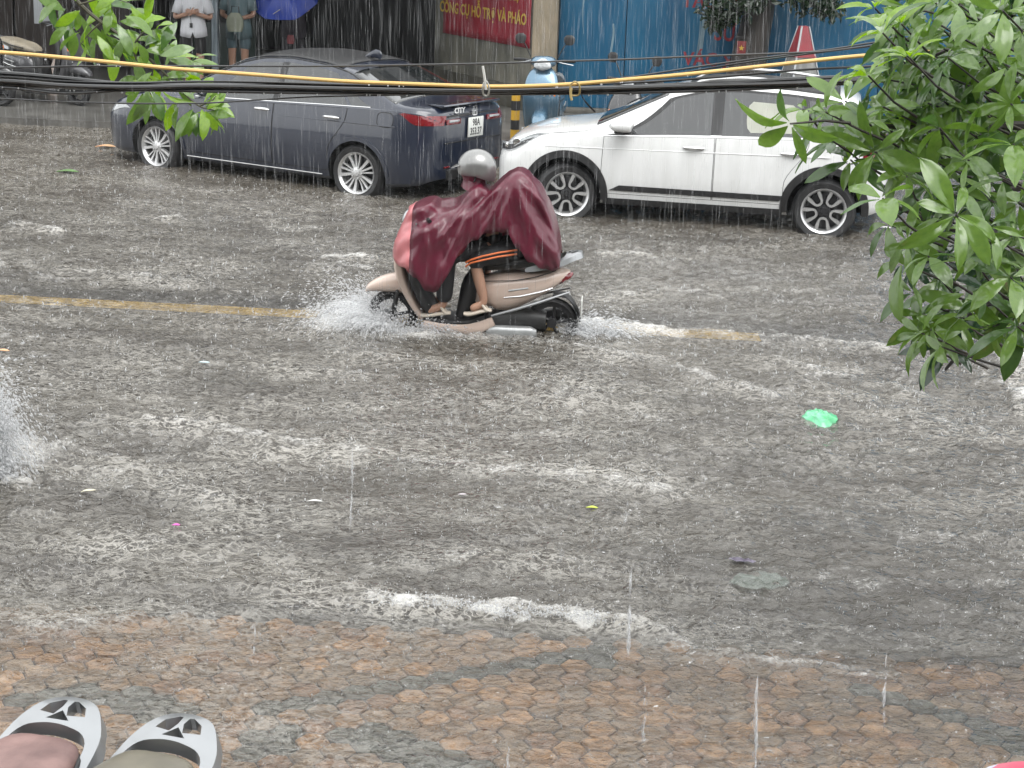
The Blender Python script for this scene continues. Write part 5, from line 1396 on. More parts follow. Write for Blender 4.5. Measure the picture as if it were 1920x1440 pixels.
# bollard
m_yb = mat('yellow_paint', (0.62, 0.36, 0.03), 0.5, var=0.2, scale=9)
bl = empty('bollard', (D(966, 222, 22.75)[0], 22.75, 0.075), 0, 'short black and yellow banded bollard in front of the blue scooter', 'bollard')
for i in range(5):
    v, f = lathe_geo([(0.001, 0.0), (0.055, 0.0), (0.055, 0.118), (0.001, 0.118)], 20)
    mesh_obj('band', [(p[0], p[2], p[1] + 0.12 * i) for p in v], [q[::-1] for q in f], m_yb if i % 2 == 0 else m_gripb, bl)

# pyramid shaped stand with a dark red top
py_ = empty('pyramid_stand', (D(1500, 140, 24.0)[0], 24.0, 0.08), R(18), 'tapering grey stand with a dark red top behind the white car', 'stand')
m_dred = mat('dark_red_sheet', (0.25, 0.025, 0.035), 0.5, var=0.2, scale=6)
m_gsheet = mat('grey_translucent_sheet', (0.24, 0.24, 0.23), 0.35, var=0.4, scale=5, stretch=(3, 3, 0.5))
def pyr(name, z0, z1, w0, w1, matl, tilt=0.02):
    v = [(s * w0 / 2, t * w0 / 2, z0) for (s, t) in ((-1, -1), (1, -1), (1, 1), (-1, 1))] + [(s * w1 / 2 + tilt * 0, t * w1 / 2, z1) for (s, t) in ((-1, -1), (1, -1), (1, 1), (-1, 1))]
    return mesh_obj(name, v, [(0, 1, 5, 4), (1, 2, 6, 5), (2, 3, 7, 6), (3, 0, 4, 7), (4, 5, 6, 7), (3, 2, 1, 0)], matl, py_, smooth=False)
pyr('lower_sheet', 0.0, 1.03, 0.66, 0.26, m_gsheet); pyr('red_top', 1.03, 1.42, 0.29, 0.10, m_dred)
for (s, t) in ((-1, -1), (1, -1), (1, 1), (-1, 1)):
    MB().tube([(s * 0.335, t * 0.335, 0.0), (s * 0.132, t * 0.132, 1.03), (s * 0.052, t * 0.052, 1.42)], 0.014, 6).build('edge_tube', m_silver, py_)

# tree in front of the blue wall
m_bark = mat('wet_bark', (0.045, 0.036, 0.030), 0.6, col2=(0.02, 0.017, 0.014), scale=9, bump=0.9, bscale=18, stretch=(1, 1, 0.25))
m_leafd = leaf_mat('dark_leaf', (0.022, 0.045, 0.018), 0.25)  # dark green for the whole crown
tr0 = np.array([D(1400, 130, 25.0)[0], 25.0])
tree = empty('street_tree', (tr0[0], tr0[1], 0.07), 0, 'dark tree trunk with small flag standing against the blue wall', 'tree')
tk = MB(); tk.tube(smooth_path([(-0.10, 0, 0), (-0.03, 0.0, 0.5), (0.05, 0.02, 1.1), (0.14, 0.05, 1.8), (0.16, 0.1, 3.0), (0.1, 0.15, 4.6)], 6), np.linspace(0.30, 0.12, 31) + 0.10 * np.exp(-np.linspace(0, 9, 31)), 14).build('trunk', m_bark, tree)
lim = MB()
for k in range(9):
    a = k * 0.75; lim.tube(smooth_path([(0.14, 0.05, 1.8 + 0.25 * k), (0.14 + 0.7 * math.cos(a), 0.05 + 0.5 * math.sin(a), 2.3 + 0.28 * k), (0.14 + 1.6 * math.cos(a), 0.05 + 1.1 * math.sin(a), 2.5 + 0.3 * k)], 4), np.linspace(0.07, 0.02, 9), 7)
lim.build('limbs', m_bark, tree)
# leaf clouds hanging into the top of the picture and above
def leaf_cloud(n, centres, size, seed):
    g = np.random.default_rng(seed); V = []; Fc = []
    for i in range(n):
        c = centres[g.integers(len(centres))]; d = g.normal(0, 1, 3); d /= np.linalg.norm(d); p = np.array(c[:3]) + d * c[3] * g.random() ** 0.5 * np.array([1, 1, 0.75])
        a = g.normal(0, 1, 3); a[2] -= 0.5; a /= np.linalg.norm(a); b = np.cross(a, g.normal(0, 1, 3)); b /= np.linalg.norm(b)
        L_ = size * (0.7 + 0.6 * g.random()); n0 = len(V); nn = np.cross(a, b)
        V += [p, p + a * L_ * 0.45 + b * L_ * 0.22 + nn * 0.02, p + a * L_, p + a * L_ * 0.45 - b * L_ * 0.22 + nn * 0.02, p + a * L_ * 0.5]
        Fc += [(n0, n0 + 1, n0 + 4), (n0 + 1, n0 + 2, n0 + 4), (n0 + 2, n0 + 3, n0 + 4), (n0 + 3, n0, n0 + 4)]
    return V, Fc
cl = []
for (px, py, rr_) in [(1345, 10, 0.28), (1385, 5, 0.30), (1420, -10, 0.3), (1520, -2, 0.32), (1480, -25, 0.35), (1555, 12, 0.22), (1340, 40, 0.14), (1365, 30, 0.14)]:
    p = D(px, py, 24.7); cl.append((p[0] - tr0[0], 24.7 - tr0[1], p[2] - 0.07, rr_))
g_ = np.random.default_rng(3)
for i in range(26): cl.append((g_.normal(0.2, 1.3), g_.normal(0, 0.7), 2.4 + abs(g_.normal(0, 1.1)), 0.6))
v, f = leaf_cloud(5200, cl, 0.13, 5); o = mesh_obj('crown', v, f, m_leafd, tree); o['kind'] = 'stuff'
# small flag tied to the trunk
pf = D(1390, 90, 24.62)
m_flag = mat('flag_red', (0.17, 0.02, 0.02), 0.6, var=0.2)
fl = tag(mesh_obj('flag', *box_geo((0, 0, 0), (0.12, 0.012, 0.18), 0, 0.003), m_flag), 'small red flag with a yellow star hanging on the tree trunk', 'flag'); fl.location = (pf[0], 24.62, pf[2])
sv = [(0, -0.0075, 0)] + [((0.042 if i % 2 == 0 else 0.017) * math.sin(math.pi * i / 5), -0.0075, (0.042 if i % 2 == 0 else 0.017) * math.cos(math.pi * i / 5)) for i in range(10)]
mesh_obj('star', sv, [(0, i + 1, (i + 1) % 10 + 1) for i in range(10)], mat('flag_yellow', (0.45, 0.30, 0.04), 0.6), fl, smooth=False)
MB().tube([(-0.09, 0.01, 0.12), (-0.085, 0.06, 0.14), (0.09, 0.06, 0.14), (0.09, 0.01, 0.12)], 0.004, 5).build('tie', m_gripb, fl)

# ------------------------------------------------------------------ standing people
def standing(loc, rz, label, shirtm, lowm, height=1.62, low_to=0.50, arms='crossed', shirt_hem=0.78, sleeve=0.5):
    r_ = empty('person', loc, rz, label, 'person'); k = height / 1.68; r_.scale = (k, k, k)
    # faces local -y
    J = [(0, 0, 0.92, (0.15, 0.11)), (0, 0, 1.10, (0.125, 0.095)), (0, 0, 1.30, (0.155, 0.11)), (0, 0, 1.44, 0.055), (0, -0.01, 1.50, 0.05)]; B = [(0, 1), (1, 2), (2, 3), (3, 4)]
    hands = []
    for s in (-1, 1):
        n = len(J)
        if arms == 'crossed': el, wr = (s * 0.27, -0.06, 1.08), (s * 0.02, -0.20, 1.17)
        elif arms == 'bag': el, wr = (s * 0.25, -0.03, 1.08), (s * 0.10, -0.23, 1.04)
        else: el, wr = (s * 0.24, -0.05, 1.12), (s * 0.08, -0.24, 1.26)
        J += [(s * 0.185, 0, 1.37, 0.06), (*el, 0.042), (*wr, 0.030)]; B += [(2, n), (n, n + 1), (n + 1, n + 2)]; hands.append((el, wr))
        n = len(J); J += [(s * 0.09, 0, 0.86, 0.095), (s * 0.10, -0.01, 0.48, 0.062), (s * 0.10, 0.01, 0.09, 0.040), (s * 0.11, -0.13, 0.035, 0.034)]; B += [(0, n), (n, n + 1), (n + 1, n + 2), (n + 2, n + 3)]
    b = skin_body('body', J, B, m_skin, r_)
    hd = MB()
    for (el, wr) in hands:
        d_ = np.array(wr) - np.array(el); d_ /= np.linalg.norm(d_); hand_geo(hd, np.array(wr) - d_ * 0.01, d_, (0, -1, 0.2), 0.5)
    hd.build('hands', m_skin, b)
    hv_, hf_ = head_geo((0, -0.015, 1.585), 0.098, math.pi / 2); h_ = mesh_obj('head', hv_, hf_, m_skin, r_); add_features(h_, (0, -0.015, 1.585), 0.098, math.pi / 2)
    hr = MB(); v, f = lathe_geo([(0.001, 0.135), (0.06, 0.122), (0.098, 0.08), (0.108, 0.02), (0.100, -0.06), (0.085, -0.12)], 24)
    hr.add([(p[0] * 0.95, -0.002 + p[2] * 1.02 * (0.92 if p[2] < 0 else 1), 1.585 + p[1] - (0.0 if p[2] > -0.04 else -0.075 * (p[1] < 0.03))) for p in v], f); hr.build('hair', m_hair, h_)
    # shirt hanging loose, open notch in front
    rings = []; n = 40
    for (z, a, c_) in ((shirt_hem, 0.205, 0.155), (0.90, 0.198, 0.150), (1.02, 0.178, 0.135), (1.14, 0.172, 0.132), (1.26, 0.190, 0.142), (1.36, 0.195, 0.125), (1.42, 0.12, 0.085), (1.455, 0.075, 0.07)):
        ring = []
        for i in range(n):
            th = 2 * math.pi * i / n; w_ = 1 + 0.03 * math.sin(7 * th + z * 9)
            zz = z
            if z == shirt_hem:
                fr = math.cos(th + math.pi / 2); zz = z + 0.035 * abs(math.cos(th)) + (0.10 * math.exp(-((th - 1.5 * math.pi) / 0.10) ** 2))
            ring.append((a * w_ * math.cos(th), c_ * w_ * math.sin(th), zz))
        rings.append(ring)
    v, f = rings_geo(rings, True, False, False); sh = mesh_obj('shirt', v, f, shirtm, r_); md = sh.modifiers.new('s', 'SOLIDIFY'); md.thickness = 0.004
    for i, s in enumerate((-1, 1)):
        el, wr = hands[i]; st = np.array((s * 0.165, 0, 1.385)); e = st + (np.array(el) - st) * sleeve * 1.6
        v, f = tube_geo([st, (st + e) / 2, e], [0.085, 0.080, 0.074], 14, False); sl_ = mesh_obj('sleeve', v, f, shirtm, r_); sl_.modifiers.new('s', 'SOLIDIFY').thickness = 0.004
    J = [(0, 0, 0.94, (0.168, 0.13)), (0, 0, 1.04, (0.15, 0.115))]; B = [(0, 1)]
    for s in (-1, 1):
        n = len(J); J += [(s * 0.095, 0, 0.86, 0.115), (s * 0.10, 0, (0.86 + low_to) / 2, 0.102), (s * 0.105, 0, low_to, 0.092)]; B += [(0, n), (n, n + 1), (n + 1, n + 2)]
    skin_body('shorts' if low_to > 0.3 else 'trousers', J, B, lowm, r_)
    for s in (-1, 1):
        v, f = sweep_geo([(-0.05, 0.04, 0.035, 0.03), (0.0, 0.05, 0.045, 0.05), (0.10, 0.04, 0.048, 0.035), (0.17, 0.025, 0.035, 0.02)], 12, 2.4, 4)
        mesh_obj('shoe', [(s * 0.105 + p[1], 0.04 - p[0], p[2]) for p in v], f, m_plate if low_to > 0.3 else m_gripb, r_)
    return r_
m_wshirt = mat('white_shirt', (0.66, 0.67, 0.70), 0.7, var=0.12, scale=7, bump=0.3, bscale=14)
m_bshorts = mat('black_shorts', (0.014, 0.014, 0.015), 0.8, var=0.3)
m_tshirt = mat('teal_grey_coat', (0.13, 0.20, 0.22), 0.7, var=0.25, scale=6)
p1 = G(364, 166, 0.1); standing((p1[0], p1[1], 0.08), R(6), 'person in a loose white shirt and black shorts by the pole', m_wshirt, m_bshorts, 1.60)
lp = MB(); lp.tube([(-0.03, -0.165, 1.25), (-0.025, -0.172, 1.08), (-0.02, -0.175, 1.02)], 0.004, 5); lp.box((-0.02, -0.178, 0.985), (0.045, 0.012, 0.07), 0, 0.003)
lo = lp.build('lanyard', m_gripb); tag(lo, 'black lanyard hanging on the white shirt', 'lanyard'); lo.location = (p1[0], p1[1], 0.08); lo.rotation_euler = (0, 0, R(6)); lo.scale = (0.95,) * 3
p2 = G(448, 158, 0.1); standing((p2[0], p2[1], 0.08), R(-8), 'person in a teal grey coat and shorts behind the pole', m_tshirt, mat('teal_shorts', (0.09, 0.14, 0.16), 0.8, var=0.2), 1.62, 0.52, 'bag', 0.70)
bgp = MB(); v, f = sweep_geo([(-0.005, 0.0, 0.10, 0.045), (0.0, 0.08, 0.125, 0.055), (0.0, 0.20, 0.115, 0.05), (0.005, 0.27, 0.06, 0.03)], 18, 3, 5); bgp.add([(p[1], p[0], p[2]) for p in v], f)
bag = tag(bgp.build('handbag', mat('khaki_bag', (0.27, 0.29, 0.22), 0.6, var=0.2)), 'pale khaki bag held by the person in teal grey', 'bag'); bag.location = (p2[0] + 0.0, p2[1] - 0.33, 0.90)
MB().tube([(-0.06, 0, 0.25), (-0.05, 0, 0.36), (0.05, 0, 0.36), (0.06, 0, 0.25)], 0.008, 6).build('strap', m_gripb, bag)
p3 = G(548, 150, 0.1); standing((p3[0], p3[1] + 0.15, 0.08), R(0), 'person in dark purple grey clothes behind the blue umbrella', mat('purple_grey_coat', (0.060, 0.052, 0.066), 0.8, var=0.25), mat('dark_trousers', (0.025, 0.024, 0.03), 0.8), 1.58, 0.12, 'umb', 0.66)
rb_ = MB(); v, f = sweep_geo([(0, 0, 0.05, 0.03), (0, 0.06, 0.06, 0.04), (0, 0.13, 0.045, 0.03)], 12, 2.4, 4); rb_.add([(p[1], p[0], p[2]) for p in v], f)
ro = tag(rb_.build('pouch', mat('dull_red_pouch', (0.30, 0.07, 0.08), 0.6, var=0.25)), 'small dull red pouch hanging below the blue umbrella', 'pouch'); pq = D(545, 82, p3[1] - 0.12); ro.location = (pq[0], p3[1] - 0.12, pq[2])
# blue umbrella tipped towards the street
m_umb = mat('royal_blue_umbrella', (0.008, 0.05, 0.42), 0.35, var=0.25, scale=4)
pu = D(527, -18, p3[1] - 0.45)
um = empty('umbrella', (pu[0], p3[1] - 0.45, pu[2]), 0, 'open royal blue umbrella tipped forward by the waiting people', 'umbrella'); um.rotation_euler = (R(44), R(16), R(-10))
for k in range(8):
    v = []; f = []; nn = 7; mm = 6
    for i in range(nn):
        for j in range(mm):
            t = i / (nn - 1); a = (k + j / (mm - 1)) * math.pi / 4
            edge = math.sin(math.pi * j / (mm - 1)); rr_ = 0.58 * t * (1 - 0.07 * edge * t)
            v.append((rr_ * math.cos(a), rr_ * math.sin(a), 0.24 * (1 - t ** 1.9) - 0.012 * edge * t))
    for i in range(nn - 1):
        for j in range(mm - 1): f.append((i * mm + j, (i + 1) * mm + j, (i + 1) * mm + j + 1, i * mm + j + 1))
    mesh_obj('panel', v, f, m_umb, um)
    a = k * math.pi / 4; MB().tube([(0.58 * t * math.cos(a), 0.58 * t * math.sin(a), 0.24 * (1 - t ** 1.9) - 0.006) for t in np.linspace(0, 1, 7)], 0.004, 5).build('rib', m_silver, um)
MB().tube([(0, 0, 0.30), (0, 0, -0.48)], 0.006, 6).build('shaft', m_silver, um)
MB().tube([(0.10, -0.52, 0.088), (0.17, -0.42, 0.118)], 0.006, 6).build('white_strip', m_plate, um)

# ================================================================== PARKED SCOOTER TAILS AT THE NEAR PAVEMENT
m_seatpk = mat('worn_pink_brown_seat', (0.24, 0.145, 0.13), 0.45, col2=(0.11, 0.06, 0.055), scale=7, bump=0.25, bscale=30)
m_seatol = mat('olive_brown_seat', (0.15, 0.135, 0.10), 0.35, var=0.3, scale=9)
m_pearl = mat('pearl_white_paint', (0.62, 0.63, 0.63), 0.3, coat=1.0, var=0.05)
def tail(px, py, ang, main, seatm, label):
    tip = G(px, py, 0.83)
    dx, dy = math.cos(ang) * 0.90, math.sin(ang) * 0.90
    return scooter('motor_scooter', label, 'scooter', main, seatm, (tip[0] - dx, tip[1] - dy, 0.04), ang, 1.1, mirrors=False)
tail(142, 1340, R(76), m_pearl, m_seatpk, 'parked scooter with worn pinkish brown seat and silver grab rail at bottom left')
tail(358, 1372, R(73), m_pearl, m_seatol, 'parked scooter with olive brown seat, right of the pink seated one')
# scooter that has just left the picture on the left, half lost in its own spray
pl_ = G(-62, 885)
scooter('motor_scooter', 'dark scooter leaving at the left edge inside white spray', 'scooter', m_dkgrey, m_seatb, (pl_[0] - 0.62, pl_[1] + 0.05, -0.05), RZ, 0.92, mirrors=True)
# umbrella whose edge shows in the bottom right corner
m_pku = mat('pink_umbrella', (0.62, 0.07, 0.13), 0.4, col2=(0.60, 0.20, 0.26), scale=5); m_pku2 = mat('pale_umbrella_edge', (0.60, 0.62, 0.74), 0.4)
pu = D(2006, 1545, 4.6)
ub = empty('umbrella', (pu[0], pu[1], pu[2]), R(25), 'pink umbrella with a pale edge cut off at the bottom right corner', 'umbrella')
for k in range(8):
    for (t0, t1, mm_, nm) in ((0.0, 0.88, m_pku, 'panel'), (0.88, 1.0, m_pku2, 'edge_band')):
        v = []; f = []; nn = 6; jj = 6
        for i in range(nn):
            for j in range(jj):
                t = t0 + (t1 - t0) * i / (nn - 1); a = (k + j / (jj - 1)) * math.pi / 4; e = math.sin(math.pi * j / (jj - 1)); rr_ = 0.36 * t * (1 - 0.06 * e * t)
                v.append((rr_ * math.cos(a), rr_ * math.sin(a), 0.15 * (1 - t ** 1.8) - 0.01 * e * t))
        for i in range(nn - 1):
            for j in range(jj - 1): f.append((i * jj + j, (i + 1) * jj + j, (i + 1) * jj + j + 1, i * jj + j + 1))
        mesh_obj(nm, v, f, mm_, ub)
MB().tube([(0, 0, 0.20), (0, 0, -0.55)], 0.006, 6).build('shaft', m_silver, ub)

# ================================================================== CABLES
m_cab = mat('black_cable', (0.012, 0.012, 0.013), 0.30, coat=0.4, var=0.2)
m_ycab = mat('yellow_conduit', (0.72, 0.46, 0.14), 0.35, coat=0.3, var=0.15, scale=4)
m_tie = mat('pale_tie', (0.60, 0.60, 0.56), 0.5); m_ytie = mat('straw_tie', (0.45, 0.34, 0.14), 0.6)
CY = 7.8
def cable(px, rad, label, m=m_cab, Y=CY, dy=0.0, grp=None):
    px = list(px)
    if px[0][0] < 0: px = [(px[0][0] - 1500, px[0][1] - 130)] + px          # runs on to poles outside the picture
    if px[-1][0] > 2000: px = px + [(px[-1][0] + 1400, px[-1][1] - 110)]
    P = smooth_path([list(D(x, y, Y + dy)) for (x, y) in px], 8)
    return tag(MB().tube(P, rad, 8).build('overhead_cable', m), label, 'cable', grp)
cable([(-260, 80), (0, 98), (120, 108), (240, 120), (340, 130), (480, 140), (640, 152), (760, 157), (905, 162), (1000, 161), (1080, 157), (1200, 147), (1300, 138), (1450, 122), (1600, 106), (1810, 90), (2200, 66)], 0.0084, 'yellow conduit sagging across the street above the black cables', m_ycab, dy=-0.05)
cable([(-260, 131), (0, 127), (200, 124), (400, 124), (600, 124), (750, 122), (910, 119), (1080, 114), (1180, 111), (1320, 105), (1490, 99), (1560, 95), (1700, 76), (1810, 62), (2200, 20)], 0.0042, 'thin straight black wire just above the yellow conduit')
base = [(-260, 145), (0, 152), (120, 158), (250, 163), (400, 163), (640, 166), (900, 169), (1080, 168), (1300, 162), (1500, 154), (1650, 146), (1890, 135), (2200, 118)]
names = ['thickest black cable at the bottom of the sagging bundle', 'black cable twisted along the top of the thick bundle', 'glossy black cable in the middle of the bundle', 'black cable that loops loose from the bundle at left', 'black cable running behind the bundle', 'thin black cable wound round the bundle']
offs = [(3.5, 0.0140, 0.0), (-4, 0.0100, 0.01), (0.5, 0.0100, -0.025), (7.5, 0.0075, -0.01), (-1, 0.0100, 0.03), (-8, 0.0050, 0.0)]
for k, (o_, r_, dy) in enumerate(offs):
    q = []
    for i, (x, y) in enumerate(base):
        w = 2.0 * math.sin(i * 1.7 + k * 2.1)
        if k == 1 and x < 300: w -= (300 - x) / 300 * 10
        if k == 4 and x < 300: w -= (300 - x) / 300 * 6
        if k == 3: w = {0: 4, 120: 9, 250: -2}.get(x, w * 0.6)
        if k == 5 and x > 1250: w -= min((x - 1250) / 12, 16)
        q.append((x, y + o_ + w))
    cable(q, r_, names[k], dy=dy)
cable([(-260, 178), (0, 185), (100, 190), (250, 194), (390, 193), (500, 186), (600, 181), (760, 178)], 0.0036, 'thin drooping black wire lowest at the left', dy=0.02)
cable([(1080, 160), (1200, 142), (1330, 122), (1450, 106), (1560, 92), (1700, 72), (2100, 30)], 0.0042, 'thin black wire splitting upward from the bundle to the right', dy=0.03)
cable([(1150, 160), (1300, 133), (1420, 114), (1540, 98), (1640, 86)], 0.0036, 'second thin wire fanning up from the bundle', dy=0.05)
P = smooth_path([list(D(x, y, CY - 0.05)) for (x, y) in [(1086, 166), (1092, 182), (1104, 198), (1116, 210)]], 5)
tag(MB().tube(P, [0.0022] * 8 + [0.004] * 8, 6).build('loose_wire', m_cab), 'short loose wire end dangling below the straw coloured tie', 'wire')
def tie(x, y0, y1, w, m, label, tailup=None):
    P = [D(x - w, y0 + 4, CY - 0.085), D(x, y0, CY - 0.09), D(x + w, y0 + 5, CY - 0.085), D(x + w + 2, (y0 + y1) / 2, CY - 0.08), D(x + w, y1, CY - 0.06), D(x - w, y1, CY - 0.05), D(x - w - 2, (y0 + y1) / 2, CY - 0.08), D(x - w, y0 + 4, CY - 0.085)]
    mb = MB().tube(smooth_path(P, 4), 0.004, 6)
    if tailup: mb.tube(smooth_path([list(D(a, b, CY - 0.09)) for (a, b) in tailup], 4), 0.0055, 6)
    return tag(mb.build('cable_tie', m), label, 'cable tie')
tie(911, 152, 178, 4, m_tie, 'white plastic tie with a long tail round the cable bundle', [(911, 168), (909, 148), (905, 124)])
tie(1078, 153, 178, 7, m_ytie, 'straw coloured tie looped round the cable bundle', [(1071, 165), (1070, 178), (1072, 188)])
# drops hanging under the cables
V = []; Fc = []
g_ = np.random.default_rng(12)
def drop(p, r_, st=1.6):
    n0 = len(V)
    V.extend([(p[0], p[1], p[2] + r_ * st)] + [(p[0] + r_ * math.cos(a), p[1] + r_ * math.sin(a), p[2]) for a in (0, 1.57, 3.14, 4.71)] + [(p[0], p[1], p[2] - r_)])
    for i in range(4): Fc.append((n0, n0 + 1 + i, n0 + 1 + (i + 1) % 4)); Fc.append((n0 + 5, n0 + 1 + (i + 1) % 4, n0 + 1 + i))
bx_ = np.array(base)
for i in range(46):
    x = g_.uniform(0, 1700); y = np.interp(x, bx_[:, 0], bx_[:, 1]) + 12; drop(D(x, y, CY - 0.02), g_.uniform(0.0028, 0.0045))
yx = np.array([(0, 98), (340, 130), (640, 152), (905, 162), (1080, 157), (1450, 122), (1810, 90)])
for i in range(22):
    x = g_.uniform(0, 1500); y = np.interp(x, yx[:, 0], yx[:, 1]) + 6; drop(D(x, y, CY - 0.06), g_.uniform(0.0025, 0.004))
m_drop = soft_mat('bright_water_drops', (0.85, 0.86, 0.87), 0.85)
tag(mesh_obj('hanging_drops', V, Fc, m_drop), 'bright water drops hanging under the cables', kind='stuff')

# ================================================================== FOLIAGE
LM = [leaf_mat('leaf_mid', (0.155, 0.26, 0.052)), leaf_mat('leaf_dark', (0.085, 0.165, 0.042)), leaf_mat('leaf_lime', (0.25, 0.40, 0.05), 0.45), leaf_mat('leaf_pale', (0.20, 0.30, 0.11)), leaf_mat('leaf_deep', (0.025, 0.06, 0.026))]
def leaf_geo(wd, curl, fold, seed):
    """blade along +x, 7 stations x 5 across, with a creased midrib"""
    g = np.random.default_rng(seed); v = []; f = []; n = 8
    for i in range(n):
        t = i / (n - 1)
        w_ = wd * (math.sin(math.pi * min(t, 1) ** 1.25) ** 0.8) * (1 - 0.10 * t) + (0.012 if t < 0.98 else 0.0)
        if i == 0: w_ = 0.012
        cz = -curl * t ** 2 + 0.05 * math.sin(math.pi * t); sx = 0.04 * math.sin(3 * t + seed)
        for q in (-1, -0.5, 0, 0.5, 1):
            v.append((t, w_ * q + sx * t, cz + fold * abs(q) * w_ * 2 - 0.25 * w_ * q * q * (abs(q) > 0.9) + 0.01 * math.sin(9 * t + q * 3 + seed)))
    for i in range(n - 1):
        for j in range(4): f.append((i * 5 + j, (i + 1) * 5 + j, (i + 1) * 5 + j + 1, i * 5 + j + 1))
    return v, f
LEAF = []
for m in LM:
    row = []
    for k in range(4):
        o = mesh_obj('leaf', *leaf_geo(0.135 + 0.03 * (k % 2), 0.10 + 0.09 * k, 0.20 + 0.06 * (k % 3), k + 1), m, None, sharp=60); row.append(o.data); bpy.data.objects.remove(o)
    LEAF.append(row)
LEAFW = []
for m in LM:
    row = []
    for k in range(3):
        o = mesh_obj('leaf', *leaf_geo(0.21, 0.12 + 0.14 * k, 0.16, k + 5), m, None, sharp=60); row.append(o.data); bpy.data.objects.remove(o)
    LEAFW.append(row)
def orient(d, n):
    d = Vector(d).normalized(); n = Vector(n); y = n.cross(d)
    if y.length < 1e-4: y = Vector((0, 1, 0)).cross(d)
    y.normalize(); z = d.cross(y)
    return Matrix((d, y, z)).transposed().to_4x4()
class Foliage:
    def __init__(s, root, maxp=300): s.root = root; s.items = []; s.maxp = maxp
    def leaf(s, pos, d, n, L_, mi, wide=False, wsc=1.0): s.items.append((np.array(pos), np.array(d), np.array(n), L_, mi, wide, wsc))
    def finish(s, stuff_name='leaves'):
        s.items.sort(key=lambda q: q[0][1] + (100 if q[0][0] > 0.30 * q[0][1] + 0.05 else 0))
        org = Vector(s.root.location); restv = []; restf = []; rm = []
        for k, (p, d, n, L_, mi, wide, ws) in enumerate(s.items):
            me = (LEAFW if wide else LEAF)[mi]; me = me[rng.integers(len(me))]
            m = Matrix.Translation(Vector(p) - org) @ orient(d, n) @ Matrix.Diagonal((L_, L_ * ws, L_, 1))
            if k < s.maxp:
                o = bpy.data.objects.new('leaf', me); COL.objects.link(o); o.parent = s.root; o.matrix_local = m
            else:
                n0 = len(restv); restv += [tuple(m @ v.co) for v in me.vertices]; fs = [tuple(i + n0 for i in q.vertices) for q in me.polygons]; restf += fs; rm += [mi] * len(fs)
        if restv: mesh_obj(stuff_name, restv, restf, None, s.root, sharp=60, mats=LM, fmat=rm)['kind'] = 'stuff'

# ---- tree on the right: whorled glossy leaves
rt_ = empty('leafy_tree', (3.05, 6.75, -0.02), 0, 'large glossy leaved tree reaching in from the right edge', 'tree')
fo_ = Foliage(rt_)
g_ = np.random.default_rng(21)
W0 = [(1705, 108, 2, 5.7), (1655, 62, 2, 5.8), (1628, 142, 2, 6.0), (1690, 45, 2, 6.1), (1640, 15, 2, 6.2), (1668, 150, 0, 6.4), (1482, 232, 0, 5.7), (1505, 205, 0, 6.0), (1548, 210, 0, 5.9), (1585, 190, 0, 6.2), (1620, 225, 0, 6.1), (1566, 262, 1, 6.3), (1655, 200, 0, 6.2), (1700, 215, 1, 6.4), (1762, 240, 0, 5.9), (1690, 262, 0, 6.2),
      (1640, 285, 0, 6.0), (1595, 300, 1, 6.3), (1655, 372, 0, 5.5), (1700, 330, 0, 6.0), (1742, 345, 1, 6.2), (1815, 300, 0, 5.8), (1880, 335, 3, 5.7), (1792, 402, 0, 5.5), (1852, 425, 0, 5.6), (1735, 432, 1, 6.1), (1700, 452, 0, 6.0), (1905, 440, 3, 5.6), (1690, 492, 0, 6.2), (1740, 480, 3, 5.9), (1760, 520, 4, 6.3), (1830, 492, 3, 5.7), (1895, 520, 0, 5.6),
      (1712, 548, 0, 6.2), (1850, 560, 1, 5.9), (1905, 590, 1, 5.8), (1730, 590, 0, 6.1), (1780, 580, 1, 6.3), (1745, 618, 0, 6.0), (1800, 600, 0, 6.2), (1728, 625, 0, 6.0), (1764, 650, 3, 5.9), (1748, 632, 3, 6.1), (1862, 612, 0, 5.8), (1908, 612, 1, 5.7), (1888, 615, 0, 5.9), (1780, 645, 4, 6.3),
      (1700, 12, 0, 6.3), (1748, 38, 0, 6.0), (1800, 10, 3, 5.9), (1835, 45, 3, 5.7), (1880, 20, 0, 5.6), (1915, 60, 0, 5.7), (1770, 92, 0, 6.3), (1845, 105, 1, 6.1), (1890, 125, 0, 6.0), (1720, 165, 0, 6.4), (1790, 165, 1, 6.3), (1840, 205, 1, 6.0), (1895, 195, 0, 5.8), (1770, 190, 0, 6.2), (1900, 270, 0, 5.7), (1830, 255, 1, 6.1), (1750, 300, 0, 6.3), (1860, 375, 1, 6.0), (1910, 380, 0, 5.8),
      (1665, 420, 0, 6.2), (1675, 100, 0, 6.6), (1600, 240, 1, 6.6), (1532, 240, 1, 6.4)]
for i in range(88):
    y = g_.uniform(-40, 610); xl = 1660 if y < 180 else 1640 if y < 300 else 1705 if y < 520 else 1765
    W0.append((g_.uniform(xl, 1960), y, int(g_.choice([0, 1, 1, 4, 4, 3])), g_.uniform(6.4, 7.3)))
for i in range(46): W0.append((g_.uniform(1670, 1960), g_.uniform(-60, 260), int(g_.choice([0, 0, 2, 3, 1])), g_.uniform(6.0, 7.0)))
tw = MB()
n_in = len(W0)
for i in range(110): W0.append((g_.uniform(2020, 2750), g_.uniform(-420, 640), int(g_.choice([0, 0, 1, 1, 3, 4])), g_.uniform(6.0, 7.6)))
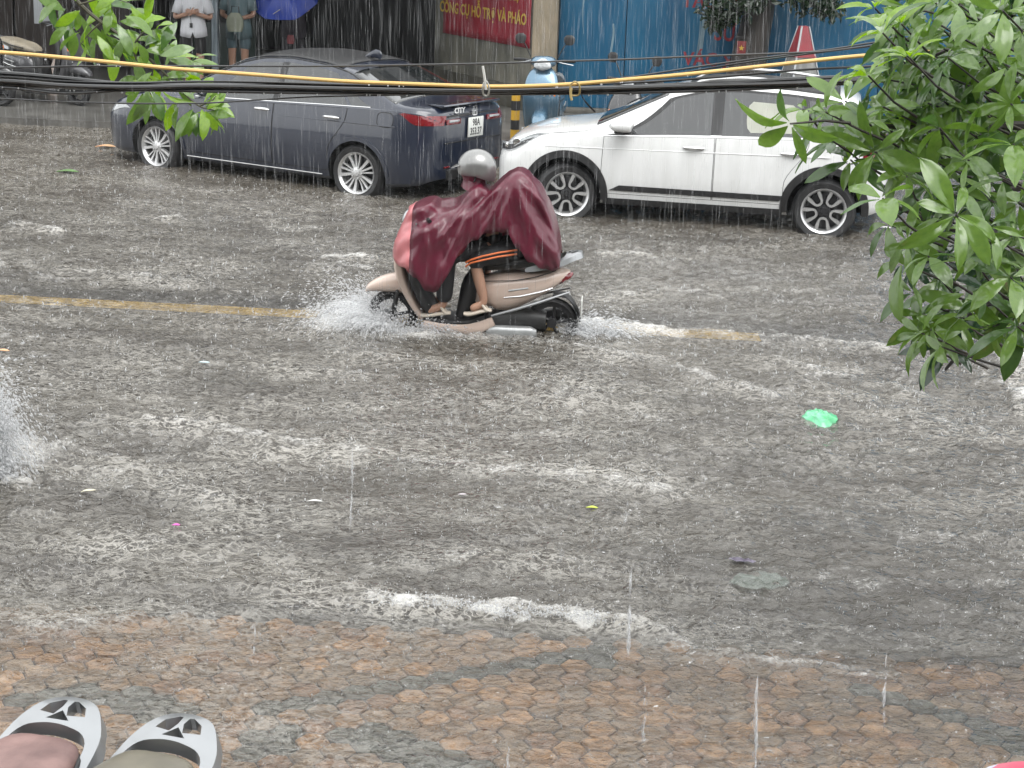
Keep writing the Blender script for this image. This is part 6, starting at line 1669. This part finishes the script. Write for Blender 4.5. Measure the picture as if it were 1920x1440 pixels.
for wi_, (px, py, mi, Y) in enumerate(W0):
    c = D(px, py, Y)
    ax = np.array([g_.normal(-0.45, 0.35), g_.normal(-0.35, 0.35), g_.normal(0.55, 0.30)]); ax /= np.linalg.norm(ax)
    if mi == 2: ax = np.array([-0.35, -0.1, 0.93])
    e1 = np.cross(ax, [0.3, 0.8, 0.5]); e1 /= np.linalg.norm(e1); e2 = np.cross(ax, e1)
    n = int(g_.integers(5, 8)); a0 = g_.uniform(0, 6.3); L0 = g_.uniform(0.12, 0.19) * (0.85 if mi == 2 else 1)
    for k in range(n):
        a = a0 + 2 * math.pi * k / n + g_.normal(0, 0.18); lift = g_.normal(0.15 if mi != 2 else 0.7, 0.22)
        d = math.cos(a) * e1 + math.sin(a) * e2 + lift * ax; d[2] -= 0.25; d /= np.linalg.norm(d)
        m2 = mi if g_.random() < 0.72 else int(g_.choice([0, 1, 3]))
        fo_.leaf(c + 0.012 * d + (np.array([0, 0, 0])), d, ax + 0.25 * g_.normal(0, 1, 3), L0 * g_.uniform(0.6, 1.15), m2, False, g_.uniform(0.75, 1.2))
    en = c + np.array([0.16, 0.10, -0.05]) - ax * 0.10
    tw.tube([c - np.array(rt_.location), c * 0.5 + en * 0.5 - ax * 0.02 - np.array(rt_.location), en - np.array(rt_.location)], [0.0032, 0.0042, 0.0055], 5)
fo_.finish()
for pts in [[(2500, 300), (2150, 240), (1900, 235), (1720, 240), (1560, 225)], [(2500, 420), (2100, 430), (1880, 440), (1760, 420), (1660, 378)], [(2500, 200), (2100, 120), (1850, 90), (1720, 112)],
            [(2500, 480), (2050, 520), (1870, 560), (1815, 610), (1798, 660), (1772, 694)], [(2500, 320), (2120, 330), (1930, 350), (1810, 380)], [(1870, 560), (1800, 575), (1735, 600)], [(1850, 600), (1870, 640), (1895, 660)]]:
    Yb = 6.75
    P = [np.array(D(x, y, Yb - 0.5 * (1 - (x - 1500) / 1000))) - np.array(rt_.location) for (x, y) in pts]
    if pts[0][0] > 2400: P[0] = np.array([0.10, 0.0, P[0][2] + 0.02]); P[1] = P[1] * 0.75 + P[0] * 0.25
    tw.tube(smooth_path(P, 6), np.linspace(0.028 if pts[0][0] > 2000 else 0.008, 0.005, (len(P) - 1) * 6 + 1), 7)
tw.build('branches', m_bark, rt_)['kind'] = 'stuff'
MB().tube(smooth_path([(0.32, 0.12, 0), (0.22, 0.06, 1.2), (0.10, 0.0, 2.3), (0.10, 0.0, 3.3), (0.2, 0.05, 5.0)], 6), np.linspace(0.17, 0.08, 25), 12).build('trunk', m_bark, rt_)

# ---- branch hanging in at the top left
LY = 8.3
br0 = D(60, -120, LY)
brn = empty('hanging_branch', tuple(br0), 0, 'fresh green leafy branch hanging in from the top left', 'branch')
fb = Foliage(brn)
main = [(60, -120), (110, -40), (150, 8), (190, 42), (250, 84), (300, 130), (340, 170), (372, 198), (402, 207)]
st = MB(); Pm = smooth_path([np.array(D(x, y, LY)) - br0 for (x, y) in main], 6); st.tube(Pm, np.linspace(0.012, 0.003, len(Pm)), 7)
for pts in [[(150, 8), (200, -5), (240, 5)], [(190, 42), (170, 60), (150, 85)], [(250, 84), (270, 60), (290, 55)], [(250, 90), (262, 130), (285, 150)], [(300, 130), (330, 125), (345, 110)], [(262, 130), (278, 165), (285, 180)], [(375, 198), (395, 190), (405, 180)]]:
    q = smooth_path([np.array(D(x, y, LY - 0.03)) - br0 for (x, y) in pts], 5); st.tube(q, np.linspace(0.005, 0.002, len(q)), 5)
st.build('stem', mat('green_brown_twig', (0.06, 0.055, 0.03), 0.5), brn)
g_ = np.random.default_rng(77)
LB = [(150, 20, -150), (185, 10, -40), (205, 15, 200), (225, 5, 20), (165, 45, -110), (180, 65, -120), (200, 70, -95), (150, 60, -150), (120, 20, 170), (235, 30, -20), (240, 55, -60), (215, 90, -100), (265, 45, 25), (270, 60, -10), (285, 55, -20), (258, 80, -60), (270, 95, 10), (250, 110, -80), (290, 85, 40), (300, 105, 20),
      (315, 112, -10), (330, 118, 5), (345, 112, -35), (300, 150, -160), (285, 135, -140), (278, 165, -100), (300, 165, -30), (318, 150, -20), (265, 150, 170), (290, 180, -120), (345, 165, -15), (352, 178, 15), (372, 172, 60), (380, 195, 20), (385, 200, -15), (378, 205, -60), (372, 210, -110), (362, 205, -150), (385, 208, -80), (392, 212, -50), (340, 185, -165), (268, 175, -95),
      (130, 45, -120), (175, 25, 60), (110, 5, -160), (140, -5, 30), (220, 45, -70), (232, 70, -130), (190, 55, -60), (160, 75, -85), (335, 140, -60), (310, 128, 70), (245, 12, -15), (205, 35, 100)]
for (px, py, ang) in LB:
    a = R(ang + g_.normal(0, 14)); d = math.cos(a) * rt + math.sin(a) * up + fw * g_.normal(0, 0.45)
    nrm = np.array([g_.normal(0, 0.5), -0.75 + g_.normal(0, 0.3), 0.7])
    fb.leaf(D(px, py, LY + g_.normal(0, 0.07)), d, nrm, g_.uniform(0.11, 0.165), int(g_.choice([2, 2, 0, 0, 3])), True, 0.85)
    for _k in range(1 + int(g_.random() < 0.35)):
        d = math.cos(a + 0.9) * rt + math.sin(a + 0.9) * up + fw * g_.normal(0, 0.5)
        fb.leaf(D(px + g_.normal(0, 8), py + g_.normal(0, 6), LY + 0.08 + g_.normal(0, 0.07)), d, nrm + g_.normal(0, 0.3, 3), g_.uniform(0.10, 0.155), int(g_.choice([2, 0, 0, 1])), True, 0.85)
fb.finish()

# ================================================================== THINGS AFLOAT
def crumple(name, px, py, rx, ry, rz_, matl, label, cat, seed, dome=True, rot=0.0, z=0.0):
    g = np.random.default_rng(seed); c = G(px, py); v = []; f = []; nu, nv = 22, 9
    for j in range(nv + 1):
        ph = math.pi / 2 * j / nv if dome else 0
        for i in range(nu):
            th = 2 * math.pi * i / nu
            k = 1 + 0.30 * float(mnoise.noise(Vector((2.2 * math.cos(th) + seed, 2.2 * math.sin(th), j * 0.35)))) + 0.12 * float(mnoise.noise(Vector((6 * math.cos(th), 6 * math.sin(th) + seed, j * 0.9))))
            r_ = j / nv
            zz = rz_ * math.sqrt(max(0, 1 - r_ ** 2)) * (1 + 0.5 * float(mnoise.noise(Vector((r_ * 5, th * 1.5, seed))))) if dome else rz_ * (0.5 + float(mnoise.noise(Vector((3.5 * r_ * math.cos(th), 3.5 * r_ * math.sin(th), seed)))))
            v.append((rx * r_ * k * math.cos(th), ry * r_ * k * math.sin(th), zz))
    for j in range(nv):
        for i in range(nu): q = (i + 1) % nu; f.append((j * nu + i, (j + 1) * nu + i, (j + 1) * nu + q, j * nu + q))
    o = tag(mesh_obj(name, v, f, matl, None, sharp=50), label, cat); o.location = (c[0], c[1], z + wz(c[0], c[1])); o.rotation_euler = (0, 0, rot)
    return o
m_gbag = mat('green_plastic_film', (0.03, 0.36, 0.12), 0.25, col2=(0.16, 0.52, 0.30), scale=9, coat=0.5, bump=0.5, bscale=18)
crumple('plastic_bag', 1536, 784, 0.120, 0.15, 0.060, m_gbag, 'bright green plastic bag ballooning on the flood water', 'bag', 3, z=-0.014)
m_cbag = soft_mat('pale_plastic_film', (0.36, 0.42, 0.37), 0.42)
crumple('plastic_bag', 1424, 1092, 0.15, 0.11, 0.020, m_cbag, 'pale translucent plastic bag drifting near the kerb', 'bag', 8, dome=False, rot=0.3, z=0.014)
crumple('plastic_strip', 1392, 1056, 0.07, 0.02, 0.012, mat('purple_film', (0.16, 0.14, 0.19), 0.4), 'dull purple plastic strip beside the pale drifting bag', 'litter', 11, dome=False, rot=-0.2, z=0.006)
def flotsam(name, px, py, L_, w_, rot, matl, label, cat, wide=True):
    c = G(px, py); me = mesh_obj(name, *leaf_geo(w_, 0.06, 0.12, int(px) % 9), matl, None, sharp=60)
    me.modifiers.new('s', 'SOLIDIFY').thickness = 0.03
    me.location = (c[0], c[1], wz(c[0], c[1]) + 0.016); me.rotation_euler = (R(4), R(-4), R(rot)); me.scale = (L_, L_, L_); return tag(me, label, cat)
m_or = mat('orange_leaf', (0.62, 0.25, 0.10), 0.5, col2=(0.55, 0.42, 0.25), scale=9)
flotsam('fallen_leaf', 178, 277, 0.26, 0.16, 8, m_or, 'orange dead leaf floating in front of the sedan', 'leaf')
flotsam('fallen_leaf', 106, 325, 0.24, 0.16, 6, mat('green_weed', (0.12, 0.24, 0.07), 0.5, var=0.3, scale=12), 'green leaf floating below the orange one', 'leaf')
flotsam('fallen_leaf', 1098, 951, 0.07, 0.22, 0, mat('yellow_green_leaf', (0.42, 0.48, 0.06), 0.5), 'small yellow green leaf floating in mid road', 'leaf')
flotsam('paper_scrap', 152, 932, 0.085, 0.16, 30, mat('cream_scrap', (0.58, 0.55, 0.42), 0.6), 'cream paper scrap floating below the left hand splash', 'litter')
flotsam('foam_stick', 574, 946, 0.095, 0.08, 4, mat('white_foam', (0.72, 0.72, 0.70), 0.6), 'white foam stick floating left of centre', 'litter')
flotsam('paper_scrap', 372, 679, 0.08, 0.22, 0, mat('pale_cyan_scrap', (0.42, 0.52, 0.53), 0.6), 'pale cyan scrap floating below the yellow line', 'litter')
flotsam('petal', 322, 986, 0.045, 0.30, 10, mat('magenta_petal', (0.62, 0.10, 0.40), 0.5), 'tiny magenta petal floating at lower left', 'petal')
flotsam('paper_scrap', -8, 660, 0.10, 0.2, 0, mat('orange_scrap', (0.62, 0.36, 0.20), 0.6), 'orange scrap floating at the left edge', 'litter')
flotsam('foam_tray', 1650, 430, 0.11, 0.28, 0, mat('white_tray', (0.70, 0.70, 0.70), 0.6), 'white foam scrap floating behind the white car', 'litter')
flotsam('shell_scrap', 858, 934, 0.05, 0.25, 15, mat('mauve_scrap', (0.40, 0.36, 0.38), 0.6), 'small mauve scrap floating at mid road', 'litter')

# ================================================================== RAIN, SPLASHES AND SPRAY (real drops, too many to count)
m_rain = soft_mat('falling_rain', (0.74, 0.75, 0.76), 0.13)
m_spl = soft_mat('splash_water', (0.78, 0.79, 0.79), 0.55)
m_spray = soft_mat('spray_water', (0.84, 0.85, 0.86), 0.45)
g_ = np.random.default_rng(99)
def spindles(P, Dv, L_, r_):
    """n pointed four-sided drops: centre, unit direction, length, radius"""
    n = len(P)
    ref = np.where(np.abs(Dv[:, 2:3]) > 0.9, np.array([[1.0, 0, 0]]), np.array([[0, 0, 1.0]]))
    a = np.cross(Dv, ref); a /= np.linalg.norm(a, axis=1)[:, None]; b = np.cross(Dv, a)
    h = Dv * (L_ / 2)[:, None]; A = a * r_[:, None]; B = b * r_[:, None]; m = P - h * 0.25
    V = np.stack([P + h, m + A, m + B, m - A, m - B, P - h], 1).reshape(-1, 3)
    t = np.array([(0, 1, 2), (0, 2, 3), (0, 3, 4), (0, 4, 1), (5, 2, 1), (5, 3, 2), (5, 4, 3), (5, 1, 4)])
    Fa = (t[None] + 6 * np.arange(n)[:, None, None]).reshape(-1, 3)
    return V, Fa
def merge(parts):
    V = []; Fs = []; k = 0
    for (v, f) in parts: V.append(v); Fs.append(f + k); k += len(v)
    return np.vstack(V), np.vstack(Fs)

# falling rain through the whole street
n = 11000
Y = 5.0 + 19.5 * g_.random(n) ** 0.6; X = (g_.random(n) * 2 - 1) * (0.31 * Y + 0.5); Z = g_.random(n) * 3.6
dv = np.stack([g_.normal(-0.015, 0.02, n), g_.normal(0, 0.02, n), np.ones(n)], 1); dv /= np.linalg.norm(dv, axis=1)[:, None]
rain = fast_mesh('falling_rain', *spindles(np.stack([X, Y, Z], 1), dv, g_.uniform(0.10, 0.34, n) * np.clip(Y / 12, 0.5, 1.3), g_.uniform(0.0005, 0.0013, n) * np.clip(Y / 9, 0.7, 1.5)), m_rain)
tag(rain, 'heavy rain falling across the street', kind='stuff')
# drips from the eaves close to the camera
dr = []
for (px, y0, y1, Yd, w) in [(1178, 1085, 1275, 4.6, 4.2), (1206, 1290, 1392, 4.6, 2.6), (1415, 1268, 1460, 4.4, 4.0), (1656, 1236, 1356, 4.5, 4.2), (475, 1160, 1235, 5.0, 2.2), (1172, 945, 982, 5.2, 2.6), (657, 850, 990, 5.0, 2.2), (950, 1392, 1450, 4.4, 3.2), (1685, 1008, 1036, 5.2, 0.9), (1762, 1138, 1186, 5.0, 0.9), (1050, 1030, 1060, 5.2, 0.9), (395, 480, 540, 5.4, 1.0), (842, 775, 795, 5.2, 1.0)]:
    P = np.linspace(0, 1, 14); pts = [D(px + 4 * (1 - t) + g_.normal(0, 0.5), y0 + (y1 - y0) * t, Yd) for t in P]
    s = 3400 / (Yd * math.cos(PITCH) + 0.6)
    r_ = np.array([max(0.15, math.sin(math.pi * min(1, 0.1 + t * 0.95)) ** 0.4 * g_.uniform(0.65, 1.15)) * w / s for t in P])
    m = max(5, int((y1 - y0) / 14)); tt = np.sort(g_.random(m)); c = np.array([D(px + 4 * (1 - t), y0 + (y1 - y0) * t, Yd) for t in tt]) + g_.normal(0, 0.0012, (m, 3))
    env = np.sin(math.pi * np.clip(0.08 + tt * 0.9, 0, 1)) ** 0.5
    dr.append(spindles(c, np.tile([0, 0, 1.0], (m, 1)), (y1 - y0) / s * g_.uniform(0.15, 0.45, m), w / s * env * g_.uniform(0.5, 1.2, m)))
    m = 10; c = np.array(pts)[g_.integers(0, 14, m)] + g_.normal(0, 0.006, (m, 3)); dd = np.tile([0, 0, 1.0], (m, 1)); dr.append(spindles(c, dd, g_.uniform(0.006, 0.02, m), g_.uniform(0.001, 0.0022, m)))
tag(fast_mesh('eaves_drips', *merge(dr), soft_mat('dripping_water', (0.80, 0.81, 0.82), 0.24)), 'threads of water dripping from the eaves near the camera', kind='stuff')

# drop impacts on the flood: little jets with beads thrown off
n = 17000
Y = 5.9 + 16.5 * g_.random(n) ** 1.1; X = (g_.random(n) * 2 - 1) * (0.30 * Y + 0.4)
ri = np.clip(np.searchsorted(rowsY, Y), 0, nr - 1); ci = np.clip(np.round((X / hwid[ri] + 1) / 2 * (NC - 1)).astype(int) + 3, 0, GX.shape[1] - 1)
Z = GZ[ri, ci]
patch_ = 0.55 + 0.6 * vnoise(X / 1.2, Y / 0.6, 71)
keep = g_.random(n) < np.clip(patch_, 0.15, 1); X, Y, Z = X[keep], Y[keep], Z[keep]; n = len(X)
big = g_.random(n) ** 3 * np.clip(Y / 12, 0.35, 1.1)
h = (0.008 + 0.026 * big) * np.clip(Y / 11, 0.5, 1)
parts = [spindles(np.stack([X, Y, Z + h * 0.35], 1), np.tile([0, 0, 1.0], (n, 1)) + g_.normal(0, 0.18, (n, 3)), h * 1.0, (0.0018 + 0.0034 * big) * np.clip(Y / 11, 0.6, 1))]
for k in range(2):
    a = g_.random(n) * 6.28; rr_ = 0.006 + 0.022 * g_.random(n)
    parts.append(spindles(np.stack([X + rr_ * np.cos(a), Y + rr_ * np.sin(a), Z + 0.004 + 0.035 * g_.random(n) * big], 1), np.stack([np.cos(a) * 0.5, np.sin(a) * 0.5, np.ones(n)], 1), (0.005 + 0.008 * g_.random(n)) * np.clip(Y / 12, 0.4, 1), (0.0014 + 0.0022 * g_.random(n)) * np.clip(Y / 12, 0.5, 1)))
for (v, f) in parts: pass
tag(fast_mesh('rain_splashes', *merge(parts), m_spl), 'countless tiny raindrop splashes on the flood', kind='stuff')

def spray(name, label, jets, seed):
    """ballistic droplets thrown up by a wheel: jets = (origin, mean velocity, spread, count, tmax, size)"""
    g = np.random.default_rng(seed); parts = []
    for (o, vel, spr, n, tm, sz) in jets:
        o = np.array(o); V0 = np.array(vel) + g.normal(0, 1, (n, 3)) * np.array(spr); t = tm * g.random(n) ** 0.75
        P = o + g.normal(0, 1, (n, 3)) * np.array([0.05, 0.04, 0.012]) + V0 * t[:, None]; P[:, 2] -= 4.9 * t ** 2
        Vt = V0.copy(); Vt[:, 2] -= 9.8 * t
        ok = P[:, 2] > -0.01
        P, Vt = P[ok], Vt[ok]; m = len(P)
        sp = np.linalg.norm(Vt, axis=1); dv = Vt / sp[:, None]
        r_ = sz * (0.35 + g.random(m) ** 2.2 * 1.2)
        parts.append(spindles(P, dv, r_ * (2.5 + 2.2 * np.clip(sp, 0, 4)), r_))
    return tag(fast_mesh(name, *merge(parts), m_spray), label, kind='stuff')
def sheet_mat():
    m = bpy.data.materials.new('water_sheet'); m.use_nodes = True; t = m.node_tree; t.nodes.clear(); L = t.links.new; N = t.nodes.new
    uv = N('ShaderNodeAttribute'); uv.attribute_name = 'flow'
    mp = N('ShaderNodeMapping'); mp.inputs['Scale'].default_value = (26, 3.2, 1); L(uv.outputs['Vector'], mp.inputs['Vector'])
    n = N('ShaderNodeTexNoise'); n.inputs['Scale'].default_value = 1.0; n.inputs['Detail'].default_value = 5; n.inputs['Roughness'].default_value = 0.65; L(mp.outputs[0], n.inputs['Vector'])
    sp = N('ShaderNodeSeparateXYZ'); L(uv.outputs['Vector'], sp.inputs[0])
    mr = N('ShaderNodeMapRange'); mr.inputs['From Min'].default_value = 0.0; mr.inputs['From Max'].default_value = 1.0; mr.inputs['To Min'].default_value = 0.22; mr.inputs['To Max'].default_value = -0.22; L(sp.outputs['Y'], mr.inputs['Value'])
    ad = N('ShaderNodeMath'); L(n.outputs[0], ad.inputs[0]); L(mr.outputs[0], ad.inputs[1])
    m2 = N('ShaderNodeMapRange'); m2.inputs['From Min'].default_value = 0.36; m2.inputs['From Max'].default_value = 0.70; m2.inputs['To Max'].default_value = 0.85; L(ad.outputs[0], m2.inputs['Value'])
    d = N('ShaderNodeBsdfDiffuse'); d.inputs['Color'].default_value = (0.80, 0.81, 0.82, 1); tl = N('ShaderNodeBsdfTranslucent'); tl.inputs['Color'].default_value = (0.80, 0.81, 0.82, 1)
    mx = N('ShaderNodeMixShader'); mx.inputs[0].default_value = 0.5; L(d.outputs[0], mx.inputs[1]); L(tl.outputs[0], mx.inputs[2])
    tr = N('ShaderNodeBsdfTransparent'); fi = N('ShaderNodeMixShader'); L(m2.outputs[0], fi.inputs[0]); L(tr.outputs[0], fi.inputs[1]); L(mx.outputs[0], fi.inputs[2])
    o = N('ShaderNodeOutputMaterial'); L(fi.outputs[0], o.inputs['Surface']); return m
m_sheet_w = sheet_mat()
def sheet(name, label, fans, seed):
    '''torn films of water thrown from a wheel; fans = (origin, azimuth from, to, speed, climb, time)'''
    V = []; Fc = []; fl = []
    for k, (o, a0, a1, sp_, cl, tm) in enumerate(fans):
        na, nt2 = 46, 22; n0 = len(V)
        for i in range(na):
            a = a0 + (a1 - a0) * i / (na - 1)
            jit = 1 + 0.28 * float(mnoise.noise(Vector((i * 0.35, k * 7.1 + seed, 0)))); cj = cl * (1 + 0.30 * float(mnoise.noise(Vector((i * 0.25, k * 3.3, seed + 5)))))
            for j in range(nt2):
                t = tm * j / (nt2 - 1); x = o[0] + math.cos(a) * sp_ * jit * t; y = o[1] + math.sin(a) * sp_ * jit * t; z = o[2] + cj * t - 4.9 * t * t
                w_ = 0.03 * j / nt2; V.append((x + w_ * float(mnoise.noise(Vector((i * 0.5, j * 0.4, k)))), y + w_ * float(mnoise.noise(Vector((i * 0.5, j * 0.4, k + 40)))), max(z, -0.01) + w_ * float(mnoise.noise(Vector((i * 0.6, j * 0.5, k + 80))))))
                fl.append((i / (na - 1) + k * 3.7, j / (nt2 - 1), 0.0))
        for i in range(na - 1):
            for j in range(nt2 - 1): Fc.append((n0 + i * nt2 + j, n0 + (i + 1) * nt2 + j, n0 + (i + 1) * nt2 + j + 1, n0 + i * nt2 + j + 1))
    o = fast_mesh(name, np.array(V), np.array(Fc), m_sheet_w)
    at = o.data.attributes.new('flow', 'FLOAT_VECTOR', 'POINT'); at.data.foreach_set('vector', np.array(fl, dtype=np.float32).ravel())
    return tag(o, label, kind='stuff')
fwx = SC0[0] - 0.74 * S_; rwx = SC0[0] + 0.60 * S_; sy = SCY
spray('wheel_spray', 'white spray thrown up by the front wheel of the scooter', [
    ((fwx - 0.06, sy - 0.06, 0.01), (-1.25, -0.55, 1.05), (0.60, 0.45, 0.55), 5200, 0.34, 0.0038),
    ((fwx - 0.06, sy + 0.08, 0.01), (-1.15, 0.60, 1.45), (0.55, 0.40, 0.60), 4200, 0.36, 0.0038),
    ((fwx + 0.05, sy - 0.10, 0.01), (-0.2, -0.95, 0.95), (0.65, 0.4, 0.5), 3000, 0.28, 0.0038),
    ((fwx + 0.28, sy - 0.12, 0.01), (0.3, -0.8, 0.7), (0.7, 0.4, 0.4), 1800, 0.24, 0.0045),
    ((fwx - 0.05, sy, 0.03), (-0.8, 0.0, 1.2), (0.8, 0.7, 0.7), 6500, 0.30, 0.0026)], 1)
spray('wheel_spray', 'low white spray kicked out behind the rear wheel of the scooter', [
    ((rwx + 0.12, sy, 0.02), (1.4, -0.2, 0.8), (0.7, 0.5, 0.45), 3600, 0.25, 0.0045), ((rwx + 0.35, sy, 0.0), (1.2, -0.1, 0.45), (1.0, 0.45, 0.3), 2600, 0.2, 0.0045)], 2)
ls = G(-45, 880)
spray('wheel_spray', 'dense white spray at the left edge behind the departing scooter', [
    ((ls[0] - 0.05, ls[1], 0.06), (0.30, -0.05, 2.15), (0.28, 0.30, 0.5), 22000, 0.46, 0.0046), ((ls[0] - 0.03, ls[1] - 0.05, 0.04), (0.45, -0.25, 1.7), (0.32, 0.3, 0.7), 14000, 0.36, 0.0034),
    ((ls[0] + 0.02, ls[1] - 0.12, 0.01), (0.55, -0.55, 0.9), (0.35, 0.3, 0.4), 2600, 0.22, 0.006)], 3)
sheet('bow_wave', 'torn sheets of white water thrown sideways by the front wheel', [((fwx - 0.05, sy - 0.06, 0.0), R(172), R(285), 1.7, 1.25, 0.29), ((fwx - 0.05, sy + 0.06, 0.0), R(80), R(188), 1.6, 1.8, 0.34), ((fwx - 0.02, sy - 0.08, 0.0), R(165), R(300), 1.1, 0.8, 0.20), ((fwx + 0.1, sy - 0.10, 0.0), R(230), R(330), 1.3, 0.75, 0.2), ((fwx - 0.05, sy, 0.02), R(140), R(220), 1.9, 1.45, 0.30)], 1)
sheet('stern_wave', 'white water sheets trailing from the rear wheel', [((rwx + 0.12, sy - 0.03, 0.0), R(-50), R(50), 1.7, 0.75, 0.22), ((rwx + 0.3, sy, 0.0), R(-35), R(35), 2.0, 0.5, 0.16)], 2)
sheet('edge_wave', 'white water sheets flung up at the left edge', [((ls[0] - 0.02, ls[1], 0.0), R(-80), R(80), 0.80, 2.2, 0.36), ((ls[0] - 0.05, ls[1] - 0.05, 0.0), R(-100), R(70), 0.62, 2.6, 0.40), ((ls[0], ls[1] - 0.08, 0.0), R(-110), R(40), 1.1, 1.3, 0.25)], 3)
# torn crest of the wave breaking on the kerb
kp = smooth_path([list(G(*p)[:2]) for p in [(700, 1132), (800, 1140), (900, 1146), (960, 1160), (1040, 1158), (1130, 1172)]], 6)
n = 900; ii = g_.integers(0, len(kp), n)
P = np.c_[kp[ii] + g_.normal(0, 0.030, (n, 2)), 0.022 + 0.018 * np.abs(g_.normal(0, 1, n))]
tag(fast_mesh('crest_drops', *spindles(P, (lambda q: q / np.linalg.norm(q, axis=1)[:, None])(g_.normal(0, 1, (n, 3)) + [0, -0.5, 0.8]), g_.uniform(0.008, 0.026, n), g_.uniform(0.002, 0.005, n)), m_spray), 'torn white drops along the wave breaking on the kerb', kind='stuff')

# ================================================================== RAIN HAZE: thin even air round the whole street
hz = mesh_obj('haze', *box_geo((0, 20, 5.0), (150, 130, 12.8)), None, None, smooth=False)
hm_ = bpy.data.materials.new('rain_haze'); hm_.use_nodes = True
t_ = hm_.node_tree; t_.nodes.clear()
pv = t_.nodes.new('ShaderNodeVolumePrincipled'); pv.inputs['Color'].default_value = (0.86, 0.88, 0.90, 1); pv.inputs['Density'].default_value = 0.0005; pv.inputs['Anisotropy'].default_value = 0.2
ou = t_.nodes.new('ShaderNodeOutputMaterial'); t_.links.new(pv.outputs[0], ou.inputs['Volume'])
hz.data.materials.append(hm_)
hz['kind'] = 'stuff'
